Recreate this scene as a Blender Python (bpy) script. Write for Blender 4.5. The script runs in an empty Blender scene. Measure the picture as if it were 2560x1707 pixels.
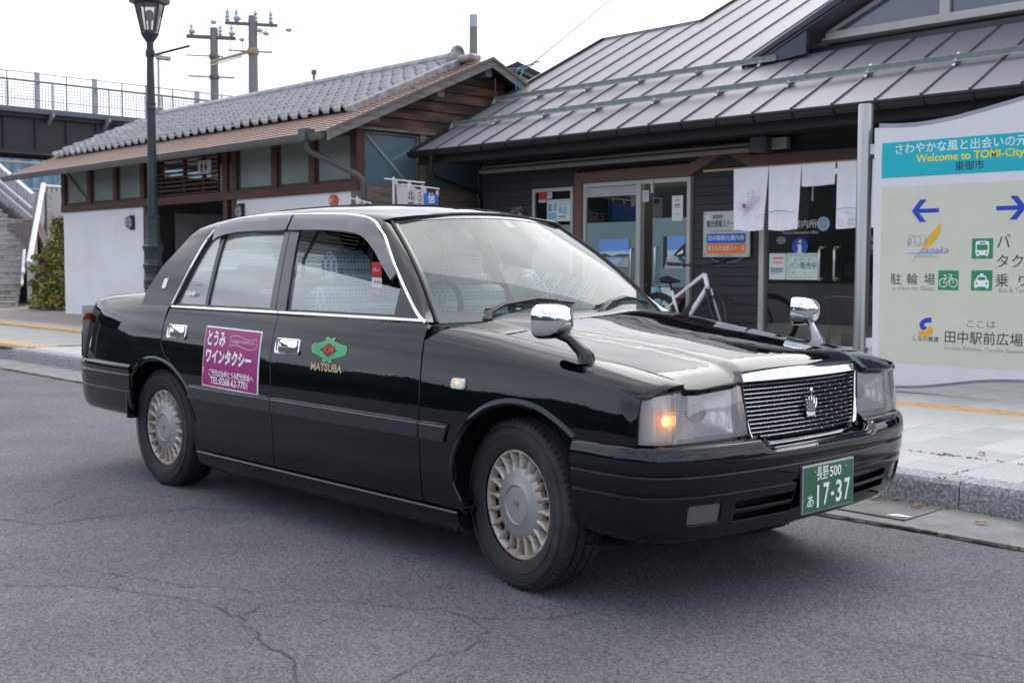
import bpy, bmesh, math, random
from mathutils import Vector, Matrix
from mathutils.geometry import delaunay_2d_cdt
random.seed(7)
R = math.radians
sc = bpy.context.scene
col = sc.collection

# ---------------------------------------------------------------- camera
CAM = Vector((3.0415, -3.7136, 1.1921))
YAW, PIT, ROL = 2.38028, -0.0643387, 0.0037041
fw = Vector((math.cos(PIT)*math.cos(YAW), math.cos(PIT)*math.sin(YAW), math.sin(PIT)))
rt = Vector((math.sin(YAW), -math.cos(YAW), 0)); up = rt.cross(fw)
rt2 = math.cos(ROL)*rt + math.sin(ROL)*up; up2 = rt2.cross(fw)
cd = bpy.data.cameras.new('camera'); cam = bpy.data.objects.new('camera', cd); col.objects.link(cam)
M = Matrix((( rt2.x, up2.x, -fw.x, CAM.x), (rt2.y, up2.y, -fw.y, CAM.y), (rt2.z, up2.z, -fw.z, CAM.z), (0,0,0,1)))
cam.matrix_world = M
cd.sensor_width = 36; cd.lens = 40.806; cd.clip_end = 3000; cd.clip_start = .05
cd.dof.use_dof = True; cd.dof.focus_distance = 4.9; cd.dof.aperture_fstop = 5.6
sc.camera = cam

# ---------------------------------------------------------------- light
w = bpy.data.worlds.new('World'); sc.world = w; w.use_nodes = True
nt = w.node_tree; nt.nodes.clear()
def nn(t, ty, **kw):
    n = t.nodes.new(ty)
    for k, v in kw.items():
        if k in n.inputs: n.inputs[k].default_value = v
        else: setattr(n, k, v)
    return n
SUN_EL = R(46)
out = nn(nt, 'ShaderNodeOutputWorld'); bg = nn(nt, 'ShaderNodeBackground'); bg.inputs['Strength'].default_value = .12
sky = nn(nt, 'ShaderNodeTexSky', sky_type='NISHITA', sun_disc=False, sun_elevation=SUN_EL, air_density=1.0, dust_density=3.0)
tc = nn(nt, 'ShaderNodeTexCoord')
mp = nn(nt, 'ShaderNodeMapping'); mp.inputs['Scale'].default_value = (1, 1, 2.6)
nt.links.new(tc.outputs['Generated'], mp.inputs['Vector'])
n1 = nn(nt, 'ShaderNodeTexNoise'); n1.inputs['Scale'].default_value = 2.2; n1.inputs['Detail'].default_value = 8; n1.inputs['Roughness'].default_value = .55
n1.inputs['Distortion'].default_value = .35
nt.links.new(mp.outputs[0], n1.inputs['Vector'])
cr = nn(nt, 'ShaderNodeValToRGB'); cr.color_ramp.elements[0].position = .26; cr.color_ramp.elements[1].position = .48
nt.links.new(n1.outputs['Fac'], cr.inputs[0])
n2 = nn(nt, 'ShaderNodeTexNoise'); n2.inputs['Scale'].default_value = 4.5; n2.inputs['Detail'].default_value = 7
nt.links.new(mp.outputs[0], n2.inputs['Vector'])
cc = nn(nt, 'ShaderNodeValToRGB')
cc.color_ramp.elements[0].position = .30; cc.color_ramp.elements[0].color = (6.9, 7.25, 8.0, 1)
cc.color_ramp.elements[1].position = .62; cc.color_ramp.elements[1].color = (12.0, 12.25, 12.9, 1)
nt.links.new(n2.outputs['Fac'], cc.inputs[0])
mx = nn(nt, 'ShaderNodeMixRGB')
sb = nn(nt, 'ShaderNodeMixRGB', blend_type='MULTIPLY'); sb.inputs[0].default_value = 1; sb.inputs[2].default_value = (1.1, 1.1, 1.1, 1)
nt.links.new(sky.outputs[0], sb.inputs[1])
nt.links.new(cr.outputs[0], mx.inputs[0]); nt.links.new(sb.outputs[0], mx.inputs[1]); nt.links.new(cc.outputs[0], mx.inputs[2])
# brighter cloud towards the veiled sun, greyer and bluer opposite it
az = R(112); SD = Vector((math.cos(az)*math.cos(SUN_EL), math.sin(az)*math.cos(SUN_EL), math.sin(SUN_EL)))
nz = nn(nt, 'ShaderNodeVectorMath', operation='NORMALIZE'); nt.links.new(tc.outputs['Generated'], nz.inputs[0])
dt = nn(nt, 'ShaderNodeVectorMath', operation='DOT_PRODUCT'); dt.inputs[1].default_value = SD; nt.links.new(nz.outputs[0], dt.inputs[0])
gr_ = nn(nt, 'ShaderNodeValToRGB'); nt.links.new(dt.outputs['Value'], gr_.inputs[0])
ma_ = nn(nt, 'ShaderNodeMapRange'); ma_.inputs['From Min'].default_value = -1; ma_.inputs['From Max'].default_value = 1; nt.links.new(dt.outputs['Value'], ma_.inputs[0]); nt.links.new(ma_.outputs[0], gr_.inputs[0])
e_ = gr_.color_ramp.elements; e_[0].position = .0; e_[0].color = (.74, .84, .98, 1); e_[1].position = 1.0; e_[1].color = (1.75, 1.7, 1.62, 1)
for p_, c_ in ((.35, (.80, .88, 1.0, 1)), (.62, (1.0, 1.02, 1.06, 1)), (.82, (1.22, 1.21, 1.20, 1)), (.93, (1.5, 1.47, 1.42, 1))): q_ = e_.new(p_); q_.color = c_
gm = nn(nt, 'ShaderNodeMixRGB', blend_type='MULTIPLY'); gm.inputs[0].default_value = 1
nt.links.new(mx.outputs[0], gm.inputs[1]); nt.links.new(gr_.outputs[0], gm.inputs[2])
nt.links.new(gm.outputs[0], bg.inputs['Color']); nt.links.new(bg.outputs[0], out.inputs[0])
sd = bpy.data.lights.new('sun', 'SUN'); sd.energy = .9; sd.angle = R(42); sd.color = (1, .98, .96)
so = bpy.data.objects.new('sun', sd); col.objects.link(so)
# sun stands behind and left of the buildings, veiled by cloud
sdir = Vector((math.cos(az)*math.cos(SUN_EL), math.sin(az)*math.cos(SUN_EL), math.sin(SUN_EL)))
so.rotation_euler = sdir.to_track_quat('Z', 'Y').to_euler(); so.location = (0, 0, 30)
sky.sun_rotation = math.atan2(sdir.x, sdir.y)
sc.view_settings.view_transform = 'Standard'; sc.view_settings.look = 'None'
sc.view_settings.exposure = 0.2; sc.view_settings.gamma = 1; sc.view_settings.use_curve_mapping = False
sc.render.engine = 'CYCLES'
try:
    sc.cycles.max_bounces = 8; sc.cycles.transparent_max_bounces = 12; sc.cycles.caustics_reflective = False; sc.cycles.caustics_refractive = False
except Exception: pass

# ---------------------------------------------------------------- materials
MATS = {}
def mat(name, c, rough=.6, metal=0, var=.12, scale=6, bump=0, bscale=40, coat=0, spec=.5, emit=None, es=1, alpha=1, detail=6, c2=None, c2s=2, c2t=(.5,.6), aniso=None, ior=None):
    if name in MATS: return MATS[name]
    m = bpy.data.materials.new(name); m.use_nodes = True; t = m.node_tree
    b = t.nodes['Principled BSDF']
    b.inputs['Roughness'].default_value = rough; b.inputs['Metallic'].default_value = metal
    b.inputs['Specular IOR Level'].default_value = spec
    if ior: b.inputs['IOR'].default_value = ior
    if coat: b.inputs['Coat Weight'].default_value = coat; b.inputs['Coat Roughness'].default_value = .03
    c = (c, c, c) if isinstance(c, (int, float)) else c
    tcn = nn(t, 'ShaderNodeTexCoord')
    last = None
    ns = nn(t, 'ShaderNodeTexNoise'); ns.inputs['Scale'].default_value = scale; ns.inputs['Detail'].default_value = detail
    mpn = nn(t, 'ShaderNodeMapping')
    if aniso: mpn.inputs['Scale'].default_value = aniso
    t.links.new(tcn.outputs['Object'], mpn.inputs[0]); t.links.new(mpn.outputs[0], ns.inputs['Vector'])
    mr = nn(t, 'ShaderNodeMapRange'); mr.inputs['From Min'].default_value = .3; mr.inputs['From Max'].default_value = .7
    mr.inputs['To Min'].default_value = 1-var; mr.inputs['To Max'].default_value = 1+var
    t.links.new(ns.outputs['Fac'], mr.inputs[0])
    mu = nn(t, 'ShaderNodeVectorMath', operation='SCALE'); mu.inputs[0].default_value = c
    t.links.new(mr.outputs[0], mu.inputs['Scale']); last = mu.outputs[0]
    if c2:
        ns2 = nn(t, 'ShaderNodeTexNoise'); ns2.inputs['Scale'].default_value = c2s; ns2.inputs['Detail'].default_value = 8; ns2.inputs['Roughness'].default_value = .65
        t.links.new(mpn.outputs[0], ns2.inputs['Vector'])
        rr = nn(t, 'ShaderNodeMapRange'); rr.inputs['From Min'].default_value = c2t[0]; rr.inputs['From Max'].default_value = c2t[1]
        t.links.new(ns2.outputs['Fac'], rr.inputs[0])
        mm = nn(t, 'ShaderNodeMixRGB'); t.links.new(rr.outputs[0], mm.inputs[0]); t.links.new(last, mm.inputs[1]); mm.inputs[2].default_value = (*c2, 1)
        last = mm.outputs[0]
    t.links.new(last, b.inputs['Base Color'])
    if bump:
        nb = nn(t, 'ShaderNodeTexNoise'); nb.inputs['Scale'].default_value = bscale; nb.inputs['Detail'].default_value = 5
        t.links.new(mpn.outputs[0], nb.inputs['Vector'])
        bp = nn(t, 'ShaderNodeBump'); bp.inputs['Strength'].default_value = bump; bp.inputs['Distance'].default_value = .01
        t.links.new(nb.outputs['Fac'], bp.inputs['Height']); t.links.new(bp.outputs[0], b.inputs['Normal'])
    if emit:
        b.inputs['Emission Color'].default_value = (*emit, 1); b.inputs['Emission Strength'].default_value = es
    MATS[name] = m
    return m
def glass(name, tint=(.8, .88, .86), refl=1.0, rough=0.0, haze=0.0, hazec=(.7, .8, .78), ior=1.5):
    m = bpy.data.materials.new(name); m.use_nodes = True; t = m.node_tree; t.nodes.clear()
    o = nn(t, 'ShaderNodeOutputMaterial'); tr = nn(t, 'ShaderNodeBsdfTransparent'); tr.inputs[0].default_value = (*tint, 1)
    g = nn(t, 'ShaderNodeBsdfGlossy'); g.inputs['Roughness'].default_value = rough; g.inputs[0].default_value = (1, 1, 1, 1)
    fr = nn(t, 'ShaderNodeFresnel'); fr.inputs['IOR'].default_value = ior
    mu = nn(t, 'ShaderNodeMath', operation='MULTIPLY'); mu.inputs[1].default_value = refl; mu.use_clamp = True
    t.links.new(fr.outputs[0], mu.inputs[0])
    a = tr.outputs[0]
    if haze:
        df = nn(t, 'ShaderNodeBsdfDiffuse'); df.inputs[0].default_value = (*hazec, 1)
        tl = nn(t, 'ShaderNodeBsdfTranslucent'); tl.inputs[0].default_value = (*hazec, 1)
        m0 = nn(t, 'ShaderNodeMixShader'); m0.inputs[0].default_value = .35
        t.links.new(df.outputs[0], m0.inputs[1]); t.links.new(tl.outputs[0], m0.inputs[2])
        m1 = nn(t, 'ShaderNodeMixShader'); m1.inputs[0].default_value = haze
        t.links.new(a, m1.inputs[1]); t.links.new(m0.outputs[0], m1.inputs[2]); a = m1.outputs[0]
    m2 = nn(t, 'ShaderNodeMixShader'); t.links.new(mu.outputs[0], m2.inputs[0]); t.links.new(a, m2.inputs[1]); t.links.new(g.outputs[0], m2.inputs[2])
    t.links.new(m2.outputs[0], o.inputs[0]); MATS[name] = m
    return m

# ---------------------------------------------------------------- object helpers
def tag(o, label=None, cat=None, group=None, kind=None):
    if label: o['label'] = label
    if cat: o['category'] = cat
    if group: o['group'] = group
    if kind: o['kind'] = kind
    return o
def empty(name, loc=(0, 0, 0), rz=0, **k):
    o = bpy.data.objects.new(name, None); col.objects.link(o); o.location = loc; o.rotation_euler = (0, 0, rz); o.empty_display_size = .2
    return tag(o, **k)
def link(name, me, m=None, parent=None, loc=None, rot=None, **k):
    o = bpy.data.objects.new(name, me); col.objects.link(o)
    if m and not me.materials: me.materials.append(m)
    if parent: o.parent = parent
    if loc: o.location = loc
    if rot: o.rotation_euler = rot
    return tag(o, **k)
class MB:
    """collects geometry and links it as one mesh object"""
    def __init__(s): s.v = []; s.f = []; s.sm = []
    def add(s, vs, fs, smooth=False):
        n = len(s.v); s.v += [tuple(v) for v in vs]; s.f += [tuple(i+n for i in f) for f in fs]; s.sm += [smooth]*len(fs); return s
    def box(s, x0, x1, y0, y1, z0, z1, T=None):
        vs = [Vector((x, y, z)) for z in (z0, z1) for y in (y0, y1) for x in (x0, x1)]
        if T: vs = [T @ v for v in vs]
        return s.add(vs, [(0, 2, 3, 1), (4, 5, 7, 6), (0, 1, 5, 4), (2, 6, 7, 3), (0, 4, 6, 2), (1, 3, 7, 5)])
    def bbox(s, x0, x1, y0, y1, z0, z1, b=.004, T=None):
        """box with chamfered edges"""
        vs = []; X = (x0, x1); Yy = (y0, y1); Z = (z0, z1)
        idx = {}
        for i in (0, 1):
            for j in (0, 1):
                for k in (0, 1):
                    sx, sy, sz = (1, -1)[i], (1, -1)[j], (1, -1)[k]
                    for a in range(3):
                        p = [X[i]+sx*b, Yy[j]+sy*b, Z[k]+sz*b]; p[a] = (X[i], Yy[j], Z[k])[a]
                        idx[i, j, k, a] = len(vs); vs.append(Vector(p))
        F = []
        for a in range(3):
            b1, b2 = [q for q in range(3) if q != a]
            for e in (0, 1):
                loop = []
                for (u, v_) in ((0, 0), (1, 0), (1, 1), (0, 1)):
                    t = [0, 0, 0]; t[a] = e; t[b1] = u; t[b2] = v_; loop.append(idx[t[0], t[1], t[2], a])
                F.append(tuple(loop))
            for u in (0, 1):
                for v_ in (0, 1):
                    t0 = [0, 0, 0]; t0[b1] = u; t0[b2] = v_; t1 = list(t0); t1[a] = 1
                    F.append((idx[(*t0, b1)], idx[(*t1, b1)], idx[(*t1, b2)], idx[(*t0, b2)]))
        for i in (0, 1):
            for j in (0, 1):
                for k in (0, 1): F.append((idx[i, j, k, 0], idx[i, j, k, 1], idx[i, j, k, 2]))
        if T: vs = [T @ v for v in vs]
        return s.add(vs, F)
    def tube(s, pts, r, n=8, cap=True, sq=None):
        pts = [Vector(p) for p in pts]; rs = r if isinstance(r, (list, tuple)) else [r]*len(pts)
        vs = []; prev = None
        for i, p in enumerate(pts):
            d = (pts[min(i+1, len(pts)-1)]-pts[max(i-1, 0)]).normalized()
            if prev is None:
                a = Vector((0, 0, 1)) if abs(d.z) < .9 else Vector((1, 0, 0)); u = d.cross(a).normalized()
            else: u = (prev - d*prev.dot(d)).normalized()
            prev = u; v = d.cross(u)
            for k in range(n):
                t = 2*math.pi*(k+.5)/n
                vs.append(p + u*math.cos(t)*rs[i]*(sq[0] if sq else 1) + v*math.sin(t)*rs[i]*(sq[1] if sq else 1))
        fs = [(i*n+k, i*n+(k+1) % n, (i+1)*n+(k+1) % n, (i+1)*n+k) for i in range(len(pts)-1) for k in range(n)]
        s.add(vs, fs, n > 4)
        if cap:
            s.add([vs[k] for k in range(n)], [tuple(range(n-1, -1, -1))]); m = (len(pts)-1)*n
            s.add([vs[m+k] for k in range(n)], [tuple(range(n))])
        return s
    def lathe(s, prof, n=24, T=None, ax='z', smooth=True):
        """prof = [(r, h)] about an axis through the origin"""
        vs = []
        for r, h in prof:
            for k in range(n):
                t = 2*math.pi*k/n; a, b = r*math.cos(t), r*math.sin(t)
                p = Vector((a, b, h)) if ax == 'z' else Vector((a, h, b)) if ax == 'y' else Vector((h, a, b))
                vs.append(T @ p if T else p)
        fs = [(i*n+k, i*n+(k+1) % n, (i+1)*n+(k+1) % n, (i+1)*n+k) for i in range(len(prof)-1) for k in range(n)]
        return s.add(vs, fs, smooth)
    def prism(s, poly, d0, d1, ax='y', T=None):
        """polygon (a,b) extruded along ax: y -> (a,d,b), x -> (d,a,b), z -> (a,b,d)"""
        f = {'y': lambda a, b, d: Vector((a, d, b)), 'x': lambda a, b, d: Vector((d, a, b)), 'z': lambda a, b, d: Vector((a, b, d))}[ax]
        n = len(poly); vs = [f(a, b, d) for d in (d0, d1) for a, b in poly]
        if T: vs = [T @ v for v in vs]
        return s.add(vs, [tuple(range(n-1, -1, -1)), tuple(range(n, 2*n))]+[(k, (k+1) % n, n+(k+1) % n, n+k) for k in range(n)])
    def ball(s, c, r, n=10, sq=(1, 1, 1)):
        c = Vector(c); prof = [(math.sin(math.pi*i/n), -math.cos(math.pi*i/n)) for i in range(n+1)]
        vs = [c+Vector((a*math.cos(2*math.pi*k/(2*n))*r*sq[0], a*math.sin(2*math.pi*k/(2*n))*r*sq[1], h*r*sq[2])) for a, h in prof for k in range(2*n)]
        m = 2*n
        return s.add(vs, [(i*m+k, i*m+(k+1) % m, (i+1)*m+(k+1) % m, (i+1)*m+k) for i in range(n) for k in range(m)], True)
    def mesh(s, name, m=None):
        me = bpy.data.meshes.new(name); me.from_pydata(s.v, [], s.f); me.validate(clean_customdata=False)
        if m: me.materials.append(m)
        if len(me.polygons) == len(s.sm): me.polygons.foreach_set('use_smooth', s.sm)
        bm = bmesh.new(); bm.from_mesh(me); bmesh.ops.remove_doubles(bm, verts=bm.verts, dist=1e-5)
        bmesh.ops.recalc_face_normals(bm, faces=bm.faces); bm.to_mesh(me); bm.free()
        if any(s.sm): me.set_sharp_from_angle(angle=R(38))
        return me
    def build(s, name, m, parent=None, **k): return link(name, s.mesh(name, m), m, parent, **k)

# ---- text as flat mesh; place by mapping function (u right, v up) -> point
TXT = {}
def text(s, size, fn, m, parent=None, name='lettering', align='CENTER', bold=0, wid=None, sx=1, shear=0, **k):
    key = (s, align, bold, round(size, 4), shear)
    if key not in TXT:
        cu = bpy.data.curves.new('t', 'FONT'); cu.body = s; cu.size = 1; cu.align_x = align; cu.align_y = 'CENTER'; cu.offset = bold; cu.resolution_u = 3; cu.shear = shear
        o = bpy.data.objects.new('t', cu); col.objects.link(o)
        dg = bpy.context.evaluated_depsgraph_get(); dg.update()
        me = bpy.data.meshes.new_from_object(o.evaluated_get(dg)); col.objects.unlink(o); bpy.data.objects.remove(o)
        TXT[key] = ([v.co.copy() for v in me.vertices], [tuple(p.vertices) for p in me.polygons])
    vs, fs = TXT[key]
    if not vs: return None
    if wid:
        w0 = max(v.x for v in vs)-min(v.x for v in vs); sx = wid/(w0*size)
    me = bpy.data.meshes.new(name); me.from_pydata([tuple(fn(v.x*size*sx, v.y*size)) for v in vs], [], fs); me.materials.append(m)
    return link(name, me, m, parent, **k)
def plane_fn(o, r, u):
    o, r, u = Vector(o), Vector(r).normalized(), Vector(u).normalized()
    return lambda a, b, oa=0, ob=0: o + r*(a+oa) + u*(b+ob)
def at(fn, oa, ob): return lambda a, b: fn(a+oa, b+ob)
def poly2(name, pts, fn, m, parent=None, **k):
    me = bpy.data.meshes.new(name); me.from_pydata([tuple(fn(a, b)) for a, b in pts], [], [tuple(range(len(pts)))]); me.materials.append(m)
    return link(name, me, m, parent, **k)
def rrect(a0, a1, b0, b1, r, n=5):
    P = []
    for cx, cy, t0 in ((a1-r, b1-r, 0), (a0+r, b1-r, 90), (a0+r, b0+r, 180), (a1-r, b0+r, 270)):
        for i in range(n+1): t = R(t0+90*i/n); P.append((cx+r*math.cos(t), cy+r*math.sin(t)))
    return P
def circ(cx, cy, r, n=24, ry=None): return [(cx+r*math.cos(2*math.pi*i/n), cy+(ry or r)*math.sin(2*math.pi*i/n)) for i in range(n)]
def ribbon(pts, wdt):
    """thin outline polygon along 2D points; width may be a list"""
    L = []; Rr = []
    n = len(pts); ws = wdt if isinstance(wdt, (list, tuple)) else [wdt]*n
    for i in range(n):
        a = Vector(pts[max(i-1, 0)]); b = Vector(pts[min(i+1, n-1)]); d = (b-a).normalized(); nrm = Vector((-d.y, d.x))*ws[i]/2
        L.append(tuple(Vector(pts[i])+nrm)); Rr.append(tuple(Vector(pts[i])-nrm))
    return L, Rr
def strokes(name, lines, fn, m, parent, **k):
    vs = []; fs = []
    for pts, wd in lines:
        L, Q = ribbon(pts, wd); n0 = len(vs); vs += L+Q; n = len(L)
        fs += [(n0+i, n0+i+1, n0+n+i+1, n0+n+i) for i in range(n-1)]
    me = bpy.data.meshes.new(name); me.from_pydata([tuple(fn(a, b)) for a, b in vs], [], fs); me.materials.append(m)
    return link(name, me, m, parent, **k)
# ================================================================ TAXI (x forward from the front axle, right side is -y)
paint = mat('black_paint', (.0012, .0016, .0030), rough=.4, var=.1, scale=3, coat=1, spec=.0)
_t = paint.node_tree; _n = nn(_t, 'ShaderNodeTexNoise'); _n.inputs['Scale'].default_value = 55; _n.inputs['Detail'].default_value = 3
_b = nn(_t, 'ShaderNodeBump'); _b.inputs['Strength'].default_value = .03; _b.inputs['Distance'].default_value = .002
_c = nn(_t, 'ShaderNodeTexCoord'); _t.links.new(_c.outputs['Object'], _n.inputs['Vector']); _t.links.new(_n.outputs['Fac'], _b.inputs['Height']); _t.links.new(_b.outputs[0], _t.nodes['Principled BSDF'].inputs['Coat Normal'])
paint.node_tree.nodes['Principled BSDF'].inputs['Coat Roughness'].default_value = .015
chrome = mat('chrome', (.82, .83, .85), rough=.06, metal=1, var=.03)
blkpl = mat('black_plastic', (.012, .012, .013), rough=.5, var=.15, bump=.1, bscale=120)
rubber = mat('tyre_rubber', (.018, .018, .020), rough=.75, var=.25, scale=9, bump=.15, bscale=60, c2=(.05, .047, .044), c2s=5, c2t=(.5, .75))
dark = mat('dark_cavity', (.006, .006, .007), rough=.9, var=.1)
hubm = mat('hubcap_silver', (.33, .325, .32), rough=.42, metal=.35, var=.06, scale=4)
hubd = mat('hubcap_dusty', (.54, .50, .46), rough=.5, metal=.2, var=.15, scale=14, c2=(.24, .14, .085), c2s=12, c2t=(.42, .66))
wsg = glass('windscreen_glass', (.62, .72, .69), refl=.80, haze=.15, hazec=(.62, .75, .73), ior=1.5)  # haze mixes in pale diffuse, a painted veil for bright sky reflection
sdg = glass('side_window_glass', (.74, .84, .81), refl=2.2, haze=.24, hazec=(.66, .80, .77))  # pale diffuse haze painted in to brighten the windows as reflected sky would
lensg = glass('lamp_lens', (.95, .95, .96), refl=2.2, haze=.27, hazec=(.97, .98, 1.0))  # white haze painted in to brighten the lens where reflections stay dim
smoke = mat('smoked_acrylic', (.075, .068, .088), rough=.15, var=.05, spec=.6, coat=.35)
taxi = empty('taxi', label='glossy black taxi sedan parked with its blinker lit, purple sheet on rear door', cat='taxi')

def interp(x, T):
    if x <= T[0][0]: return T[0][1]
    for (a, b), (c, d) in zip(T, T[1:]):
        if x <= c:
            return b+(d-b)*(x-a)/(c-a)
    return T[-1][1]
def sm(T):
    """smooth (monotone-ish catmull) interpolator"""
    xs = [t[0] for t in T]; ys = [t[1] for t in T]; n = len(T)
    mset = []
    for i in range(n):
        if i == 0: mset.append((ys[1]-ys[0])/(xs[1]-xs[0]))
        elif i == n-1: mset.append((ys[-1]-ys[-2])/(xs[-1]-xs[-2]))
        else:
            a = (ys[i]-ys[i-1])/(xs[i]-xs[i-1]); b = (ys[i+1]-ys[i])/(xs[i+1]-xs[i])
            mset.append(0 if a*b <= 0 else 2*a*b/(a+b) if abs(a+b) > 1e-9 else 0)
    def f(x):
        if x <= xs[0]: return ys[0]+mset[0]*(x-xs[0])
        if x >= xs[-1]: return ys[-1]+mset[-1]*(x-xs[-1])
        i = 0
        while x > xs[i+1]: i += 1
        h = xs[i+1]-xs[i]; t = (x-xs[i])/h
        return (2*t**3-3*t**2+1)*ys[i]+(t**3-2*t**2+t)*h*mset[i]+(-2*t**3+3*t**2)*ys[i+1]+(t**3-t**2)*h*mset[i+1]
    return f
_side = sm([(.16, .800), (.22, .818), (.30, .836), (.40, .844), (.50, .845), (.60, .842), (.70, .833), (.80, .817), (.88, .799), (.94, .780), (.98, .762), (1.02, .745)])
_wx = sm([(-3.80, -.075), (-3.70, -.045), (-3.5, -.018), (-3.2, -.004), (-2.9, 0), (0, 0), (.3, -.002), (.5, -.007), (.60, -.015), (.645, -.033), (.668, -.070), (.69, -.12)])
def side(x, z): return _side(z)+_wx(x)
def PS(x, z): return Vector((x, -side(x, z), z))
zB = sm([(-.50, .966), (-.37, .957), (-.2, .940), (0, .914), (.3, .876), (.5, .846), (.66, .816), (.72, .798)])
YB = sm([(-.5, .700), (.3, .700), (.6, .696), (.68, .686), (.72, .68)])
def zs_f(x): return zB(x)-.072
def PF(x, q):
    """front fender: q in [0,1] side (z .2 -> shoulder), [1,2] shoulder to hood gap"""
    zs = zs_f(x)
    if q <= 1: z = .2+q*(zs-.2); return PS(x, z)
    t = q-1; A = Vector((side(x, zs), zs)); B = Vector((YB(x), zB(x)))
    dz = .008; tg = Vector((side(x, zs+dz)-side(x, zs), dz)).normalized()
    C1 = A+tg*.045; C2 = B-Vector((-1, .16)).normalized()*.055
    p = A*(1-t)**3+C1*3*t*(1-t)**2+C2*3*t*t*(1-t)+B*t**3
    return Vector((x, -p.x, p.y))
def qf(x, z): return (z-.2)/(zs_f(x)-.2)
def smooth(t): t = max(0, min(1, t)); return t*t*(3-2*t)
def H(x, y):
    a = min(1, abs(y)/YB(x)); z = zB(x)+.040*(1-a**2.2)
    # raised middle panel of the hood, widening towards the windscreen
    bw = .40+.16*smooth((.70-x)/1.1)
    z += .014*(1-smooth((abs(y)-bw+.035)/.07))*smooth((1.0-x)/.3)
    z -= .026*(max(0, x-.62)/.09)**2
    return Vector((x, y, z))
zT = sm([(-3.80, .90), (-3.76, .965), (-3.70, 1.000), (-3.6, 1.016), (-3.4, 1.028), (-3.02, 1.044), (-2.8, 1.05)])
YT = sm([(-3.80, .60), (-3.7, .63), (-3.4, .655), (-2.8, .665)])
def PQ(x, q):
    """rear quarter: q in [0,1] side up to the belt crease, [1,2] shoulder to boot lid"""
    zs = min(.972, zT(x)-.035)
    if q <= 1: return PS(x, .2+q*(zs-.2))
    t = q-1; A = Vector((side(x, zs), zs)); B = Vector((YT(x), zT(x)))
    C1 = A+Vector((-.02, .03)); C2 = B+Vector((.05, -.006))
    p = A*(1-t)**3+C1*3*t*(1-t)**2+C2*3*t*t*(1-t)+B*t**3
    return Vector((x, -p.x, p.y))
def qq(x, z): return (z-.2)/(min(.972, zT(x)-.035)-.2)
def TL(x, y): return Vector((x, y, zT(x)+.026*(1-min(1, abs(y)/YT(x))**2)))
# cabin
_gy = sm([(.90, .788), (.95, .772), (1.05, .738), (1.15, .700), (1.25, .660), (1.32, .630), (1.36, .611), (1.46, .597), (1.56, .578), (1.66, .548), (1.76, .498), (1.86, .425), (2.06, .255), (2.21, .120), (2.36, 0)])
_gz = sm([(.90, .90), (.95, .95), (1.05, 1.05), (1.15, 1.15), (1.25, 1.25), (1.32, 1.32), (1.36, 1.358), (1.46, 1.394), (1.56, 1.424), (1.66, 1.447), (1.76, 1.464), (1.86, 1.478), (2.06, 1.498), (2.21, 1.506), (2.36, 1.508)])
_zc = sm([(-2.95, 1.385), (-2.75, 1.442), (-2.6, 1.470), (-2.4, 1.492), (-2.1, 1.508), (-1.8, 1.510), (-1.5, 1.500), (-1.25, 1.480), (-1.07, 1.452), (-.98, 1.432), (-.90, 1.41)])
def kx(x): return (_zc(max(-2.95, min(-.95, x)))-1.2)/.308
def G(x, c):
    q = 2.36-abs(c); z = _gz(q); z = z if z < 1.2 else 1.2+(z-1.2)*kx(x)
    return Vector((x, _gy(q)*(1 if c > 0 else -1) if abs(c) > 1e-9 else 0, z))
def cz(x, z, sgn=-1):
    lo, hi = .9, 1.9
    for _ in range(30):
        m = (lo+hi)/2
        if G(x, -(2.36-m)).z < z: lo = m
        else: hi = m
    return sgn*(2.36-lo)
def PG(x, z): return G(x, cz(x, z))

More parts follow.
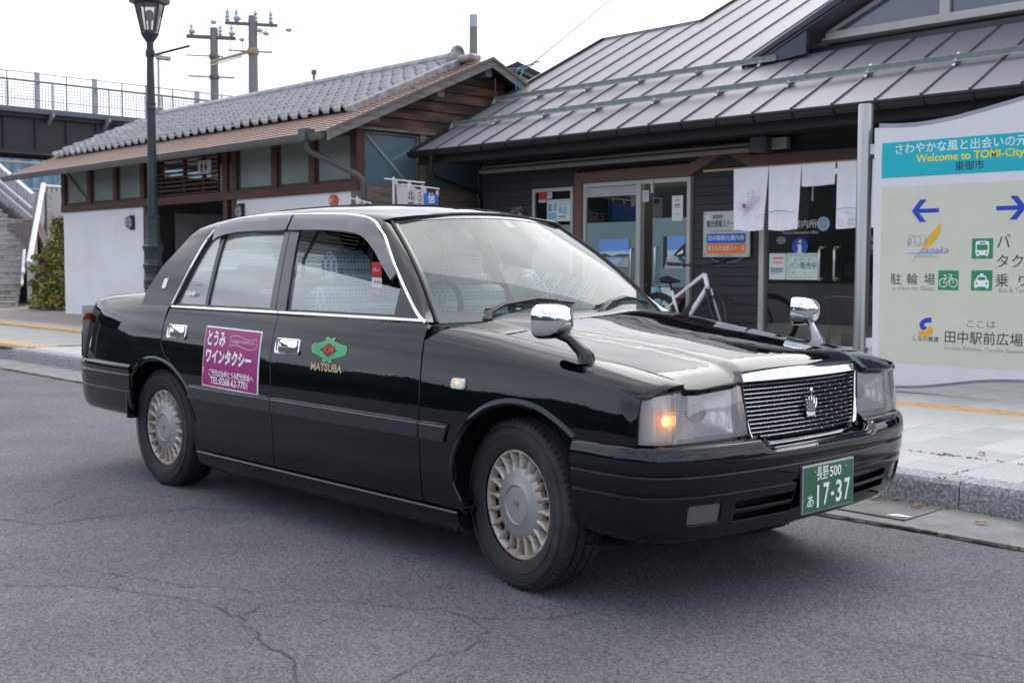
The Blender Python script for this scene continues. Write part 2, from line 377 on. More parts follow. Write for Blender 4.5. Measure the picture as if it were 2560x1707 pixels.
def pip(pt, poly):
    x, y = pt; r = False; n = len(poly); j = n-1
    for i in range(n):
        xi, yi = poly[i]; xj, yj = poly[j]
        if (yi > y) != (yj > y) and x < (xj-xi)*(y-yi)/(yj-yi)+xi: r = not r
        j = i
    return r
def densify(poly, st):
    o = []
    for i, a in enumerate(poly):
        b = poly[(i+1) % len(poly)]; n = max(1, int(math.hypot((b[0]-a[0]), (b[1]-a[1]))/st))
        o += [(a[0]+(b[0]-a[0])*k/n, a[1]+(b[1]-a[1])*k/n) for k in range(n)]
    return o
def spanel(name, poly, fn, m, parent, holes=(), step=.05, dep=.014, rnd=.003, out=None, off=0, both=False, grid=None, gx=None, mirror=False, **k):
    """panel of a parametric surface bounded by a polygon in its domain, edges rolled inwards"""
    loops = [densify(poly, step)]+[densify(h, step) for h in holes]
    V2 = []; E = []
    for L in loops:
        n0 = len(V2); V2 += L; E += [(n0+i, n0+(i+1) % len(L)) for i in range(len(L))]
    x0, x1 = min(p[0] for p in poly), max(p[0] for p in poly); y0, y1 = min(p[1] for p in poly), max(p[1] for p in poly)
    gx = gx or step; gy = grid or step
    nx, ny = int((x1-x0)/gx)+1, int((y1-y0)/gy)+1
    bset = {}
    for p in V2: bset.setdefault((int(p[0]/step), int(p[1]/step)), []).append(p)
    for i in range(nx+1):
        for j in range(ny+1):
            p = (x0+(i+.5*(j % 2))*gx, y0+(j+.5)*gy)
            if not pip(p, loops[0]) or any(pip(p, h) for h in loops[1:]): continue
            ci, cj = int(p[0]/step), int(p[1]/step)
            if any(math.hypot(p[0]-b[0], (p[1]-b[1])) < .42*min(gx, gy) for a in (-1, 0, 1) for b_ in (-1, 0, 1) for b in bset.get((ci+a, cj+b_), ())): continue
            V2.append(p)
    r = delaunay_2d_cdt([Vector(p) for p in V2], E, [], 0, 1e-6)
    vv = [tuple(v) for v in r[0]]; tris = []
    for f in r[2]:
        c = (sum(vv[i][0] for i in f)/len(f), sum(vv[i][1] for i in f)/len(f))
        if pip(c, loops[0]) and not any(pip(c, h) for h in loops[1:]): tris.append(tuple(f))
    h = 1e-3; P = []; N = []
    for (a, b) in vv:
        p = fn(a, b); du = fn(a+h, b)-fn(a-h, b); dv = fn(a, b+h)-fn(a, b-h); n = du.cross(dv)
        n = n.normalized() if n.length > 1e-12 else Vector((0, 0, 1))
        o = out(p) if out else Vector((0, p.y, (p.z-.5)*.6))
        if n.dot(o) < 0: n = -n
        P.append(p+n*off); N.append(n)
    F = []
    for t in tris:
        nn_ = (P[t[1]]-P[t[0]]).cross(P[t[2]]-P[t[0]])
        F.append(t if nn_.dot(N[t[0]]) >= 0 else t[::-1])
    ec = {}
    for t in F:
        for i in range(len(t)):
            a, b = t[i], t[(i+1) % len(t)]; ec[(a, b)] = t
    be = [(a, b) for (a, b) in ec if (b, a) not in ec]
    if dep:
        outd = {}
        for a, b in be:
            e = (P[b]-P[a]); t = e.cross((N[a]+N[b])/2)
            if t.length > 1e-9: t.normalize()
            for q in (a, b): outd[q] = outd.get(q, Vector((0, 0, 0)))+t
        m1 = {}; m2 = {}
        n0 = len(P)
        for q, t in outd.items():
            t = t.normalized() if t.length > 1e-9 else Vector((0, 0, 0))
            m1[q] = len(P); P.append(P[q]+t*rnd*.7-N[q]*rnd); N.append(t)
        for q, t in outd.items():
            t = t.normalized() if t.length > 1e-9 else Vector((0, 0, 0))
            m2[q] = len(P); P.append(P[m1[q]]-N[q]*dep); N.append(t)
        for a, b in be:
            F.append((b, a, m1[a], m1[b])); F.append((m1[b], m1[a], m2[a], m2[b]))
    res = []
    for sgn in ((1, -1) if mirror else (1,)):
        vs = [(p.x, p.y*sgn, p.z) for p in P]; fs = F if sgn > 0 else [f[::-1] for f in F]
        ns = [(n.x, n.y*sgn, n.z) for n in N]
        me = bpy.data.meshes.new(name); me.from_pydata(vs, [], fs); me.materials.append(m)
        me.polygons.foreach_set('use_smooth', [True]*len(me.polygons))
        me.normals_split_custom_set_from_vertices(ns)
        par = parent[0] if (sgn > 0 and isinstance(parent, tuple)) else parent[1] if isinstance(parent, tuple) else parent
        res.append(link(name, me, None, par, **k))
    return res if mirror else res[0]
def mirror_obj(o, parent):
    me = o.data.copy(); me.transform(Matrix.Diagonal((1, -1, 1, 1))); me.flip_normals()
    n = link(o.name.split('.')[0], me, None, parent)
    return n

def gpanel(name, fn, us, vs_, m, parent, out=None, mirror=False):
    P = []; N = []; h = 1e-3; nv = len(vs_)
    for u in us:
        for v in vs_:
            p = fn(u, v); n = (fn(u+h, v)-fn(u-h, v)).cross(fn(u, v+h)-fn(u, v-h)).normalized(); o = out(p) if out else Vector((0, p.y, (p.z-.5)*.6))
            P.append(p); N.append(n if n.dot(o) > 0 else -n)
    F = [(i*nv+j, i*nv+j+1, (i+1)*nv+j+1, (i+1)*nv+j) for i in range(len(us)-1) for j in range(nv-1)]
    if (P[F[0][1]]-P[F[0][0]]).cross(P[F[0][3]]-P[F[0][0]]).dot(N[0]) < 0: F = [f[::-1] for f in F]
    for sg in ((1, -1) if mirror else (1,)):
        me = bpy.data.meshes.new(name); me.from_pydata([(p.x, p.y*sg, p.z) for p in P], [], F if sg > 0 else [f[::-1] for f in F]); me.materials.append(m)
        me.polygons.foreach_set('use_smooth', [True]*len(me.polygons)); me.normals_split_custom_set_from_vertices([(n.x, n.y*sg, n.z) for n in N]); link(name, me, None, parent)
lin = lambda a, b, n: [a+(b-a)*i/n for i in range(n+1)]

# --- front fender
arch_f = [(-.252, .30), (-.296, .37), (-.297, .44), (-.268, .515), (-.222, .588), (-.165, .638), (-.10, .672), (-.02, .694), (.06, .697), (.14, .687), (.21, .664), (.28, .632), (.325, .604)]
def csm(P, n=4):
    Q = []
    for i in range(len(P)-1):
        a, b, c, d = [Vector(P[k]) for k in (max(0, i-1), i, i+1, min(len(P)-1, i+2))]
        for k in range(n):
            t = k/n; Q.append(tuple(.5*((2*b)+(c-a)*t+(2*a-5*b+4*c-d)*t*t+(-a+3*b-3*c+d)*t**3)))
    return Q+[tuple(P[-1])]
arch_f = csm(arch_f)
def side_q(pts, q): return [(x, q(x, z)) for x, z in pts]
pf = side_q([(-.488, .235), (-.265, .235)]+arch_f+[(.60, .607), (.598, .70), (.602, .765)], qf)
pf += [(.630, 1.12), (.652, 1.35), (.670, 1.70), (.683, 2.0)]
pf += [(.4, 2.0), (.1, 2.0), (-.2, 2.0), (-.37, 2.0), (-.42, 1.75), (-.475, 1.3), (-.510, 1.08)]
pf += side_q([(-.524, .925), (-.518, .845), (-.503, .70), (-.492, .50), (-.488, .32)], qf)
ff = spanel('front_fender', pf, PF, paint, taxi, step=.045, grid=.07, dep=.02, mirror=True)
# --- hood
ph = [(-.37, y*.0695) for y in range(-10, 11)]
ph = [(-.37-.04*abs(y/.695)**3+.10*(1-abs(y/.695)**2), y) for x, y in ph]
xh = lambda y: interp(abs(y), [(0, .700), (.380, .692), (.398, .714), (.5, .708), (.62, .702), (.680, .690)])
ph2 = [(xh(y), y) for y in (.681, .62, .56, .5, .45, .398, .380, .3, .2, .1, 0, -.1, -.2, -.3, -.380, -.398, -.45, -.5, -.56, -.62, -.681)]
hood = spanel('hood', ph+[(.3, .696)]+ph2+[(.3, -.696)], H, paint, taxi, step=.05, grid=.03, dep=.02, rnd=.006, out=lambda p: Vector((0, 0, 1)))
# washer nozzles and cowl
cow = MB()
for i in range(24):
    y0 = -.62+i*.0525
    cow.box(-.50+.04*(1-abs(y0/.7)**2), -.36+.07*(1-abs(y0/.7)**2), y0, y0+.026, .945, .957)
cow.box(-.56, -.33, -.66, .66, .925, .945)
cow.build('cowl_grille', blkpl, taxi)
# --- doors
fd_edge = [(-.538, .962), (-.530, .845), (-.511, .69), (-.500, .50), (-.497, .325), (-.497, .262)]
b_edge = [(-1.626, .962), (-1.619, .80), (-1.592, .65), (-1.577, .53), (-1.569, .393), (-1.575, .262)]
r_edge = [(-2.690, .962), (-2.702, .90), (-2.702, .84), (-2.685, .775), (-2.640, .728), (-2.560, .690), (-2.480, .650), (-2.405, .590), (-2.350, .51), (-2.312, .42), (-2.285, .33), (-2.277, .262)]
off = lambda e, d: [(x+d, z) for x, z in e]
fdoor = []; rdoor = []
pfd = off(fd_edge, 0)+off(b_edge, .0035)[::-1]
prd = off(b_edge, -.0035)+off(r_edge, .003)[::-1]
for s in (0, 1):
    fdoor.append(empty('front_door')); rdoor.append(empty('rear_door')); fdoor[-1].parent = taxi; rdoor[-1].parent = taxi
spanel('door_panel', pfd, PS, paint, (fdoor[0], fdoor[1]), step=.05, dep=.02, mirror=True)
spanel('door_panel', prd, PS, paint, (rdoor[0], rdoor[1]), step=.05, dep=.02, mirror=True)
# --- rear quarter
arch_r = [(-2.40, .585), (-2.47, .632), (-2.56, .672), (-2.66, .694), (-2.76, .701), (-2.85, .690), (-2.93, .655), (-2.99, .607), (-3.035, .53), (-3.055, .45), (-3.06, .36)]
lip = [(x, z-.012) for x, z in arch_r]
pq = side_q([(-2.712, .955), (-2.710, .84), (-2.694, .770), (-2.646, .722), (-2.565, .684), (-2.486, .644), (-2.412, .586)], qq)
pq += side_q([(-2.47, .615), (-2.56, .655), (-2.66, .678), (-2.76, .685), (-2.85, .672), (-2.93, .640), (-2.975, .600), (-2.99, .585)], qq)
pq += side_q([(-2.995, .648)], qq)[:0]+side_q([(-3.00, .642), (-3.4, .642), (-3.735, .642), (-3.735, .80), (-3.735, .90)], qq)
pq += [(-3.72, 1.3), (-3.70, 1.7), (-3.66, 2.0), (-3.4, 2.0), (-3.06, 2.0), (-2.9, 2.0), (-2.75, 1.9), (-2.70, 1.5)]
qp = spanel('rear_quarter_panel', pq, PQ, paint, taxi, step=.045, grid=.06, dep=.02, mirror=True)
# wheel-arch lips
def arch_lip(pts, name):
    mb = MB(); n = len(pts); vs = []
    for x, z in pts:
        p = PS(x, z); c = Vector((0 if x > -1 else -2.785, p.y, .33)); rad = (Vector((p.x, p.y, p.z))-c).normalized()
        for dr, dy in ((.020, .001), (.010, -.003), (.000, -.004), (-.006, .000), (-.006, .06)): vs.append(p+rad*dr+Vector((0, dy, 0)))
    fs = [(i*5+k, i*5+k+1, (i+1)*5+k+1, (i+1)*5+k) for i in range(n-1) for k in range(4)]
    mb.add(vs, fs, True); o = mb.build(name, paint, taxi); mirror_obj(o, taxi)
arch_lip([(-.252, .25)]+arch_f, 'wheel_arch_lip')
arch_lip(csm([(-2.30, .40), (-2.345, .50)]+[(x, z-.012) for x, z in arch_r]), 'wheel_arch_lip')
# boot lid, rear face
spanel('boot_lid', [(-3.66, -.60), (-3.655, 0), (-3.66, .60), (-3.4, .648), (-3.05, .655), (-2.98, .4), (-2.96, 0), (-2.98, -.4), (-3.05, -.655), (-3.4, -.648)], TL, paint, taxi, step=.06, dep=.02, out=lambda p: Vector((0, 0, 1)))
rf = sm([(.60, -3.79), (.72, -3.80), (.84, -3.79), (.93, -3.765), (.99, -3.72), (1.02, -3.665)])
spanel('boot_face', [(-.70, .61), (.70, .61), (.68, .93), (.60, 1.02), (-.60, 1.02), (-.68, .93)], lambda y, z: Vector((rf(z)+.06*(abs(y)/.7)**4, y, z)), paint, taxi, step=.07, dep=.02, out=lambda p: Vector((-1, 0, 0)))
redl = mat('tail_lens_red', (.35, .006, .006), rough=.12, coat=1, var=.1); ambl = mat('tail_lens_amber', (.60, .10, .015), rough=.12, coat=1, var=.1)
for s in (-1, 1):
    tl = MB(); P = [(-3.735, .800), (-3.765, .79), (-3.79, .76), (-3.80, .69), (-3.80, .60)]
    for (z0, z1, mm, nm) in ((.645, .80, redl, 'tail_lamp'), (.845, .905, ambl, 'rear_indicator')):
        mb = MB(); vs = []
        for z in (z0, z1):
            for x, y in P: vs.append((x-.004+(.02 if z > .9 else 0), s*(y-.02*(z > .9)+.002), z))
        n = len(P); mb.add(vs, [(i, i+1, n+i+1, n+i) for i in range(n-1)], True); mb.build(nm, mm, taxi)
    mb = MB(); mb.add([(x+.003, s*(y-.002), z) for z in (.62, .95) for x, y in P], [(i, i+1, 5+i+1, 5+i) for i in range(4)]); mb.build('lamp_housing', mat('grey_lens', (.45, .45, .47), rough=.2), taxi)
# --- cabin roof with pillars
dlo_top = [(-1.150, 1.394), (-1.206, 1.408), (-1.324, 1.422), (-1.5, 1.430), (-1.741, 1.435), (-2.043, 1.438), (-2.25, 1.433), (-2.363, 1.424), (-2.440, 1.408), (-2.489, 1.386), (-2.535, 1.345), (-2.562, 1.290), (-2.590, 1.20), (-2.625, 1.10), (-2.668, .985)]
half = [(-.985, 0), (-.992, -.15), (-1.010, -.35), (-1.045, -.60)]
half += [(x, cz(x, z)) for x, z in [(-1.085, 1.398)]]
half += [(x, cz(x, z)) for x, z in dlo_top]
half += [(x, cz(x, z)) for x, z in [(-2.675, .972), (-3.03, .975), (-3.022, 1.05), (-2.965, 1.13), (-2.905, 1.215), (-2.83, 1.30), (-2.75, 1.375), (-2.69, 1.415)]]
half += [(-2.655, -.72), (-2.635, -.55), (-2.61, -.3), (-2.60, 0)]
full = half+[(x, -c) for x, c in half[::-1][1:-1]]
def outc(p): return Vector((0, p.y, p.z-.9))
roof = spanel('roof', full, G, paint, taxi, step=.05, dep=.012, out=outc)
# --- A pillars (strip between the door opening and the glass)
dlo_a = [(-.545, .965), (-.60, .988), (-.70, 1.068), (-.799, 1.150), (-.90, 1.232), (-.995, 1.306), (-1.06, 1.350), (-1.10, 1.376), (-1.150, 1.394)]
def ws_edge(t):  # bottom 0 -> top 1
    return Vector((-.545-.54*t+.03*math.sin(math.pi*t), -(.712-.180*t+.008*math.sin(math.pi*t)), .962+.436*t+.012*math.sin(math.pi*t)))
def lerp_path(P, t):
    n = len(P)-1; s = min(n-1e-6, max(0, t*n)); i = int(s); f = s-i
    return (P[i][0]*(1-f)+P[i+1][0]*f, P[i][1]*(1-f)+P[i+1][1]*f)
def AP(u, v):  # u along, v across 0 outer - 1 glass side
    a = lerp_path(dlo_a, u); A = PG(*a); B = ws_edge(max(0, min(1, (A.z-.962)/.436))); B = ws_edge((A.z-.962)/.436)
    C = Vector((B.x+.35*(A.x-B.x), A.y+.30*(B.y-A.y), max(A.z, B.z)+.008)); C = (A+B)/2+Vector((.004, -.020, .010))
    return A*(1-v)**2+C*2*v*(1-v)+B*v*v
ap = spanel('windscreen_pillar', [(0, 0), (1, 0), (1, 1), (0, 1)], AP, paint, taxi, step=.08, dep=.012, rnd=.002, out=lambda p: Vector((.3, p.y, .3)), mirror=True)
# --- windscreen: ruled between curved base and curved head
def WS(u, v):  # u -1..1 across, v 0..1 up
    e = ws_edge(v); k = 1-u*u
    return Vector((e.x+(.085+.02*v)*k, e.y*-u if u < 0 else -e.y*u, e.z+.035*v*k+.012*(1-v)*k)) if False else Vector((e.x+(.075*(1-v)+.092*v)*k, -e.y*u, e.z+.036*v*k+.006*(1-v)*k))
wo = lambda p: Vector((1, 0, 1))
frit = mat('dark_glass_border', (.010, .012, .013), rough=.08, coat=1, var=.05)
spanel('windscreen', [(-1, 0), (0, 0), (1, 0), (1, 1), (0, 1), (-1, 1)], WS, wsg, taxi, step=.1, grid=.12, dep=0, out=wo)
inner = [(-.955, .075), (.955, .075), (.945, .93), (-.945, .93)]
fb = [(-1, 0), (1, 0), (1, 1), (-1, 1)]
spanel('windscreen_seal', fb, WS, mat('screen_border', (.06, .075, .08), rough=.15, coat=.5), taxi, holes=[rrect(-.965, .965, .055, .955, .05, 4)], step=.06, dep=0, off=.002, out=wo)
gask = MB()
path = [WS(-1, v/12) for v in range(13)]+[WS(-1+u/8, 1) for u in range(1, 17)]+[WS(1, 1-v/12) for v in range(1, 13)]
gask.tube([p+Vector((.002, 0, .003)) for p in path], .008, 6); gask.build('windscreen_gasket', blkpl, taxi)
# backlight
def be_edge(t): return Vector((-3.012+.40*t, -(.655-.125*t), 1.048+.375*t+.02*math.sin(math.pi*t)))
def BL(u, v):
    e = be_edge(v); k = 1-u*u; return Vector((e.x-.05*k*(1-v)+.0*k, -e.y*u, e.z+.045*v*k+.01*k))
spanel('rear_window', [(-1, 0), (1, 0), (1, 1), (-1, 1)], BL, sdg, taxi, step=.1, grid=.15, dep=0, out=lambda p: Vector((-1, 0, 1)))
spanel('rear_window_frame', [(-1.05, -.05), (1.05, -.05), (1.0, 1.0), (-1.0, 1.0)], BL, paint, taxi, holes=[rrect(-.94, .94, .06, .93, .05, 3)], step=.08, dep=.004, off=.001, out=lambda p: Vector((-1, 0, 1)))
ht = MB()
for i in range(14):
    v = .12+i*.058; ht.tube([BL(-.88+u*.22, v)+Vector((.004, 0, -.004)) for u in range(9)], .0012, 3)
ht.build('demister_wires', mat('demister', (.18, .12, .09)), taxi)
# --- door windows
dlo = dlo_a[1:]+dlo_top[1:]
dlo_poly = dlo_a[1:-1]+dlo_top+[(-2.668, .972), (-.60, .972)]
def rng(poly, x0, x1):
    """clip polygon to x range"""
    def clip(P, f, ins):
        o = []
        for i, a in enumerate(P):
            b = P[(i+1) % len(P)]; ia, ib = ins(a), ins(b)
            if ia: o.append(a)
            if ia != ib: t = f(a, b); o.append((a[0]+(b[0]-a[0])*t, a[1]+(b[1]-a[1])*t))
        return o
    # the pillar line leans: x = xb + (z-.97)*s
    P = clip(poly, lambda a, b: (x0(0)+x0(1)*(a[1]-.97)-a[0])/((b[0]-a[0])-x0(1)*(b[1]-a[1])), lambda p: p[0] >= x0(0)+x0(1)*(p[1]-.97))
    return clip(P, lambda a, b: (x1(0)+x1(1)*(a[1]-.97)-a[0])/((b[0]-a[0])-x1(1)*(b[1]-a[1])), lambda p: p[0] <= x1(0)+x1(1)*(p[1]-.97))
L = lambda xb, s: (lambda k: xb if k == 0 else s)
tw = -.27
def inset(poly, d):
    n = len(poly); A = sum(poly[i][0]*poly[(i+1) % n][1]-poly[(i+1) % n][0]*poly[i][1] for i in range(n)); sg = 1 if A > 0 else -1; o = []
    for i in range(n):
        a, b, c = Vector(poly[i-1]), Vector(poly[i]), Vector(poly[(i+1) % n])
        d1 = (b-a).normalized() if (b-a).length > 1e-9 else Vector((1, 0)); d2 = (c-b).normalized() if (c-b).length > 1e-9 else d1
        n1 = Vector((-d1.y, d1.x))*sg; n2 = Vector((-d2.y, d2.x))*sg; q = (n1+n2)
        q = q.normalized()/max(.5, q.normalized().dot(n1)) if q.length > 1e-6 else n1
        o.append(tuple(b+q*d))
    return o
def Gs(x, z): return PG(x, z)
fwin = rng(dlo_poly, L(-1.655, tw), L(5, 0)); rwin = rng(dlo_poly, L(-5, 0), L(-1.66, tw))
satin = mat('satin_black', (.014, .014, .017), rough=.3, var=.1)
bpm = mat('pillar_cover', (.03, .03, .036), rough=.25, coat=.3)
for nm, P, par, e in (('window_frame', fwin, (fdoor[0], fdoor[1]), .020), ('window_frame', rwin, (rdoor[0], rdoor[1]), .020)):
    spanel(nm, P, Gs, satin, par, holes=[inset(P, e)], step=.05, dep=.012, off=-.004, out=outc, mirror=True)
# B pillar cover
spanel('pillar_cover', rng(dlo_poly, L(-1.656, tw), L(-1.575, tw-.02)), Gs, bpm, (fdoor[0], fdoor[1]), step=.05, dep=.01, off=.001, out=outc, mirror=True)
spanel('pillar_cover', rng(dlo_poly, L(-1.715, tw+.03), L(-1.664, tw)), Gs, bpm, (rdoor[0], rdoor[1]), step=.05, dep=.01, off=.001, out=outc, mirror=True)
rg = rng(inset(rwin, .012), L(-5, 0), L(-1.71, tw+.03))
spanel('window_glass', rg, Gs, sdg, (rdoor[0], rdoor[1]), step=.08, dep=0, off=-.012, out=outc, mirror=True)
# front window is wound half down: its top edge follows z 1.24
fg = [p for p in rng(inset(fwin, .012), L(-1.60, tw-.02), L(-.66, -.9))]
def clipz(P, zt):
    o = []
    for i, a in enumerate(P):
        b = P[(i+1) % len(P)]; ia, ib = a[1] <= zt(a[0]), b[1] <= zt(b[0])
        if ia: o.append(a)
        if ia != ib: t = (zt(a[0])-a[1])/((b[1]-a[1])-(zt(b[0])-zt(a[0]))); o.append((a[0]+(b[0]-a[0])*t, a[1]+(b[1]-a[1])*t))
    return o
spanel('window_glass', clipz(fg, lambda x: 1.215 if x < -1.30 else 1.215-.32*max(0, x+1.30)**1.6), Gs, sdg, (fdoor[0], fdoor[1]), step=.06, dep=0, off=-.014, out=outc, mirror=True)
spanel('window_corner', rng(inset(fwin, .004), L(-.77, -.05), L(5, 0)), Gs, satin, (fdoor[0], fdoor[1]), step=.05, dep=.006, off=-.003, out=outc, mirror=True)
spanel('window_divider', rng(inset(rwin, .01), L(-2.335, -.21), L(-2.308, -.19)), Gs, satin, (rdoor[0], rdoor[1]), step=.05, dep=.01, off=-.003, out=outc, mirror=True)
# rain visors along the window heads
def band(P, w, lo):
    """strip below path P (x,z) of width w"""
    n = len(P); Q = []
    for i in range(n):
        a = Vector(P[max(0, i-1)]); b = Vector(P[min(n-1, i+1)]); d = (b-a).normalized(); nr = Vector((-d.y, d.x))
        if nr.y > 0 and abs(nr.y) > .3: nr = -nr
        if abs(nr.y) <= .3 and nr.dot(Vector((-1.5, 1.1))-Vector(P[i])) < 0: nr = -nr
        ww = w*(1 if P[i][0] < -1.1 else .52+.48*min(1, (-.8-P[i][0])/.3)); Q.append(tuple(Vector(P[i])+nr*ww))
    return list(P)+Q[::-1]
vf = [(-.815, 1.158), (-.90, 1.226), (-.995, 1.300), (-1.06, 1.344), (-1.10, 1.368), (-1.150, 1.387), (-1.206, 1.400), (-1.324, 1.414), (-1.5, 1.422), (-1.768, 1.428)]
vr = [(-1.790, 1.428), (-2.043, 1.430), (-2.25, 1.426), (-2.363, 1.416), (-2.440, 1.400), (-2.489, 1.378), (-2.528, 1.345)]
spanel('rain_visor', band(vf, .068, 0), Gs, smoke, (fdoor[0], fdoor[1]), step=.04, dep=.010, off=.016, out=outc, mirror=True)
spanel('rain_visor', band(vr[:-1], .068, 0), Gs, smoke, (rdoor[0], rdoor[1]), step=.04, dep=.010, off=.016, out=outc, mirror=True)
# chrome window surround + belt strips
def strip(name, pts, fn, w, th, m, par, off0=.004, mirror=True, up=None):
    """flat rounded trim strip along pts in (x,z) on surface fn"""
    P = [fn(*p) for p in pts]; n = len(P); vs = []
    for i in range(n):
        x, z = pts[i]; h = 1e-3
        nrm = (fn(x+h, z)-fn(x-h, z)).cross(fn(x, z+h)-fn(x, z-h)).normalized()
        if nrm.y > 0: nrm = -nrm
        t = (P[min(i+1, n-1)]-P[max(i-1, 0)]).normalized(); b = nrm.cross(t).normalized()
        for a, c in ((-.5, -.004), (-.5, th*.5), (-.3, th), (.3, th), (.5, th*.5), (.5, -.004)): vs.append(P[i]+b*a*w+nrm*(c+off0))
    k = 6; mb = MB(); mb.add(vs, [(i*k+j, i*k+(j+1) % k, (i+1)*k+(j+1) % k, (i+1)*k+j) for i in range(n-1) for j in range(k)], True)
    mb.add(vs[:k], [tuple(range(k))]); mb.add(vs[-k:], [tuple(range(k))])
    o = mb.build(name, m, par[0] if isinstance(par, tuple) else par)
    if mirror: mirror_obj(o, par[1] if isinstance(par, tuple) else par)
    return o
dl = []
for a, b in zip((dlo_a[:-1]+dlo_top)[:-1], (dlo_a[:-1]+dlo_top)[1:]):
    for k in range(4): dl.append((a[0]+(b[0]-a[0])*k/4, a[1]+(b[1]-a[1])*k/4))
dl.append(dlo_top[-1])
# smooth the path a little
for _ in range(3): dl = [dl[0]]+[((dl[i-1][0]+2*dl[i][0]+dl[i+1][0])/4, (dl[i-1][1]+2*dl[i][1]+dl[i+1][1])/4) for i in range(1, len(dl)-1)]+[dl[-1]]
strip('window_surround', dl, PG, .013, .006, chrome, taxi)
gsk = [(x, z-.0135) if i < len(dl)*.72 and x < -1.12 else (x-.0135, z) if x > -1.12 else (x+.0135, z) for i, (x, z) in enumerate(dl)]
bl_ = lambda a, b: [(a+(b-a)*i/20, .9725) for i in range(21)]
strip('belt_moulding', bl_(-.548, -1.622), PS, .015, .006, chrome, (fdoor[0], fdoor[1]))
strip('belt_moulding', bl_(-1.630, -2.664), PS, .015, .006, chrome, (rdoor[0], rdoor[1]))
# side mouldings
mould = mat('side_moulding', (.006, .006, .009), rough=.3, coat=.6, var=.08)
mch = mat('moulding_chrome', (.35, .35, .40), rough=.2, metal=1)
def mldg(x0, x1, par, tip=0):
    P = [(x0, .520), (x0, .586), (x1, .586), (x1-tip, .520)] if x0 < x1 else []
    spanel('side_moulding', P, PS, mould, par, step=.06, grid=.03, dep=.012, rnd=.005, off=.011, mirror=True)
    n = 16; strip('moulding_trim', [(x0+(x1-x0)*i/n, .577) for i in range(n+1)], PS, .007, .004, mch, par, off0=.010)
mldg(-1.572, -.500, (fdoor[0], fdoor[1])); mldg(-2.350, -1.580, (rdoor[0], rdoor[1])); mldg(-.490, -.325, (ff[0], ff[1]), .02)
# sills
def sill(x, z): return Vector((x, -(interp(z, [(.13, .70), (.17, .79), (.20, .822), (.235, .838), (.255, .842), (.262, .828)])), z))
gpanel('sill', sill, lin(-2.29, -.275, 40), [.135, .15, .17, .185, .2, .22, .235, .245, .255, .2575], paint, taxi, mirror=True)
# door handles
for x0, fdo, nm in ((-1.48, fdoor, 0), (-2.535, rdoor, 1)):
    zc_ = .826 if nm == 0 else .848
    fnh = lambda a, b, x0=x0, zc_=zc_: PS(x0+a, zc_+b)
    for s in (0, 1):
        mb = MB(); rr = rrect(-.100, .100, -.036, .036, .014, 5); n = len(rr); vs = []
        for sc_, o_ in ((1.0, -.002), (1.0, .007), (.90, .0105), (.84, .006), (.82, -.004)):
            for a, b in rr: p = fnh(a*(1-(1-sc_)*.45), b*sc_); vs.append(p+Vector((0, -o_, 0)))
        mb.add(vs, [(i*n+k, i*n+(k+1) % n, (i+1)*n+(k+1) % n, (i+1)*n+k) for i in range(4) for k in range(n)], True)
        # recessed bowl
        bw = []
        for i, (sc_, d) in enumerate(((.86, -.004), (.7, .012), (.4, .020), (0, .022))):
            for a, b in rr: p = fnh(a*sc_, b*sc_); bw.append(p+Vector((0, d, 0)))
        mb.add(bw, [(i*n+k, i*n+(k+1) % n, (i+1)*n+(k+1) % n, (i+1)*n+k) for i in range(3) for k in range(n)], True)
        # pull flap
        fl = rrect(-.060, .082, -.004, .030, .006, 4); m_ = len(fl); fv = []
        for sc_, o_ in ((1, .0), (1, .011), (.92, .014)):
            for a, b in fl: p = fnh(.011+(a-.011)*sc_, .013+(b-.013)*sc_); fv.append(p+Vector((0, -o_, 0)))
        mb.add(fv, [(i*m_+k, i*m_+(k+1) % m_, (i+1)*m_+(k+1) % m_, (i+1)*m_+k) for i in range(2) for k in range(m_)]+[tuple(range(2*m_, 3*m_))], True)
        o = mb.build('door_handle', chrome, fdo[0])
        if s: o.data.transform(Matrix.Diagonal((1, -1, 1, 1))); o.data.flip_normals(); o.parent = fdo[1]
# sticker, emblem text
dec = lambda x0, z0, d=.003: (lambda a, b: PS(x0+a, z0+b)+Vector((0, -d, 0)))
purple = mat('purple_sheet', (.33, .012, .16), rough=.35, var=.06, scale=3); whitev = mat('white_vinyl', (.82, .82, .84), rough=.4, var=.03)
S0 = (-1.968, .738)
shf = lambda d: (lambda a, b: PS(S0[0]+a+.012*(b/.145)*-1, S0[1]+b-.004*(a/.25))+Vector((0, -d, 0)))
spanel('advertising_sheet_border', rrect(-.262, .262, -.147, .147, .004, 2), shf(.0), whitev, rdoor[0], step=.05, dep=.001, off=.003)
spanel('advertising_sheet', rrect(-.256, .256, -.141, .141, .003, 2), shf(.0), purple, rdoor[0], step=.05, dep=.0, off=.0045)
T = shf(.006)
text('とうみ', .082, at(T, -.145, .086), whitev, rdoor[0], bold=.035, wid=.175)
text('ワインタクシー', .075, at(T, -.015, .000), whitev, rdoor[0], bold=.045, wid=.43)
text('ご予約は信州とうみ観光協会へ', .036, at(T, .015, -.078), whitev, rdoor[0], bold=.02, wid=.42)
text('！', .04, at(T, -.235, -.070), whitev, rdoor[0], bold=.02)
text('TEL:0268-62-7701', .046, at(T, .005, -.114), whitev, rdoor[0], bold=.02, wid=.35)
text('とうみのワインをタクシーで', .020, at(T, .108, .087), whitev, rdoor[0], bold=.012, wid=.20)
wv = lambda o: [(-.012+.235*i/16, o+.007*math.sin(i/16*6.28)) for i in range(17)]
strokes('banner_outline', [(wv(.109), .0018), (wv(.064), .0018), ([(-.012, .109), (.0, .087), (-.012, .064)], .0018), ([(.223, .109), (.240, .095), (.228, .090), (.244, .078), (.223, .064)], .0018)], T, whitev, rdoor[0])
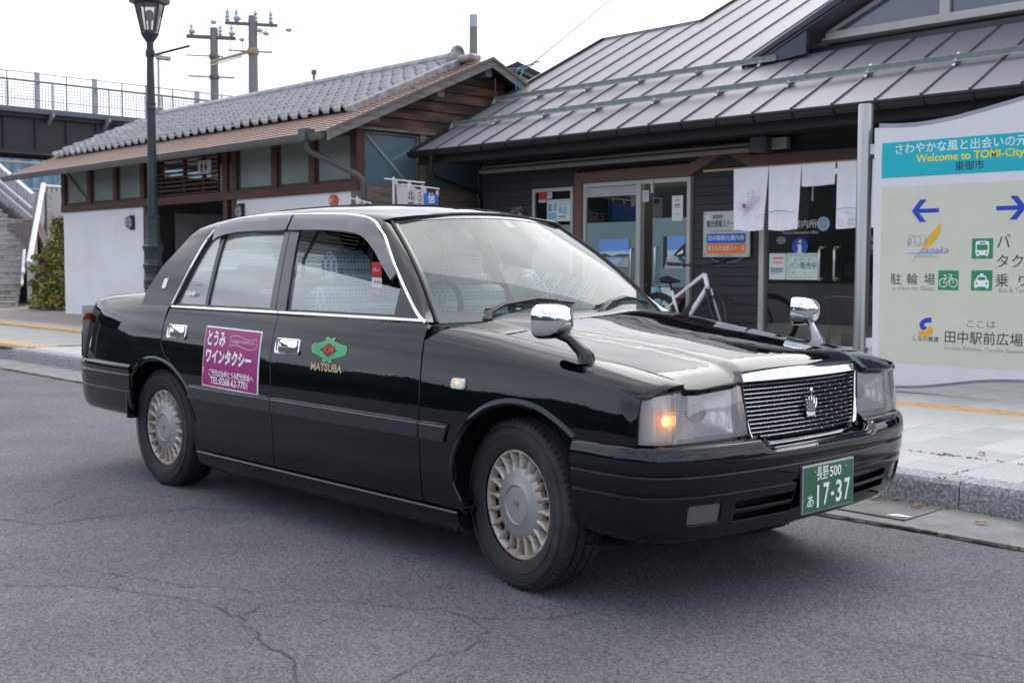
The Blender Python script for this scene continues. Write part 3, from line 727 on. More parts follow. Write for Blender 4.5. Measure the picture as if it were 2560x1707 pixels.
grn = mat('green_vinyl', (.02, .42, .17), rough=.4); redv = mat('red_vinyl', (.55, .015, .015), rough=.4); gold = mat('gold_vinyl', (.50, .36, .20), rough=.45)
E0 = dec(-1.158, .828, .0025)
star = [(-.128, .012), (-.118, .034), (-.085, .034), (-.03, .058), (-.035, .072), (-.018, .078), (0, .066), (.022, .078), (.036, .070), (.028, .056), (.085, .036), (.122, .030), (.130, .006), (.122, -.022), (.090, -.036), (.030, -.056), (.036, -.072), (.018, -.079), (0, -.068), (-.018, -.079), (-.036, -.072), (-.028, -.056), (-.085, -.034), (-.118, -.022)]
E0s = lambda d: (lambda a, b: PS(-1.158+a, .828+b)+Vector((0, -d, 0)))
poly2('company_emblem', [(a*1.05, b*.70) for a, b in star], E0s(.0022), gold, fdoor[0])
poly2('company_emblem', [(a, b*.64) for a, b in star], E0s(.0030), grn, fdoor[0])
poly2('company_emblem', [(-.072, 0), (0, .034), (.072, 0), (0, -.034)], E0s(.0038), gold, fdoor[0])
poly2('company_emblem', [(-.066, 0), (0, .031), (.066, 0), (0, -.031)], E0s(.0046), satin, fdoor[0])
text('KM', .046, at(E0s(.0056), 0, 0), redv, fdoor[0], bold=.05, wid=.085, shear=.2)
text('MATSUBA', .047, at(E0s(.0022), -.003, -.078), gold, fdoor[0], bold=.025, wid=.235, align='CENTER')
# side marker lamp
mk = MB(); rr = rrect(-.038, .038, -.021, .021, .012, 5); n = len(rr); vs = []
for s_, o_ in ((1, .0), (1, .008), (.85, .014), (.0, .016)):
    for a, b in rr: vs.append(PS(-.279+a*s_, .748+b*s_)+Vector((0, -o_, 0)))
mk.add(vs, [(i*n+k, i*n+(k+1) % n, (i+1)*n+(k+1) % n, (i+1)*n+k) for i in range(3) for k in range(n)], True)
mk.build('side_indicator', mat('indicator_lens', (.75, .72, .68), rough=.15, coat=1), ff[0])
MB().ball(PS(-.275, .749)+Vector((0, -.012, 0)), .011, 6, (1.2, .5, 1)).build('indicator_bulb', mat('bulb_dim', (.9, .5, .2), emit=(1, .45, .12), es=.9), ff[0])
# quarter emblem
em = MB(); rr = rrect(-.020, .020, -.027, .027, .008, 4); em.add([PG(-2.829+a, 1.095+b)+Vector((0, -.005, 0)) for a, b in rr]+[PG(-2.829+a, 1.095+b)+Vector((0, .002, 0)) for a, b in rr], [tuple(range(len(rr)))]+[(k, (k+1) % len(rr), len(rr)+(k+1) % len(rr), len(rr)+k) for k in range(len(rr))])
em.build('pillar_emblem', mat('ivory_emblem', (.75, .72, .66), rough=.3, coat=.5), taxi)

# --- dark inner shell so gaps read black
sh = MB()
for s in (-1, 1):
    xs = [-3.7+.1*i for i in range(44)]
    for i in range(len(xs)-1):
        for z0, z1 in ((.19, .38), (.38, .7), (.7, .955)):
            if z0 < .3 and (xs[i] < -3.05 or xs[i] > .2): continue
            xm = (xs[i]+xs[i+1])/2
            if z0 < .7 and (abs(xm) < .36 or abs(xm+2.785) < .36): continue
            if xm > .5: continue
            if xm > -.45 and z1 > .9: continue
            sh.add([(xs[i], s*(side(xs[i], z0)-.035), z0), (xs[i+1], s*(side(xs[i+1], z0)-.035), z0), (xs[i+1], s*(side(xs[i+1], z1)-.035), z1), (xs[i], s*(side(xs[i], z1)-.035), z1)], [(0, 1, 2, 3)])
sh.box(-3.1, .40, -.74, .74, .215, .22); sh.box(-3.7, -2.7, -.62, .62, .90, .93); sh.box(-.40, .60, -.60, .60, .74, .76); sh.box(.40, .45, -.70, .70, .26, .76)
for xc in (0, -2.785):
    for s in (-1, 1):   # wheel wells
        n = 14; R_ = .375; vs = []
        for i in range(n+1):
            t = math.pi*i/n; vs += [(xc+R_*math.cos(t), s*.78, .33+R_*math.sin(t)*.98), (xc+R_*math.cos(t), s*.50, .33+R_*math.sin(t)*.98)]
        sh.add(vs, [(2*i, 2*i+1, 2*i+3, 2*i+2) for i in range(n)])
        sh.add([(xc-R_, s*.50, .2), (xc+R_, s*.50, .2), (xc+R_, s*.50, .74), (xc-R_, s*.50, .74)], [(0, 1, 2, 3)])
sh.build('inner_shell', dark, taxi)
for y_ in (-.80, .62): MB().box(-.335, -.320, y_, y_+.18, .17, .36).build('mud_flap', blkpl, taxi)

# --- front bumper: profile swept round the plan curve
def spl(P):
    """catmull through points with arc length parameter -> f(t) in metres"""
    P = [Vector(p) for p in P]; Q = []
    for i in range(len(P)-1):
        a, b, c, d = P[max(0, i-1)], P[i], P[i+1], P[min(len(P)-1, i+2)]
        for k in range(10):
            t = k/10; Q.append(.5*((2*b)+(c-a)*t+(2*a-5*b+4*c-d)*t*t+(-a+3*b-3*c+d)*t**3))
    Q.append(P[-1]); S = [0]
    for i in range(1, len(Q)): S.append(S[-1]+(Q[i]-Q[i-1]).length)
    Lh = S[-1]/2
    def f(t):
        s = t+Lh; s = max(0, min(S[-1]-1e-7, s)); lo, hi = 0, len(S)-1
        while hi-lo > 1:
            m = (lo+hi)//2
            if S[m] <= s: lo = m
            else: hi = m
        return Q[lo].lerp(Q[lo+1], (s-S[lo])/(S[lo+1]-S[lo]))
    def nrm(t):
        d = (f(t+.012)-f(t-.012)).normalized(); return Vector((-d.y, d.x))
    return f, nrm, Lh
def plan(P):
    R_ = [(x, -y) for x, y in P]; R_ = R_+[(x, y) for x, y in P[::-1][1:]]   # right side first
    return spl(R_)
bp_f, bp_n, bL = plan([(.33, .846), (.45, .847), (.55, .841), (.618, .822), (.672, .780), (.720, .705), (.757, .58), (.784, .40), (.800, .2), (.803, 0)])
bprof = [(-.13, .598), (-.05, .606), (-.020, .607), (-.004, .600), (.003, .586), (.008, .560), (.009, .535), (.006, .517), (.001, .511), (.0, .509), (.004, .507), (.005, .500), (.003, .470), (-.001, .450), (-.006, .444), (-.0075, .441), (-.002, .438), (-.003, .425), (-.009, .39), (-.018, .345), (-.032, .305), (-.055, .280), (-.11, .268)]
_bo = sm([(i, p[0]) for i, p in enumerate(bprof)]); _bz = sm([(i, p[1]) for i, p in enumerate(bprof)])
def BF(f, nfun, bo, bz, dip=0):
    def g(t, v):
        v = v*20; c = f(t); n = nfun(t); 
        if n.dot(Vector((c.x-(-1.4), c.y))) < 0: n = -n
        z = bz(v); q = c+n*bo(v)
        if dip: z -= dip*(1-smooth((abs(q.y)-.315)/.06))*max(0, min(1, (z-.565)/.03))
        return Vector((q.x, q.y, z))
    return g
FB = BF(bp_f, bp_n, _bo, _bz, .030); vmax = (len(bprof)-1)/20
def vz(z, prof=bprof):
    for i in range(len(prof)-1):
        if prof[i][1] >= z >= prof[i+1][1]: return (i+(prof[i][1]-z)/(prof[i][1]-prof[i+1][1]))/20
    return 0
tY = lambda y: min(((abs(bp_f(t/400).y-y)+(0 if bp_f(t/400).x > .6 else 9)), t/400) for t in range(int(-bL*400), int(bL*400)))[1]
fogs = []
for s in (-1, 1):
    a, b = sorted((tY(s*.56), tY(s*.70))); fogs.append((a, b))
holes = [rrect(a, b, vz(.408), vz(.338), .012, 2) for a, b in fogs]
a0 = tY(.50)
holes += [rrect(-a0+.0, -.19, vz(.405), vz(.375), .008, 2), rrect(-a0, -.19, vz(.365), vz(.335), .008, 2), rrect(.19, a0, vz(.405), vz(.375), .008, 2), rrect(.19, a0, vz(.365), vz(.335), .008, 2)]
fb_o = spanel('front_bumper', [(-bL+.0, 0), (bL, 0), (bL, vmax-.15), (bL-.05, vmax-.001), (-bL+.05, vmax-.001), (-bL, vmax-.15)], FB, paint, taxi, holes=holes, step=.045, grid=.025, gx=.04, dep=.02, rnd=.003, out=lambda p: Vector((p.x+1.5, p.y*1.2, (p.z-.5)*3)))
ins = MB()
ins.box(.50, .70, -.60, .60, .28, .56)
ins.build('bumper_backing', dark, fb_o)
fogm = glass('fog_lens', (.75, .77, .78), refl=2, haze=.25, hazec=(.5, .5, .5)); refm = mat('reflector', (.93, .94, .96), rough=.16, metal=.55, var=.10, scale=30)
for a, b in fogs:
    fl = empty('fog_lamp'); fl.parent = taxi
    spanel('fog_lens', rrect(a+.004, b-.004, vz(.405), vz(.341), .008, 2), FB, fogm, fl, step=.04, grid=.02, dep=0, off=-.008)
    mb = MB(); st = 16
    for i in range(st):
        t = a+.006+(b-a-.012)*i/st; mb.tube([FB(t, vz(.402))-Vector((.012, 0, 0)), FB(t, vz(.344))-Vector((.012, 0, 0))], .0022, 4)
    mb.build('fog_lens_ribs', fogm, fl)
    c = FB((a+b)/2, vz(.373)); MB().box(c.x-.075, c.x-.05, c.y-.065, c.y+.065, .340, .406).build('fog_reflector', mat('dull_reflector', (.30, .30, .30), rough=.3, metal=.8), fl)
# licence plate
pl = empty('licence_plate'); pl.parent = taxi
PX = .822
PLT = Matrix.Rotation(R(0), 4, 'Z')
frm = MB(); frm.bbox(PX-.020, PX-.006, -.172, .172, .318, .492, .003); frm.build('plate_frame', mat('plate_frame', (.5, .5, .52), rough=.3, metal=.9), pl)
plg = mat('plate_green', (.025, .125, .065), rough=.35, var=.05)
MB().bbox(PX-.008, PX-.004, -.165, .165, .324, .486, .0015).build('plate_face', plg, pl)
pw = mat('plate_white', (.86, .87, .86), rough=.4, var=.02)
PF_ = plane_fn((PX-.0025, 0, .405), (0, 1, 0), (0, 0, 1))
text('長野', .056, at(PF_, -.050, .048), pw, pl, bold=.008, sx=.72)
text('500', .052, at(PF_, .037, .049), pw, pl, bold=.02, wid=.078)
text('あ', .050, at(PF_, -.128, -.045), pw, pl, bold=.008)
for ch, xo in (('1', -.078), ('7', -.024), ('3', .063), ('7', .118)): text(ch, .110, at(PF_, xo, -.030), pw, pl, bold=.020, wid=.014 if ch == '1' else .040) if ch != '1' else strokes('lettering', [([(xo, .012), (xo, -.070)], .013)], PF_, pw, pl)
poly2('lettering', [(.009, -.024), (.029, -.024), (.029, -.038), (.009, -.038)], PF_, pw, pl)
for sy in (-.105, .105): MB().lathe([(0, .004), (.004, .003), (.005, 0)], 8, Matrix.Translation((PX-.002, sy*1.0, .465)) @ Matrix.Rotation(R(90), 4, 'Y')).build('plate_bolt', mch, pl)
# --- rear bumper
rp_f, rp_n, rL = plan([(-3.02, .846), (-3.25, .847), (-3.5, .842), (-3.66, .826), (-3.76, .78), (-3.82, .68), (-3.85, .5), (-3.86, 0)])
rprof = [(-.10, .640), (-.03, .648), (-.006, .645), (.004, .630), (.006, .612), (.002, .600), (-.001, .592), (.004, .585), (.004, .54), (.002, .505), (-.003, .500), (.001, .494), (-.002, .45), (-.010, .40), (-.030, .365), (-.06, .35)]
RB = BF(rp_f, rp_n, sm([(i, p[0]) for i, p in enumerate(rprof)]), sm([(i, p[1]) for i, p in enumerate(rprof)]))
gpanel('rear_bumper', RB, lin(-rL+.001, rL-.001, 90), lin(0.0005, 15/20-.001, 60), paint, taxi, out=lambda p: Vector((-(p.x+1.5), p.y*1.2, (p.z-.5)*3)))
for s in (-1, 1):
    mb = MB(); t0 = s*(rL-.70); mb.add([RB(t0+a, v/40)+Vector((0, s*.0012, 0)) for v in range(2, 30) for a in (-.012, .012)], [(2*i, 2*i+1, 2*i+3, 2*i+2) for i in range(27)], True); mb.build('bumper_joint', blkpl, taxi)
# front fascia behind lamps
fp_f, fp_n, fL = plan([(.585, .812), (.615, .806), (.645, .785), (.668, .74), (.683, .66), (.695, .52), (.704, .38), (.710, .2), (.712, 0)])
def FF(off_):
    def g(t, z):
        c = fp_f(t); n = fp_n(t)
        if n.dot(Vector((c.x+1.4, c.y))) < 0: n = -n
        q = c+n*(off_+.09*(.70-z)*(1 if abs(c.y) < 10 else 0)); return Vector((q.x, q.y, z))
    return g
tF = lambda y: min(((abs(fp_f(t/400).y-y)), t/400) for t in range(int(-fL*400), int(fL*400)))[1]
fo = lambda p: Vector((p.x+1.0, p.y*.9, 0))
ztop = lambda y: interp(abs(y), [(0, .806), (.385, .800), (.60, .796), (.69, .788), (.78, .779), (.815, .768)])
spanel('front_panel', [(-fL, .56), (fL, .56), (fL, .78), (-fL, .78)], FF(-.075), mat('lamp_cavity', (.05, .05, .055), rough=.5), taxi, step=.06, dep=0, out=fo)
flutem = mat('fluting', (.75, .76, .78), rough=.15, coat=1)
for s in (-1, 1):
    hl = empty('headlight'); hl.parent = taxi
    te = s*(fL-.006); ti = tF(s*.388); td = tF(s*.700)
    def zt(t): return ztop(fp_f(t).y)-.004
    def seg(a, b, zb=.612, n=10): return [(a+(b-a)*i/n, zt(a+(b-a)*i/n)) for i in range(n+1)]+[(b, zb), (a, zb)]
    # leaning inner edge
    lens = seg(te, ti-s*.004); lens[-2] = (ti+s*(-.030), .612)
    spanel('lens', lens, FF(.0), lensg, hl, step=.03, dep=0, out=fo)
    rimm = mat('lamp_gasket', (.02, .02, .02), rough=.4)
    # bright bezel behind
    spanel('reflector', [(p[0], p[1]) for p in seg(td-s*.012, ti+s*.01, .620)], lambda t, z: FF(-.035)(t, z)-Vector((.05*math.sin(max(0, min(1, (z-.61)/.17))*math.pi)*math.sin(max(0, min(1, (abs(fp_f(t).y)-.39)/.30))*math.pi), 0, 0)), refm, hl, step=.03, dep=0, out=fo)
    spanel('indicator_reflector', seg(te-s*.012, td+s*.010, .620), lambda t, z: FF(-.030)(t, z), mat('frosted_reflector', (.88, .88, .89), rough=.3, metal=.3, var=.1, scale=60), hl, step=.03, dep=0, out=fo)
    rib = MB()
    n = 26
    for i in range(n):
        t = td+s*.010+(te-td-s*.02)*i/n; rib.tube([FF(-.004)(t, .618), FF(-.004)(t, zt(t)-.008)], .0013, 4)
    for i in range(16):
        z = .620+i*.0098; rib.tube([FF(-.004)(td+s*.012+(te-td-s*.02)*k/8, z) for k in range(9)], .0009, 4)
    t1 = td-s*.014
    for i in range(22):
        z = .618+i*.0073
        if z < zt(t1)-.006: rib.tube([FF(-.005)(t1, z), FF(-.005)(t1-s*.055, z)], .0015, 4)
    for i in range(26):
        t = t1-s*(.062+.0085*i)
        if abs(fp_f(t).y) > .42: rib.tube([FF(-.006)(t, .640), FF(-.006)(t, .640+.10*(.6+.4*math.sin(i)))], .0011, 4)
    rib.build('lens_fluting', flutem, hl)
    dv = MB(); dv.tube([FF(-.004)(td+s*(.02-.03*k/8), .614+(zt(td)-.614)*k/8) for k in range(9)], .004, 6); dv.build('lamp_divider', mat('clear_plastic', (.55, .56, .58), rough=.1, coat=1), hl)
    fr = MB()
    pth = [FF(.001)(p[0], p[1]+(.001 if j < 11 else 0)) for j, p in enumerate(lens)]; fr.tube(pth+[pth[0]], .0042, 6); fr.build('lamp_gasket', rimm, hl)
    if s < 0:
        c = FF(-.03)(tF(-.742), .688)
        MB().ball(c+Vector((.006, -.006, 0)), .017, 8).build('bulb', mat('bulb_lit', (1, .5, .1), emit=(1, .42, .05), es=22), hl)
        MB().ball(c+Vector((-.006, .004, 0)), .040, 8, (.5, 1.1, .8)).build('bulb_glow_cap', mat('amber_cap', (.85, .22, .03), rough=.3, emit=(1, .20, .02), es=.9), hl)
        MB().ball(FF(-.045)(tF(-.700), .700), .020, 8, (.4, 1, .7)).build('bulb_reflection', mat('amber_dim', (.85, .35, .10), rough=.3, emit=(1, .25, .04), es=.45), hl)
    else: MB().ball(FF(-.03)(tF(.742), .688), .018, 8).build('bulb', mat('amber_cap2', (.8, .25, .05), rough=.3), hl)
for s in (-1, 1):
    a_, b_ = sorted((tF(s*.325), s*(fL-.004))); spanel('lamp_sill', [(a_, .55), (b_, .55), (b_, .611), (a_, .611)], FF(-.006), paint, taxi, step=.05, dep=.01, out=fo)
# --- grille
gr = empty('grille'); gr.parent = taxi
GX = lambda y, z: Vector((.722-.030*(abs(y)/.38)**2+.10*(.70-z), y, z))
gout = lambda p: Vector((1, 0, 0))
hw = lambda z: interp(z, [(.57, .315), (.585, .330), (.62, .345), (.70, .362), (.79, .382)])   # half width
spanel('grille_backing', [(-.36, .59), (.36, .59), (.38, .80), (-.38, .80)], lambda y, z: GX(y, z)-Vector((.035, 0, 0)), dark, gr, step=.1, dep=0, out=gout)
slm = mat('grille_chrome', (.40, .40, .45), rough=.2, metal=1); sld = mat('grille_dark', (.02, .02, .022), rough=.5, metal=.2)
for i in range(13):
    z = .598+i*.0150; W_ = hw(z)-.008; ys = [-W_+2*W_*k/16 for k in range(17)]
    mb = MB()
    for za, zb, dx0, dx1 in ((.0056, .0026, .0, .002), (.0026, .0004, .002, -.006)):
        mb.add([GX(y, z+za)+Vector((dx0, 0, 0)) for y in ys]+[GX(y, z+zb)+Vector((dx1, 0, 0)) for y in ys], [(k, k+1, 17+k+1, 17+k) for k in range(16)])
    mb.add([GX(y, z+.0062) for y in ys]+[GX(y, z+.0072)+Vector((-.016, 0, 0)) for y in ys], [(k, k+1, 17+k+1, 17+k) for k in range(16)])
    mb.build('slat', slm, gr)
tee = MB(); nb = MB()
for i in range(14):
    z = .5905+i*.0150; W_ = hw(z)-.012; n = 46
    for k in range(n):
        y = -W_+2*W_*(k+.5)/n; p = GX(y, z); tee.box(p.x-.026, p.x-.014, y-.0018, y+.0018, z-.0045, z+.0045)
for i in range(13):
    for k in range(-4, 5):
        z = .598+i*.0150; y = (k+(.5 if i % 2 else 0))*.082
        if abs(y) < hw(z)-.03: p = GX(y, z+.002); nb.box(p.x, p.x+.002, y-.0032, y+.0032, z+.0005, z+.0042)
tee.build('grille_mesh', sld, gr, kind='stuff'); nb.build('grille_studs', chrome, gr, kind='stuff')
# chrome surround: thin at sides and bottom, deep bar on top
pts = [(-.388, .806), (-.372, .70), (-.352, .62), (-.338, .592), (-.315, .580), (-.27, .577), (0, .577), (.27, .577), (.315, .580), (.338, .592), (.352, .62), (.372, .70), (.388, .806)]
pp = []
for a, b in zip(pts, pts[1:]):
    for k in range(5): pp.append((a[0]+(b[0]-a[0])*k/5, a[1]+(b[1]-a[1])*k/5))
pp.append(pts[-1]); vs = []
for y, z in pp:
    p = GX(y, z); o = Vector((0, y, (z-.72)*1.0)).normalized() if abs(y) > .27 else Vector((0, 0, -1))
    wd = .011 if abs(y) < .34 and z < .60 else .013
    for a, dx in ((-.5, -.01), (-.5, .006), (-.15, .012), (.15, .012), (.5, .005), (.5, -.014)): vs.append(p+o*a*wd+Vector((dx, 0, 0)))
n = len(pp); MB().add(vs, [(i*6+k, i*6+k+1, (i+1)*6+k+1, (i+1)*6+k) for i in range(n-1) for k in range(5)], True).build('grille_surround', chrome, gr)
def TB(y, v):   # deep bar, face nearly upright then rolling back onto the hood
    x0 = .722-.030*(abs(y)/.38)**2-.009; t = max(0, (v-.55)/.45); c = (abs(y)/.38)**2
    zz = .798+.026*min(v, .55)/.55+.012*math.sin(t*math.pi/2); xx = x0+.014-.006*min(v, .55)/.55-.030*(1-math.cos(t*math.pi/2)); return Vector((xx, y*(1-.02*v), zz-.010*c*v))
spanel('grille_top_bar', [(-.392, 0), (.392, 0), (.385, .9), (.36, 1.0), (-.36, 1.0), (-.385, .9)], TB, chrome, gr, step=.05, gx=.05, grid=.12, dep=.010, rnd=.003, out=lambda p: Vector((1, 0, .6)))
# crown emblem on the grille
ce = MB(); cx = GX(0, .70).x+.012
for k in range(-2, 3):
    y = k*.0125; ce.tube([(cx, y*.85, .665), (cx+.003, y*1.15, .705-.004*abs(k)), (cx, y*1.3, .728-.006*abs(k))], [.0045, .0052, .003], 6)
ce.bbox(cx-.004, cx+.004, -.027, .027, .650, .666, .002); ce.ball((cx, 0, .745), .010, 6, (.6, .9, 1.1)); ce.tube([(cx, 0, .725), (cx, 0, .752)], .004, 6)
ce.build('crown_emblem', chrome, gr)
# --- mirrors on the fenders
def fmirror(s):
    m = empty('fender_mirror'); m.parent = taxi
    b = Vector((.300, -.742, .868)); h = Vector((.205, -.800, 1.000))
    st = MB(); st.tube([b+Vector((0, 0, -.012)), b+Vector((-.002, 0, .012)), b+Vector((-.018, -.012, .035)), b.lerp(h, .55), h+Vector((.012, 0, -.040))], [.040, .034, .024, .020, .022], 12, sq=(1, .8)); o1 = st.build('mirror_stalk', paint if s < 0 else mat('mirror_stalk_satin', (.25, .25, .28), rough=.18, metal=.9), m)
    # head: rounded shell, glass facing backwards
    vs = []; n = 24
    for xo, sc_ in ((-.055, .93), (-.053, 1.0), (-.033, 1.02), (-.003, .985), (.022, .88), (.040, .70), (.052, .42), (.056, 0)):
        for a, bb in rrect(-.069, .069, -.060, .060, .038, 5):
            vs.append(h+Vector((xo, a*sc_, bb*sc_+(1-sc_)*.006)))
    k = 24; mb = MB(); mb.add(vs, [(i*k+j, i*k+(j+1) % k, (i+1)*k+(j+1) % k, (i+1)*k+j) for i in range(7) for j in range(k)], True); o2 = mb.build('mirror_housing', chrome, m)
    mb = MB(); vs = [h+Vector((-.0535, a*.90, bb*.90)) for a, bb in rrect(-.069, .069, -.060, .060, .038, 5)]; mb.add(vs, [tuple(range(k))]); o3 = mb.build('mirror_glass', mat('mirror_glass', (.55, .57, .6), rough=.02, metal=1), m)
    lw = MB(); vs = []
    for xo, sc_ in ((-.046, 1.01), (-.033, 1.025), (-.003, .99), (.022, .885), (.040, .705)):
        for a in (-.056, -.03, 0, .03, .056): vs.append(h+Vector((xo, a*sc_, -.0605*sc_+(1-sc_)*.006+.004*(abs(a)/.056)**4)))
    lw.add(vs, [(i*5+j, i*5+j+1, (i+1)*5+j+1, (i+1)*5+j) for i in range(4) for j in range(4)], True); o4 = lw.build('mirror_underside', paint, m)
    if s > 0:
        for o in (o1, o2, o3, o4):
            if o is not o1: o.data.transform(Matrix.Translation(h) @ Matrix.Rotation(R(-17), 4, 'Z') @ Matrix.Translation(-h))
            o.data.transform(Matrix.Diagonal((1, -1, 1, 1))); o.data.flip_normals()
fmirror(-1); fmirror(1)
# --- wipers
def wiper(px, py, L_, ang):
    wp = empty('wiper'); wp.parent = taxi
    n = WS(0, 0); 
    def on(u, v, d): 
        p = WS(u, v); a = (WS(u+.01, v)-WS(u-.01, v)).cross(WS(u, v+.01)-WS(u, v-.01)).normalized()
        if a.z < 0: a = -a
        return p+a*d
    u0 = py/.71
    P0 = Vector((WS(u0, 0).x+.035, py, .968))
    u1 = u0+L_*.62/.71; A = [P0, P0+Vector((-.03, .035, .035)), on(u0+.16, .09, .035), on(u1, .14, .028)]
    mb = MB(); mb.tube([P0+Vector((0, 0, -.02)), P0+Vector((0, 0, .012))], .018, 10); mb.tube(A, [.017, .016, .013, .009], 6, sq=(1, .6)); mb.build('wiper_arm', blkpl, wp)
    mb = MB(); ua, ub = u0+.05, u0+.05+L_/.71
    mb.tube([on(ua+(ub-ua)*k/10, .085+.10*k/10*0+.055*math.sin(k/10*2.6), .010) for k in range(11)], .009, 5, sq=(1, .6))
    mb.tube([on(ua+(ub-ua)*(.2+.6*k/6), .085+.055*math.sin((.2+.6*k/6)*2.6), .026-.012*abs(k-3)/3) for k in range(7)], .006, 5)
    mb.build('wiper_blade', blkpl, wp)
wiper(0, -.50, .52, 0); wiper(0, .165, .46, 0)
# --- wheels
def tyre_mesh():
    prof = [(.205, -.085), (.222, -.094), (.250, -.101), (.280, -.100), (.300, -.092), (.311, -.080), (.3165, -.062), (.3172, -.045)]
    prof2 = [(.3172, -.045), (.309, -.044), (.309, -.036), (.3180, -.035), (.3182, -.006), (.310, -.005), (.310, .005), (.3182, .006), (.3180, .035), (.309, .036), (.309, .044), (.3172, .045), (.3165, .062), (.311, .080), (.300, .092), (.28, .1), (.25, .1), (.205, .085)]
    mb = MB(); mb.lathe(prof, 96, ax='y'); mb.lathe(prof2, 96, ax='y')
    # shoulder sipes
    for k in range(72):
        t = 2*math.pi*k/72; T = Matrix.Rotation(t, 4, 'Y')
        mb.box(.3085, .3172, -.084, -.066, -.0022, .0022, T)
    for r in (.252, .290):   # sidewall rings
        mb.lathe([(r-.002, -.1), (r, -.1035), (r+.002, -.1)], 72, ax='y')
    return mb.mesh('tyre', rubber)
def hub_parts(par):
    mb = MB()   # centre dish (outer side is -y)
    mb.lathe([(0, -.086), (.030, -.087), (.066, -.084), (.068, -.081), (.070, -.085), (.0735, -.087), (.078, -.084), (.110, -.080), (.134, -.072), (.140, -.064), (.140, -.045)], 60, ax='y')
    o = mb.build('hubcap_centre', hubm, par)
    mb = MB(); mb.lathe([(.188, -.05), (.190, -.074), (.195, -.080), (.203, -.079), (.207, -.072), (.207, -.055)], 80, ax='y')
    mb.build('hubcap_rim', hubd, par)
    for k in range(20):
        T = Matrix.Rotation(2*math.pi*k/20+.05, 4, 'Y'); mb = MB()
        vs = []
        for r, hwid, y in ((.122, .010, -.076), (.150, .0085, -.074), (.175, .0062, -.077), (.194, .0035, -.079)):
            vs += [T @ Vector((r, y+.030, -hwid*1.5)), T @ Vector((r, y+.003, -hwid)), T @ Vector((r, y-.003, 0)), T @ Vector((r, y+.003, hwid)), T @ Vector((r, y+.030, hwid*1.5))]
        mb.add(vs, [(i*5+j, i*5+j+1, (i+1)*5+j+1, (i+1)*5+j) for i in range(3) for j in range(4)], True)
        mb.build('hubcap_fin', hubd, par)
    mb = MB(); mb.lathe([(.10, -.050), (.150, -.046), (.200, -.04)], 40, ax='y'); mb.build('hubcap_shadow_gap', mat('hub_rust', (.055, .035, .025), rough=.8, var=.5, scale=12), par)
    ce = MB()
    for k in range(-2, 3): ce.tube([(k*.0058*.8, -.089, -.010), (k*.0058*1.3, -.089, .012)], .0020, 4)
    ce.box(-.013, .013, -.090, -.085, -.016, -.010); ce.build('hub_emblem', hubm, par)
tm = tyre_mesh()
for (x, y, rz, rx) in ((0, -.693, R(-8.5), .06), (-2.785, -.682, 0, .4), (0, .693, R(-8.5)+math.pi, 1), (-2.785, .682, math.pi, 2)):
    wq = empty('wheel', (x, y, .3165), rz); wq.parent = taxi; wq.rotation_euler = (0, 0, rz)
    link('tyre', tm, None, wq); hub_parts(wq)
    MB().lathe([(0, .0), (.20, .0), (.205, -.06)], 32, ax='y').build('wheel_back', dark, wq)
# --- interior
seatm = mat('seat_grey', (.42, .48, .47), rough=.8, var=.1); cover = mat('seat_cover_white', (.66, .72, .76), rough=.85, var=.06)
def dotcover():
    m = mat('seat_cover_rings', (.60, .68, .76), rough=.85, var=.05); t = m.node_tree; b = t.nodes['Principled BSDF']
    tcn = nn(t, 'ShaderNodeTexCoord'); vo = nn(t, 'ShaderNodeTexVoronoi'); vo.inputs['Scale'].default_value = 52; vo.inputs['Randomness'].default_value = .12
    t.links.new(tcn.outputs['Object'], vo.inputs['Vector'])
    r1 = nn(t, 'ShaderNodeValToRGB'); e = r1.color_ramp.elements; e[0].position = .20; e[0].color = (.62, .70, .76, 1); e[1].position = .30; e[1].color = (.10, .14, .30, 1)
    q = e.new(.40); q.color = (.10, .14, .30, 1); q = e.new(.46); q.color = (.62, .70, .76, 1)
    t.links.new(vo.outputs['Distance'], r1.inputs[0]); t.links.new(r1.outputs[0], b.inputs['Base Color']); return m
ringm = dotcover()
def seat(y, w_):
    s = empty('front_seat'); s.parent = taxi
    MB().bbox(-1.48, -1.0, y-w_/2, y+w_/2, .40, .58, .05).build('seat_cushion', seatm, s)
    T = Matrix.Translation((-1.46, y, .58)) @ Matrix.Rotation(R(-16), 4, 'Y')
    MB().bbox(-.07, .07, -w_/2, w_/2, 0, .53, .04, T).build('seat_back', ringm, s)
    MB().bbox(-.085, .085, -w_/2-.01, w_/2+.01, .02, .18, .03, T).build('seat_lower', seatm, s)
    T2 = Matrix.Translation((-1.625, y, 1.105)) @ Matrix.Rotation(R(-10), 4, 'Y')
    MB().bbox(-.055, .055, -.145, .145, .0, .165, .05, T2).build('headrest', ringm, s)
    MB().bbox(-.060, .062, -.148, .148, -.01, .06, .03, T2).build('headrest_cover', cover, s)
    mb = MB(); mb.tube([(-1.62, y-.07, 1.06), (-1.61, y-.07, 1.12)], .008, 6); mb.tube([(-1.62, y+.07, 1.06), (-1.61, y+.07, 1.12)], .008, 6); mb.build('headrest_post', chrome, s)
seat(-.37, .50); seat(.37, .50)
rs = empty('rear_seat'); rs.parent = taxi
MB().bbox(-2.75, -2.25, -.64, .64, .38, .62, .06).build('seat_cushion', seatm, rs)
T = Matrix.Translation((-2.72, 0, .58)) @ Matrix.Rotation(R(-22), 4, 'Y')
MB().bbox(-.09, .09, -.64, .64, 0, .50, .06, T).build('seat_back', cover, rs)
for y in (-.34, .34): MB().bbox(-2.95, -2.80, y-.22, y+.22, .98, 1.14, .05).build('seat_cover', cover, rs)
MB().box(-3.05, -2.80, -.62, .62, 1.0, 1.03).build('parcel_shelf', seatm, rs)
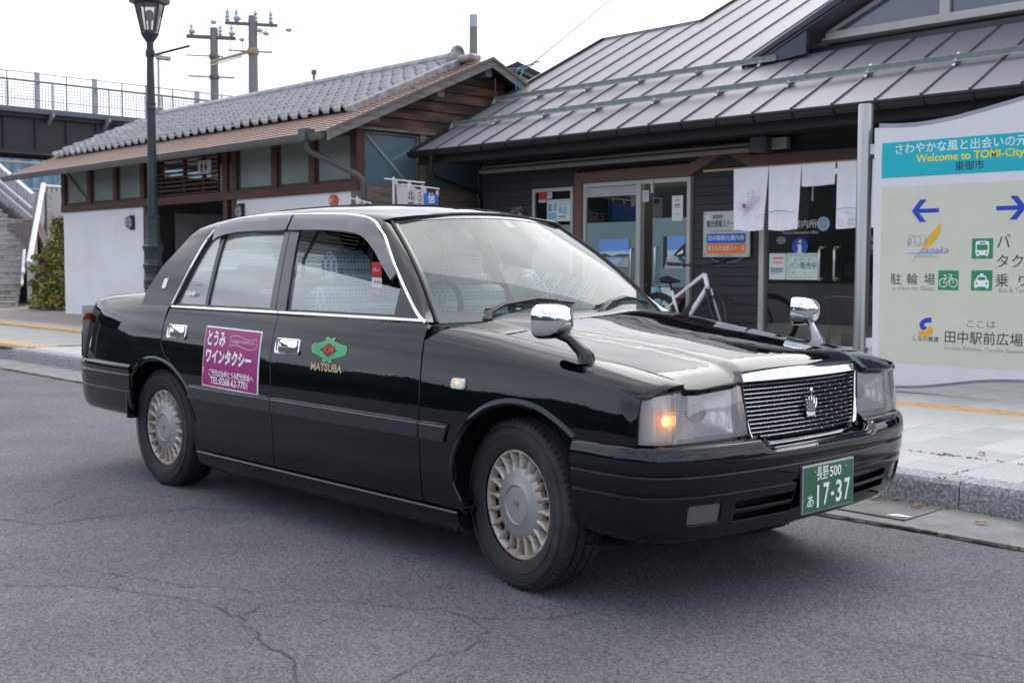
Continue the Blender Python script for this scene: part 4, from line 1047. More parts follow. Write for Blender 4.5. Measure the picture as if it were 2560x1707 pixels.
bar = MB(); bar.bbox(-1.86, -1.83, -.58, .58, 1.03, 1.075, .008); bar.build('partition_bar', cover, taxi)
hoop = MB(); hoop.tube([(-1.84, -.50, 1.04), (-1.84, -.49, 1.22), (-1.84, -.40, 1.36), (-1.84, -.28, 1.40), (-1.84, .28, 1.40), (-1.84, .40, 1.36), (-1.84, .49, 1.22), (-1.84, .50, 1.04)], .009, 8); hoop.build('partition_hoop', mat('hoop_grey', (.35, .30, .28), rough=.4), taxi)
da = MB(); da.bbox(-.98, -.56, -.68, .68, .72, .945, .05); da.bbox(-.98, -.70, -.58, -.16, .90, .985, .03); da.build('dashboard', mat('dash_grey', (.20, .23, .23), rough=.7), taxi)
sw = MB(); T = Matrix.Translation((-1.02, -.37, .955)) @ Matrix.Rotation(R(-65), 4, 'Y')
rg_ = [T @ Vector((.185*math.cos(2*math.pi*k/32), .185*math.sin(2*math.pi*k/32), 0)) for k in range(33)]
sw.tube(rg_, .014, 8, cap=False); sw.tube([T @ Vector((0, -.18, 0)), T @ Vector((0, .18, 0))], .018, 6); sw.tube([T @ Vector((0, 0, .01)), T @ Vector((0, 0, -.25))], .03, 8); sw.build('steering_wheel', satin, taxi)
MB().bbox(-1.04, -1.01, -.07, .10, 1.335, 1.385, .012).build('interior_mirror', satin, taxi)
# pay stickers seen through the front window
stk = MB(); stk.box(-1.305, -1.20, -.585, -.583, 1.055, 1.20)
st = empty('payment_sign'); st.parent = taxi
MB().box(-1.115, -1.045, -.612, -.609, 1.145, 1.21).build('sign_card', redv, st); MB().box(-1.115, -1.045, -.612, -.609, 1.098, 1.142).build('sign_card', whitev, st); MB().box(-1.115, -1.045, -.612, -.609, 1.058, 1.096).build('sign_card', redv, st)
pf1 = plane_fn((-1.080, -.614, 1.12), (1, 0, 0), (0, 0, 1))
text('au', .034, at(pf1, 0, .002), redv, st, shear=.3, wid=.05); text('PAY', .026, at(pf1, 0, -.045), whitev, st, wid=.055); text('d払い', .022, at(pf1, 0, .055), whitev, st, wid=.05)
# sticker on rear quarter glass
text('5:1640', .030, lambda a, b: PG(-2.52+a, 1.045+b)+Vector((0, -.002, 0)), whitev, rdoor[0], bold=.03, wid=.10)
text('PayPay', .018, lambda a, b: PG(-2.50+a, 1.10+b)+Vector((0, -.002, 0)), redv, rdoor[0], wid=.075)
text('•••', .02, lambda a, b: WS(.30+a, .93+b)+Vector((.004, 0, .004)), whitev, taxi)
spanel('inspection_sticker', [(.06, .87), (.14, .87), (.14, .95), (.06, .95)], WS, whitev, taxi, step=.05, dep=0, off=-.003, out=wo)
MB().box(-2.2, -1.3, -.52, .52, .22, .30).build('floor_pan', dark, taxi)
MB().bbox(-3.3, -2.45, -.45, .45, .17, .27, .03).build('underbody', blkpl, taxi); MB().bbox(-2.35, -.40, -.70, .70, .155, .215, .02).build('underbody', blkpl, taxi); MB().bbox(-.3, .42, -.45, .45, .18, .27, .02).build('underbody', blkpl, taxi)
# ================================================================ GROUND
def asphalt_mat():
    m = mat('asphalt', (.120, .118, .128), rough=.88, var=.16, scale=1.3, spec=.35, detail=10); t = m.node_tree; b = t.nodes['Principled BSDF']
    tcn = nn(t, 'ShaderNodeTexCoord')
    src = b.inputs['Base Color'].links[0].from_socket
    vo = nn(t, 'ShaderNodeTexVoronoi'); vo.inputs['Scale'].default_value = 130; t.links.new(tcn.outputs['Object'], vo.inputs['Vector'])
    hs = nn(t, 'ShaderNodeSeparateColor'); t.links.new(vo.outputs['Color'], hs.inputs[0])
    r1 = nn(t, 'ShaderNodeMapRange'); r1.inputs['From Min'].default_value = .0; r1.inputs['From Max'].default_value = 1; r1.inputs['To Min'].default_value = .55; r1.inputs['To Max'].default_value = 1.45
    t.links.new(hs.outputs[0], r1.inputs[0])
    mu = nn(t, 'ShaderNodeVectorMath', operation='SCALE'); t.links.new(src, mu.inputs[0]); t.links.new(r1.outputs[0], mu.inputs['Scale'])
    # pale stone chips
    n3 = nn(t, 'ShaderNodeTexNoise'); n3.inputs['Scale'].default_value = 160; n3.inputs['Detail'].default_value = 2; t.links.new(tcn.outputs['Object'], n3.inputs['Vector'])
    r3 = nn(t, 'ShaderNodeMapRange'); r3.inputs['From Min'].default_value = .66; r3.inputs['From Max'].default_value = .74; t.links.new(n3.outputs['Fac'], r3.inputs[0])
    mc = nn(t, 'ShaderNodeMixRGB'); mc.inputs[2].default_value = (.36, .35, .33, 1); t.links.new(r3.outputs[0], mc.inputs[0]); t.links.new(mu.outputs[0], mc.inputs[1])
    t.links.new(mc.outputs[0], b.inputs['Base Color'])
    bp = nn(t, 'ShaderNodeBump'); bp.inputs['Strength'].default_value = .55; bp.inputs['Distance'].default_value = .004; t.links.new(vo.outputs['Distance'], bp.inputs['Height']); t.links.new(bp.outputs[0], b.inputs['Normal'])
    return m
asph = asphalt_mat()
MB().add([(-400, -400, 0), (400, -400, 0), (400, 400, 0), (-400, 400, 0)], [(0, 1, 2, 3)]).build('asphalt_road', asph, kind='structure')
# cracks: thin dark wandering fissures (real ribbons a few mm above the road)
crm = mat('crack_dark', (.055, .055, .058), rough=.95)
def crack(pts, wd, rnd, name='road_cracks'):
    o = []; r = random.Random(rnd)
    for a, b in zip(pts, pts[1:]):
        n = max(4, int((Vector(b)-Vector(a)).length/.035))
        for k in range(n):
            t = k/n; j = (r.random()-.5)*.026; d = (Vector(b)-Vector(a)).normalized(); o.append(tuple(Vector(a).lerp(Vector(b), t)+Vector((-d.y, d.x))*j))
    o.append(pts[-1]); return (o, [wd*(.35+1.1*r.random()) for _ in o])
CR = [crack(pts, wd, i) for i, (pts, wd) in enumerate((
    ([(-4.6, -1.2), (-2.9, -1.9), (-2.26, -1.634), (-2.21, -1.28), (-2.1, -.95), (-1.7, -.7)], .007), ([(-1.6, -2.4), (-1.1, -1.9), (-.681, -1.71), (-.404, -1.714), (-.463, -1.585), (-.433, -1.443), (-.234, -1.283), (-.067, -1.22), (-.013, -1.146), (.142, -1.142), (.32, -.965), (.36, -.8)], .0045),
    ([(-.404, -1.714), (-.207, -1.758), (-.103, -1.805), (.019, -1.795), (.5, -2.0)], .005), ([(.142, -1.142), (.287, -1.194), (.378, -1.351), (.351, -1.47), (.45, -1.8)], .0035), ([(-1.3, -1.80), (-.89, -1.659), (-.753, -1.556), (-.6, -1.5)], .003), ([(1.0, -.42), (1.374, -.281), (1.9, -.1), (2.6, .1)], .0035), ([(-2.6, -1.582), (-2.668, -1.428), (-2.873, -1.2)], .0035)))]
strokes('road_cracks', CR, lambda a, b: Vector((a, b, .004)), crm, None, kind='stuff')
# gutter
conc = mat('gutter_concrete', (.20, .20, .195), rough=.9, var=.2, scale=5, bump=.25, bscale=90, c2=(.12, .12, .115), c2s=3, c2t=(.5, .7))
gu = MB(); gu.add([(-60, 1.215, .008), (40, 1.215, .008), (40, 1.76, .012), (-60, 1.76, .012)], [(0, 1, 2, 3)]); gu.add([(-60, 1.205, 0), (40, 1.205, 0), (40, 1.215, .008), (-60, 1.215, .008)], [(0, 1, 2, 3)]); gu.build('gutter', conc, kind='structure')
r = random.Random(5)
gl = [(-14+.05*i, 1.197+.006*math.sin(i*.35)+(r.random()-.5)*.014) for i in range(420)]
strokes('gutter_joint_gap', [(gl, [.018+.022*r.random() for _ in gl])], lambda a, b: Vector((a, b, .0125)), mat('joint_black', (.02, .02, .018), rough=1), None, kind='stuff')
# drain grate
dg_ = empty('drain_grate', (0, 0, 0), label='fine meshed steel drain grate set in the gutter by the kerb', cat='drain grate')
st = mat('grate_steel', (.25, .25, .24), rough=.6, metal=.5, var=.2)
g0, g1 = -.62, .42
mb = MB(); mb.box(g0, g1, 1.33, 1.335, .010, .018); mb.box(g0, g1, 1.70, 1.705, .010, .018); mb.box(g0, g0+.005, 1.33, 1.705, .010, .018); mb.box(g1-.005, g1, 1.33, 1.705, .010, .018); mb.build('grate_frame', st, dg_)
mb = MB()
for i in range(72): x = g0+.01+i*.0143; mb.box(x, x+.006, 1.336, 1.70, .0125, .0175)
for i in range(24): y = 1.34+i*.0152; mb.box(g0+.006, g1-.006, y, y+.004, .0125, .0160)
mb.build('grate_mesh', st, dg_, kind='stuff'); MB().box(g0, g1, 1.33, 1.705, .0115, .0122).build('grate_pit', dark, dg_)
# kerb
granite = mat('kerb_granite', (.36, .36, .37), rough=.85, var=.35, scale=70, detail=4, bump=.9, bscale=45, c2=(.20, .20, .22), c2s=55, c2t=(.46, .56))
kb = empty('kerb', kind='structure')
xs = [-11.8, -11.0, -10.75, -10.05]; x = -10.05
while x > -100 and x < 8: x += .96; xs.append(x)
d0 = .48-min(xs, key=lambda v: abs(v-.48)); xs = xs[:4]+[v+d0 for v in xs[4:]]
me_c = {}
def kerb_mesh(L_):
    k = round(L_, 3)
    if k in me_c: return me_c[k]
    mb = MB(); n = max(3, int(L_/.08)); rr = random.Random(3); vs = []
    prof = [(.0, .0), (.002, .05), (.003, .10), (.006, .128), (.020, .147), (.06, .151), (.172, .152)]
    for i in range(n+1):
        for j, (y, z) in enumerate(prof):
            dy = (rr.random()-.5)*.009 if j < 4 else 0
            vs.append((.004+(L_-.008)*i/n, y+dy, z+(rr.random()-.5)*.003*(j > 2)))
    m = len(prof); mb.add(vs, [(i*m+j, i*m+j+1, (i+1)*m+j+1, (i+1)*m+j) for i in range(n) for j in range(m-1)], True)
    mb.add(vs[:m]+[(.004, .172, 0)], [tuple(range(m+1))]); mb.add(vs[-m:]+[(L_-.004, .172, 0)], [tuple(range(m+1))])
    me_c[k] = mb.mesh('kerb_stone', granite); return me_c[k]
for a, b in zip(xs, xs[1:]): link('kerb_stone', kerb_mesh(b-a), None, kb, (a, 1.755, 0))
mb = MB(); mb.add([(-11.8, 1.757, 0), (-11.8, 1.757, .14), (-12.9, 1.5, .02), (-12.9, 1.5, 0), (-11.8, 1.93, .15), (-12.9, 1.66, .03)], [(0, 1, 2, 3), (1, 4, 5, 2)]); mb.build('kerb_stone', granite, kb)
MB().box(-11.8, 8, 1.765, 1.92, 0, .10).build('kerb_bed', mat('joint_mortar', (.09, .09, .085), rough=1), kb)
# pavement: stones laid one by one near the camera, the rest one sheet
pv = empty('pavement', kind='structure')
joint = mat('paving_joint', (.06, .058, .045), rough=1, var=.4, scale=12, c2=(.045, .055, .015), c2s=6, c2t=(.5, .6))
stone = [mat('paving_stone_%d' % i, c, rough=.85, var=.16, scale=60, detail=4, bump=.3, bscale=130, c2=c2_, c2s=2.1, c2t=(.48, .66)) for i, (c, c2_) in enumerate((((.44, .44, .43), (.36, .36, .35)), ((.40, .40, .395), (.33, .33, .32)), ((.47, .47, .455), (.38, .38, .37)), ((.30, .30, .30), (.24, .24, .24))))]
MB().add([(-11.8, 1.92, .140), (12, 1.92, .140), (12, 30, .140), (-11.8, 30, .140)], [(0, 1, 2, 3)]).build('paving_bed', joint, pv)
far_m = mat('far_paving', (.34, .335, .32), rough=.9, var=.1, scale=3)
warm_m = mat('warm_paving', (.27, .235, .225), rough=.9, var=.12, scale=2)
MB().add([(-60, 1.66, .03), (-12.9, 1.66, .03), (-11.8, 1.93, .150), (-11.8, 4.6, .150), (-60, 4.6, .150)], [(0, 1, 2, 3, 4)]).build('far_paving', far_m, pv)
MB().add([(-60, 4.6, .150), (-11.8, 4.6, .150), (-11.8, 30, .150), (-60, 30, .150)], [(0, 1, 2, 3)]).build('brick_paving', warm_m, pv)
U = .325
sl = {}
def slab(w_, d_, mi):
    k = (round(w_, 3), round(d_, 3), mi)
    if k not in sl: sl[k] = MB().bbox(.002, w_-.002, .002, d_-.002, -.03, 0, .002).mesh('paving_stone', stone[mi])
    return sl[k]
rr = random.Random(11); stuff = MB(); cnt = 0
for ci in range(-36, 12):
    x0 = .045+ci*U; y0 = 1.93+(.0 if ci % 2 else -.33)
    first = True
    while y0 < 8.45:
        ln = .235 if (first and ci % 2 == 0) else (.56 if first else .65)
        ys = max(1.93, y0); ye = y0+ln if not first else 1.93+ln
        first = False
        if 4.50 < ye and ys < 4.50: ye = 4.50
        if 4.50 <= ys < 4.79: ys = 4.79; ye = ys+.65
        mi = rr.choice((0, 0, 1, 2)) if ys > 2.3 or x0 < -.2 else rr.choice((1, 3, 3))
        zt_ = .150+(rr.random()-.5)*.002
        if x0 > -4.2 and ys < 5.9 and x0 < 1.8: link('paving_stone', slab(U, ye-ys, mi), None, pv, (x0, ys, zt_))
        else: stuff.box(x0+.002, x0+U-.002, ys+.002, ye-.002, zt_-.02, zt_)
        y0 = ye
stuff.build('paving_stone', stone[0], pv, kind='stuff')
tact = mat('tactile_yellow', (.62, .42, .22), rough=.8, var=.12, scale=5, c2=(.45, .32, .19), c2s=4, c2t=(.5, .7))
tm_ = MB(); tm_.bbox(.002, .298, .002, .286, -.03, 0, .002)
for k in range(4): tm_.bbox(.02, .28, .025+k*.066, .055+k*.066, -.001, .005, .003)
tmm = tm_.mesh('tactile_tile', tact)
for i in range(-38, 8): link('tactile_tile', tmm, None, pv, (i*.3, 4.50, .151))
for i in range(24): link('tactile_tile', tmm, None, pv, (-11.9-i*.3, 3.95-.05*0, .157))
for i in range(8):
    link('tactile_tile', tmm, None, pv, (-11.75-i*.3, 2.05, .145-.0))
# moss, leaves
moss = mat('moss', (.10, .12, .025), rough=1, var=.4, scale=40)
mb = MB()
for (x, y, z, n, sx, sy) in ((.02, 2.49, .150, 26, .16, .012), (.04, 2.50, .150, 14, .03, .03), (-.18, 2.28, .152, 6, .03, .02), (.20, 2.49, .15, 20, .16, .01), (.0, 1.745, .012, 26, .12, .010), (.62, 1.745, .012, 30, .28, .010), (.37, 2.0, .15, 10, .01, .10), (-.35, 1.745, .012, 12, .1, .01), (.55, 1.205, .01, 30, .5, .008), (-.1, 1.205, .01, 24, .3, .008)):
    for k in range(n):
        a = rr.gauss(0, sx); b = rr.gauss(0, sy); mb.ball((x+a, y+b, z), .004+.007*rr.random(), 3, (1, 1, .7))
mb.build('moss', moss, kind='stuff')
lfm = mat('dry_leaf', (.30, .13, .07), rough=.8, var=.4, scale=30); lfy = mat('yellow_leaf', (.42, .28, .12), rough=.8, var=.3, scale=30)
LV = ((-.03, 1.70, .02, lfm, .3, 'red brown leaf touching the kerb foot, leftmost of the curled leaves'), (.09, 1.66, .022, lfy, 1.1, 'yellow leaf on the grate edge between two red brown leaves'), (.16, 1.72, .02, lfm, 2.2, 'dark red leaf tucked under the kerb behind the yellow leaf'), (.33, 1.62, .02, lfm, .8, 'small red brown leaf on the grate, rightmost on the mesh'), (-.22, 1.70, .02, lfm, 1.7, 'dark leaf in the gutter close to the car bumper'),
      (.70, 1.52, .016, lfy, .4, 'lone yellow leaf on plain gutter concrete right of the grate'), (.20, 2.62, .156, lfm, 2.6, 'dark curled leaf in a mossy joint of the pale paving'), (.72, 2.30, .156, lfm, 1.9, 'red brown leaf on the paving near the right picture edge'), (-.42, 1.40, .022, lfy, .2, 'pale yellow leaf on the drain grate beside the number plate'))
for (x, y, z, m_, a, lab_) in LV:
    mb = MB(); vs = []
    for i, (t, wd) in enumerate(((0, .002), (.25, .012), (.5, .016), (.75, .010), (1, .001))):
        for s in (-1, 0, 1): vs.append((t*.055-.027, s*wd, (.006*(s != 0))+.008*math.sin(t*3)))
    mb.add(vs, [(i*3+j, i*3+j+1, (i+1)*3+j+1, (i+1)*3+j) for i in range(4) for j in range(2)])
    mb.build('fallen_leaf', m_, None, loc=(x, y, z), rot=(0, 0, a), label=lab_, cat='leaf', group='fallen leaves by the kerb')
lit = MB(); lit.add([(0, 0, 0), (.10, .01, .002), (.115, .045, 0), (.03, .05, .001)], [(0, 1, 2, 3)]); lit.build('paper_scrap', whitev, None, loc=(.31, 1.36, .019), label='scrap of white paper lying on the drain grate edge', cat='litter')
# ---------------------------------------------------------------- far setting
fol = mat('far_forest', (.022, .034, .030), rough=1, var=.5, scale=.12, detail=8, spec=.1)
folb = mat('hazed_forest', (.085, .135, .185), rough=1, var=.3, scale=.05, detail=8, spec=.05)  # blue of distant air haze painted into the foliage colour
def ridge(name, a0, a1, dist, h, m, seed, base=0, n=90, k=.28):
    rr = random.Random(seed); mb = MB(); vs = []
    ph = [rr.random()*6.28 for _ in range(6)]
    for i in range(n+1):
        a = a0+(a1-a0)*i/n
        hh = h*(1+k*math.sin(a*5+ph[0])+k*.5*math.sin(a*11+ph[1])+.10*math.sin(a*37+ph[2]))+h*.10*rr.random()
        for j, (dd, hz) in enumerate(((1, 0), (1.10, .45), (1.25, .8), (1.45, 1), (1.9, .9))):
            dist_ = dist*dd; vs.append((CAM.x+math.cos(a)*dist_, CAM.y+math.sin(a)*dist_, base+hh*hz*(1 if j < 4 else 1)))
    mb.add(vs, [(i*5+j, (i+1)*5+j, (i+1)*5+j+1, i*5+j+1) for i in range(n) for j in range(4)], True); return mb.build(name, m, kind='structure')
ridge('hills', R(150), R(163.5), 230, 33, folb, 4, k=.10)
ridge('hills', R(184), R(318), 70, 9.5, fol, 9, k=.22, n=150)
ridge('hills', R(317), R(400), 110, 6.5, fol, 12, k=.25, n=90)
# ================================================================ STATION BUILDING (front y = 8.5)
YF = 8.5
sb_ = empty('station_building', (-10.5, YF, .15)); tag(sb_, 'dark boarded low station building under a grey standing seam metal roof', 'building')
def P_(o): o.matrix_parent_inverse = Matrix.Translation((10.5, -YF, -.15)); return o
class BB(MB):
    pass
def part(mb, name, m, par=None, **k):
    o = mb.build(name, m, par or sb_, **k)
    if par is None: P_(o)
    return o
boardm = [mat('charcoal_board_%d' % i, c, rough=.62, var=.12, scale=5, aniso=(1, 1, 8), bump=.12, bscale=20) for i, c in enumerate(((.026, .026, .031), (.030, .029, .034), (.022, .023, .028)))]
seamm = mat('roof_metal', (.185, .18, .205), rough=.46, metal=.12, var=.09, scale=1.2, c2=(.155, .15, .175), c2s=.8, c2t=(.45, .7))
seamd = mat('roof_seam_metal', (.13, .125, .14), rough=.4, metal=.5)
darkm = mat('dark_trim_metal', (.022, .022, .026), rough=.35, metal=.4, var=.1)
soff = mat('soffit_black', (.012, .012, .013), rough=.8)
alum = mat('bronze_aluminium', (.46, .44, .41), rough=.4, metal=.25, var=.06)
brown = mat('brown_board', (.14, .072, .048), rough=.5, var=.25, scale=3, aniso=(1.5, 30, 30), detail=6)
awn = mat('awning_beige', (.30, .26, .24), rough=.45, metal=.3, var=.06)
gal = mat('galvanised_steel', (.42, .46, .45), rough=.45, metal=.7, var=.15, scale=12)
# back wall and sides
MBx = MB(); MBx.box(-10.5, 4, YF+.03, YF+.10, 2.40, 2.95); MBx.box(-10.5, 4, YF+.06, YF+.08, .15, 2.5) if False else None
MBx.box(-10.5, -10.42, YF+.03, 15, .15, 3.1); part(MBx, 'wall', boardm[0])
# individual cladding boards
segs = [(-10.5, -9.32, .15, 2.75), (-9.32, -8.45, 2.38, 2.75), (-8.45, -6.36, 2.55, 2.75), (-8.45, -8.42, .15, 2.55), (-9.32, -8.45, .15, .75), (-6.345, -5.28, .15, 2.60), (-6.36, 4, 2.60, 2.75)]
rr = random.Random(2)
bm_c = {}
for x0, x1, z0, z1 in segs:
    z = .15; i = 0
    while z < 2.74:
        if z >= z0-.06 and z+.115 <= z1+.06:
            key = round(x1-x0, 3)
            if key not in bm_c:
                L_ = x1-x0; mbb = MB(); mbb.add([(0, 0, 0), (L_, 0, 0), (L_, -.012, .004), (0, -.012, .004), (L_, -.004, .113), (0, -.004, .113), (L_, .02, .113), (0, .02, .113)], [(0, 1, 2, 3), (3, 2, 4, 5), (5, 4, 6, 7), (0, 3, 5, 7), (1, 6, 4, 2)]); bm_c[key] = [mbb.mesh('siding_board', m_) for m_ in boardm]
            o = link('siding_board', bm_c[key][rr.randrange(3)], None, sb_, (x0+10.5, YF-.004-YF, z-.15))
        z += .1155; i += 1
part(MB().box(-10.515, -10.47, YF-.03, YF+.04, .15, 2.9), 'corner_trim', darkm)
MBb = MB()
for s_ in segs: MBb.box(s_[0], s_[1], YF+.022, YF+.03, s_[2], s_[3])
part(MBb, 'wall_backing', soff)
# ---- roof: plane z = 2.93 + (y-7.45)*tan
TN = math.tan(R(27.7)); ze = lambda y: 2.93+(y-7.45)*TN
XL = -10.82; PT = .507
seams = [-10.82]+[-10.305+PT*i for i in range(0, 30)]
nrm = Vector((0, -math.sin(R(27.7)), math.cos(R(27.7))))
def top_y(x):
    if x < -8.68: return 11.70
    return 13.6
for a, b in zip(seams, seams[1:]):
    xm = (a+b)/2
    spans = [(7.45, top_y(xm))] if xm < -5.95 else [(7.45, 9.26)]
    if -8.9 < xm < -8.6: pass
    for y0, y1 in spans:
        mb = MB(); vs = [Vector((x, y, ze(y))) for y in (y0, y1) for x in (a, b)]
        vs2 = [v+nrm*.006 for v in vs]
        mb.add(vs+vs2, [(4, 5, 7, 6), (0, 2, 3, 1), (0, 1, 5, 4), (2, 6, 7, 3)]); rp = part(mb, 'roof_panel', seamm)
        sm_ = MB(); A = Vector((a, y0-.004, ze(y0)))+nrm*.005; B = Vector((a, y1, ze(y1)))+nrm*.005; w2 = Vector((.010, 0, 0)); h2 = nrm*.022
        vs = [A-w2, A+w2, A+w2+h2, A-w2+h2, B-w2, B+w2, B+w2+h2, B-w2+h2]
        sm_.add(vs, [(0, 1, 2, 3), (4, 7, 6, 5), (0, 4, 5, 1), (1, 5, 6, 2), (2, 6, 7, 3), (3, 7, 4, 0)])
        o = sm_.build('roof_seam', seamd, rp)
# main roof seen left of the dormer barge, cut along its slope
for a, b in zip(seams, seams[1:]):
    xm = (a+b)/2
    if xm <= -5.95 or xm > -3: continue
    ys = 9.20+0*(xm+5.9)
    # valley hidden behind dormer
# verge, eave, ridge trims
def bar_on(mb, p0, p1, w_, h_, up_=nrm):
    p0, p1 = Vector(p0), Vector(p1); d = (p1-p0).normalized(); s = d.cross(up_).normalized()*w_/2; u_ = up_*h_
    vs = [p0-s, p0+s, p0+s+u_, p0-s+u_, p1-s, p1+s, p1+s+u_, p1-s+u_]
    mb.add(vs, [(0, 1, 2, 3), (4, 7, 6, 5), (0, 4, 5, 1), (1, 5, 6, 2), (2, 6, 7, 3), (3, 7, 4, 0)])
mb = MB(); bar_on(mb, (XL, 7.42, ze(7.42)-.10), (XL, 11.72, ze(11.72)-.10), .05, .14); part(mb, 'verge_trim', darkm)
mb = MB(); bar_on(mb, (-8.70, 11.70, ze(11.70)-.05), (-8.70, 13.6, ze(13.6)-.05), .05, .09); part(mb, 'verge_trim', darkm)
mb = MB(); mb.box(XL, -8.7, 11.66, 11.76, ze(11.7)-.02, ze(11.7)+.035); part(mb, 'ridge_cap', seamm)
mb = MB(); mb.box(-8.7, -3, 13.55, 13.7, ze(13.6)-.02, ze(13.6)+.04); part(mb, 'ridge_cap', seamm)
part(MB().box(XL, 4.2, 7.42, 7.455, 2.86, 2.925), 'eave_trim', darkm)
mb = MB(); mb.add([(XL, 7.5, 2.80), (4.2, 7.5, 2.80), (4.2, YF+.1, 2.78), (XL, YF+.1, 2.78)], [(0, 1, 2, 3)]); mb.add([(XL, 7.46, ze(7.46)-.06), (4.2, 7.46, ze(7.46)-.06), (4.2, 9.2, ze(9.2)-.1), (XL, 9.2, ze(9.2)-.1)], [(0, 1, 2, 3)]); mb.add([(XL, 9.2, ze(9.2)-.1), (-5.9, 9.2, ze(9.2)-.1), (-5.9, 11.65, ze(11.65)-.1), (XL, 11.65, ze(11.65)-.1)], [(0, 1, 2, 3)]); part(mb, 'soffit', soff)
mb = MB(); mb.box(XL+.02, 4.2, 7.50, 7.53, 2.72, 2.90); part(mb, 'fascia', soff)
mb = MB(); mb.add([(XL+.06, 7.5, 2.80), (XL+.06, 15.5, 2.80), (XL+.06, 11.7, ze(11.7)-.12)], [(0, 1, 2)]); part(mb, 'gable_wall', boardm[0])
# gutter with brackets
mb = MB(); rg = []
for i in range(9): t = math.pi*i/8; rg.append((7.375-.062*math.cos(t), 2.895-.075*math.sin(t)))
mb.add([(x, y, z) for x in (XL-.03, 4.2) for y, z in rg], [(k, k+1, 9+k+1, 9+k) for k in range(8)], True); mb.add([(XL-.03, y, z) for y, z in rg], [tuple(range(9))]); mb.box(XL-.03, 4.2, 7.30, 7.318, 2.888, 2.903)
part(mb, 'rain_gutter', darkm)
for i in range(28):
    x = XL+.1+i*.507; mb = MB(); mb.tube([(x, y*1.0+(-.006 if y < 7.375 else .006), z-.006) for y, z in rg], .008, 4); part(mb, 'gutter_bracket', darkm)
# downpipe
mb = MB(); mb.tube([(-10.35, 7.38, 2.86), (-10.35, 7.38, 2.62), (-10.36, 7.42, 2.52), (-10.46, 8.38, 2.33), (-10.46, 8.44, 2.20), (-10.46, 8.44, .15)], .036, 10); part(mb, 'downpipe', darkm)
# snow guards
for yy, x1 in ((8.20, 4.0), (9.09, -5.50)):
    mb = MB(); c = Vector((0, yy, ze(yy)))+nrm*.055
    d = Vector((0, math.cos(R(27.7)), math.sin(R(27.7))))
    for o0, o1, h0, h1 in ((0, .004, 0, .062), (-.055, 0, 0, .004)):
        vs = [c+Vector((x, 0, 0))+d*a+nrm*b for x in (XL+.05, x1) for a in (o0, o1) for b in (h0, h1)]
        mb.add(vs, [(0, 1, 3, 2), (4, 6, 7, 5), (0, 4, 5, 1), (2, 3, 7, 6), (0, 2, 6, 4), (1, 5, 7, 3)])
    part(mb, 'snow_guard_rail', gal)
    for i, sx_ in enumerate(seams[::2]):
        if sx_ > x1 or sx_ < -10.9: continue
        sx = sx_+.01; mb = MB(); b0 = Vector((sx, yy-.035, ze(yy-.035)))+nrm*.010
        mb.prism([(yy-.10, ze(yy-.10)+.025), (yy+.05, ze(yy+.05)+.035), (yy+.03, ze(yy+.03)+.12), (yy-.02, ze(yy-.02)+.10)], sx-.016, sx+.016, 'x'); mb.tube([b0+Vector((-.03, 0, .02)), b0+Vector((.03, 0, .02))], .010, 6); part(mb, 'snow_guard_bracket', gal)
# dormer gable over the entrance
BY = 9.10
bz = lambda x: 3.86+(x+5.92)*.452
mb = MB(); mb.prism([(-5.98, bz(-5.98)+.03), (-.6, bz(-.6)+.03), (-.6, bz(-.6)-.06), (-5.98, bz(-5.98)-.06)], BY, 13, 'y'); part(mb, 'dormer_roof', seamm)
mb = MB(); mb.prism([(-6.03, bz(-6.03)+.04), (-.6, bz(-.6)+.04), (-.6, bz(-.6)-.10), (-6.03, bz(-6.03)-.02)], BY-.04, BY, 'y'); part(mb, 'bargeboard', mat('slate_metal', (.035, .042, .058), rough=.35, metal=.4))
mb = MB(); mb.prism([(-5.86, 3.79), (-5.08, 3.86), (-5.08, bz(-5.08)-.10), (-5.86, bz(-5.86)-.08)], BY-.02, BY+.04, 'y'); part(mb, 'gable_return', mat('slate_metal2', (.045, .055, .078), rough=.35, metal=.3))
part(MB().prism([(-5.12, 3.95), (.5, 3.95), (.5, 6.9), (-.6, bz(-.6)-.1), (-5.12, bz(-5.12)-.1)], 9.62, 9.66, 'y'), 'gable_wall', soff)
mb = MB(); mb.add([(-5.9, 9.26, ze(9.26)), (4, 9.26, ze(9.26)), (4, 9.30, 4.02), (-5.9, 9.30, 3.95)], [(0, 1, 2, 3)]); mb.box(-5.06, 4, 9.28, 9.6, 4.0, 4.03); part(mb, 'roof_flashing', darkm)
dw = empty('gable_window'); dw.parent = sb_; dw.matrix_parent_inverse = Matrix.Translation((10.5, -YF, -.15))
MB().box(-5.04, 4, 9.38, 9.50, 4.03, 4.07).build('window_sill', alum, dw); MB().box(-5.00, 4, 9.40, 9.48, 4.075, 4.15).build('window_frame', alum, dw)
mb = MB(); mb.box(-3.50, -3.38, 9.40, 9.48, 4.15, 5.0); mb.prism([(-5.02, 4.14), (-4.90, 4.14), (-2.6, 5.14), (-2.72, 5.18)], 9.40, 9.48, 'y'); mb.build('window_mullion', alum, dw)
wing = glass('shop_glass', (.55, .60, .60), refl=1.5, ior=1.5); winr = glass('upper_window_glass', (.35, .4, .45), refl=3.0, ior=1.6)
MB().add([(-4.88, 9.45, 4.15), (4, 9.45, 4.15), (4, 9.45, 6.8), (.5, 9.45, 6.6)], [(0, 1, 2, 3)]).build('window_pane', mat('bluish_pane', (.10, .12, .16), rough=.04, metal=0, spec=.9, var=.2, scale=1.2), dw)
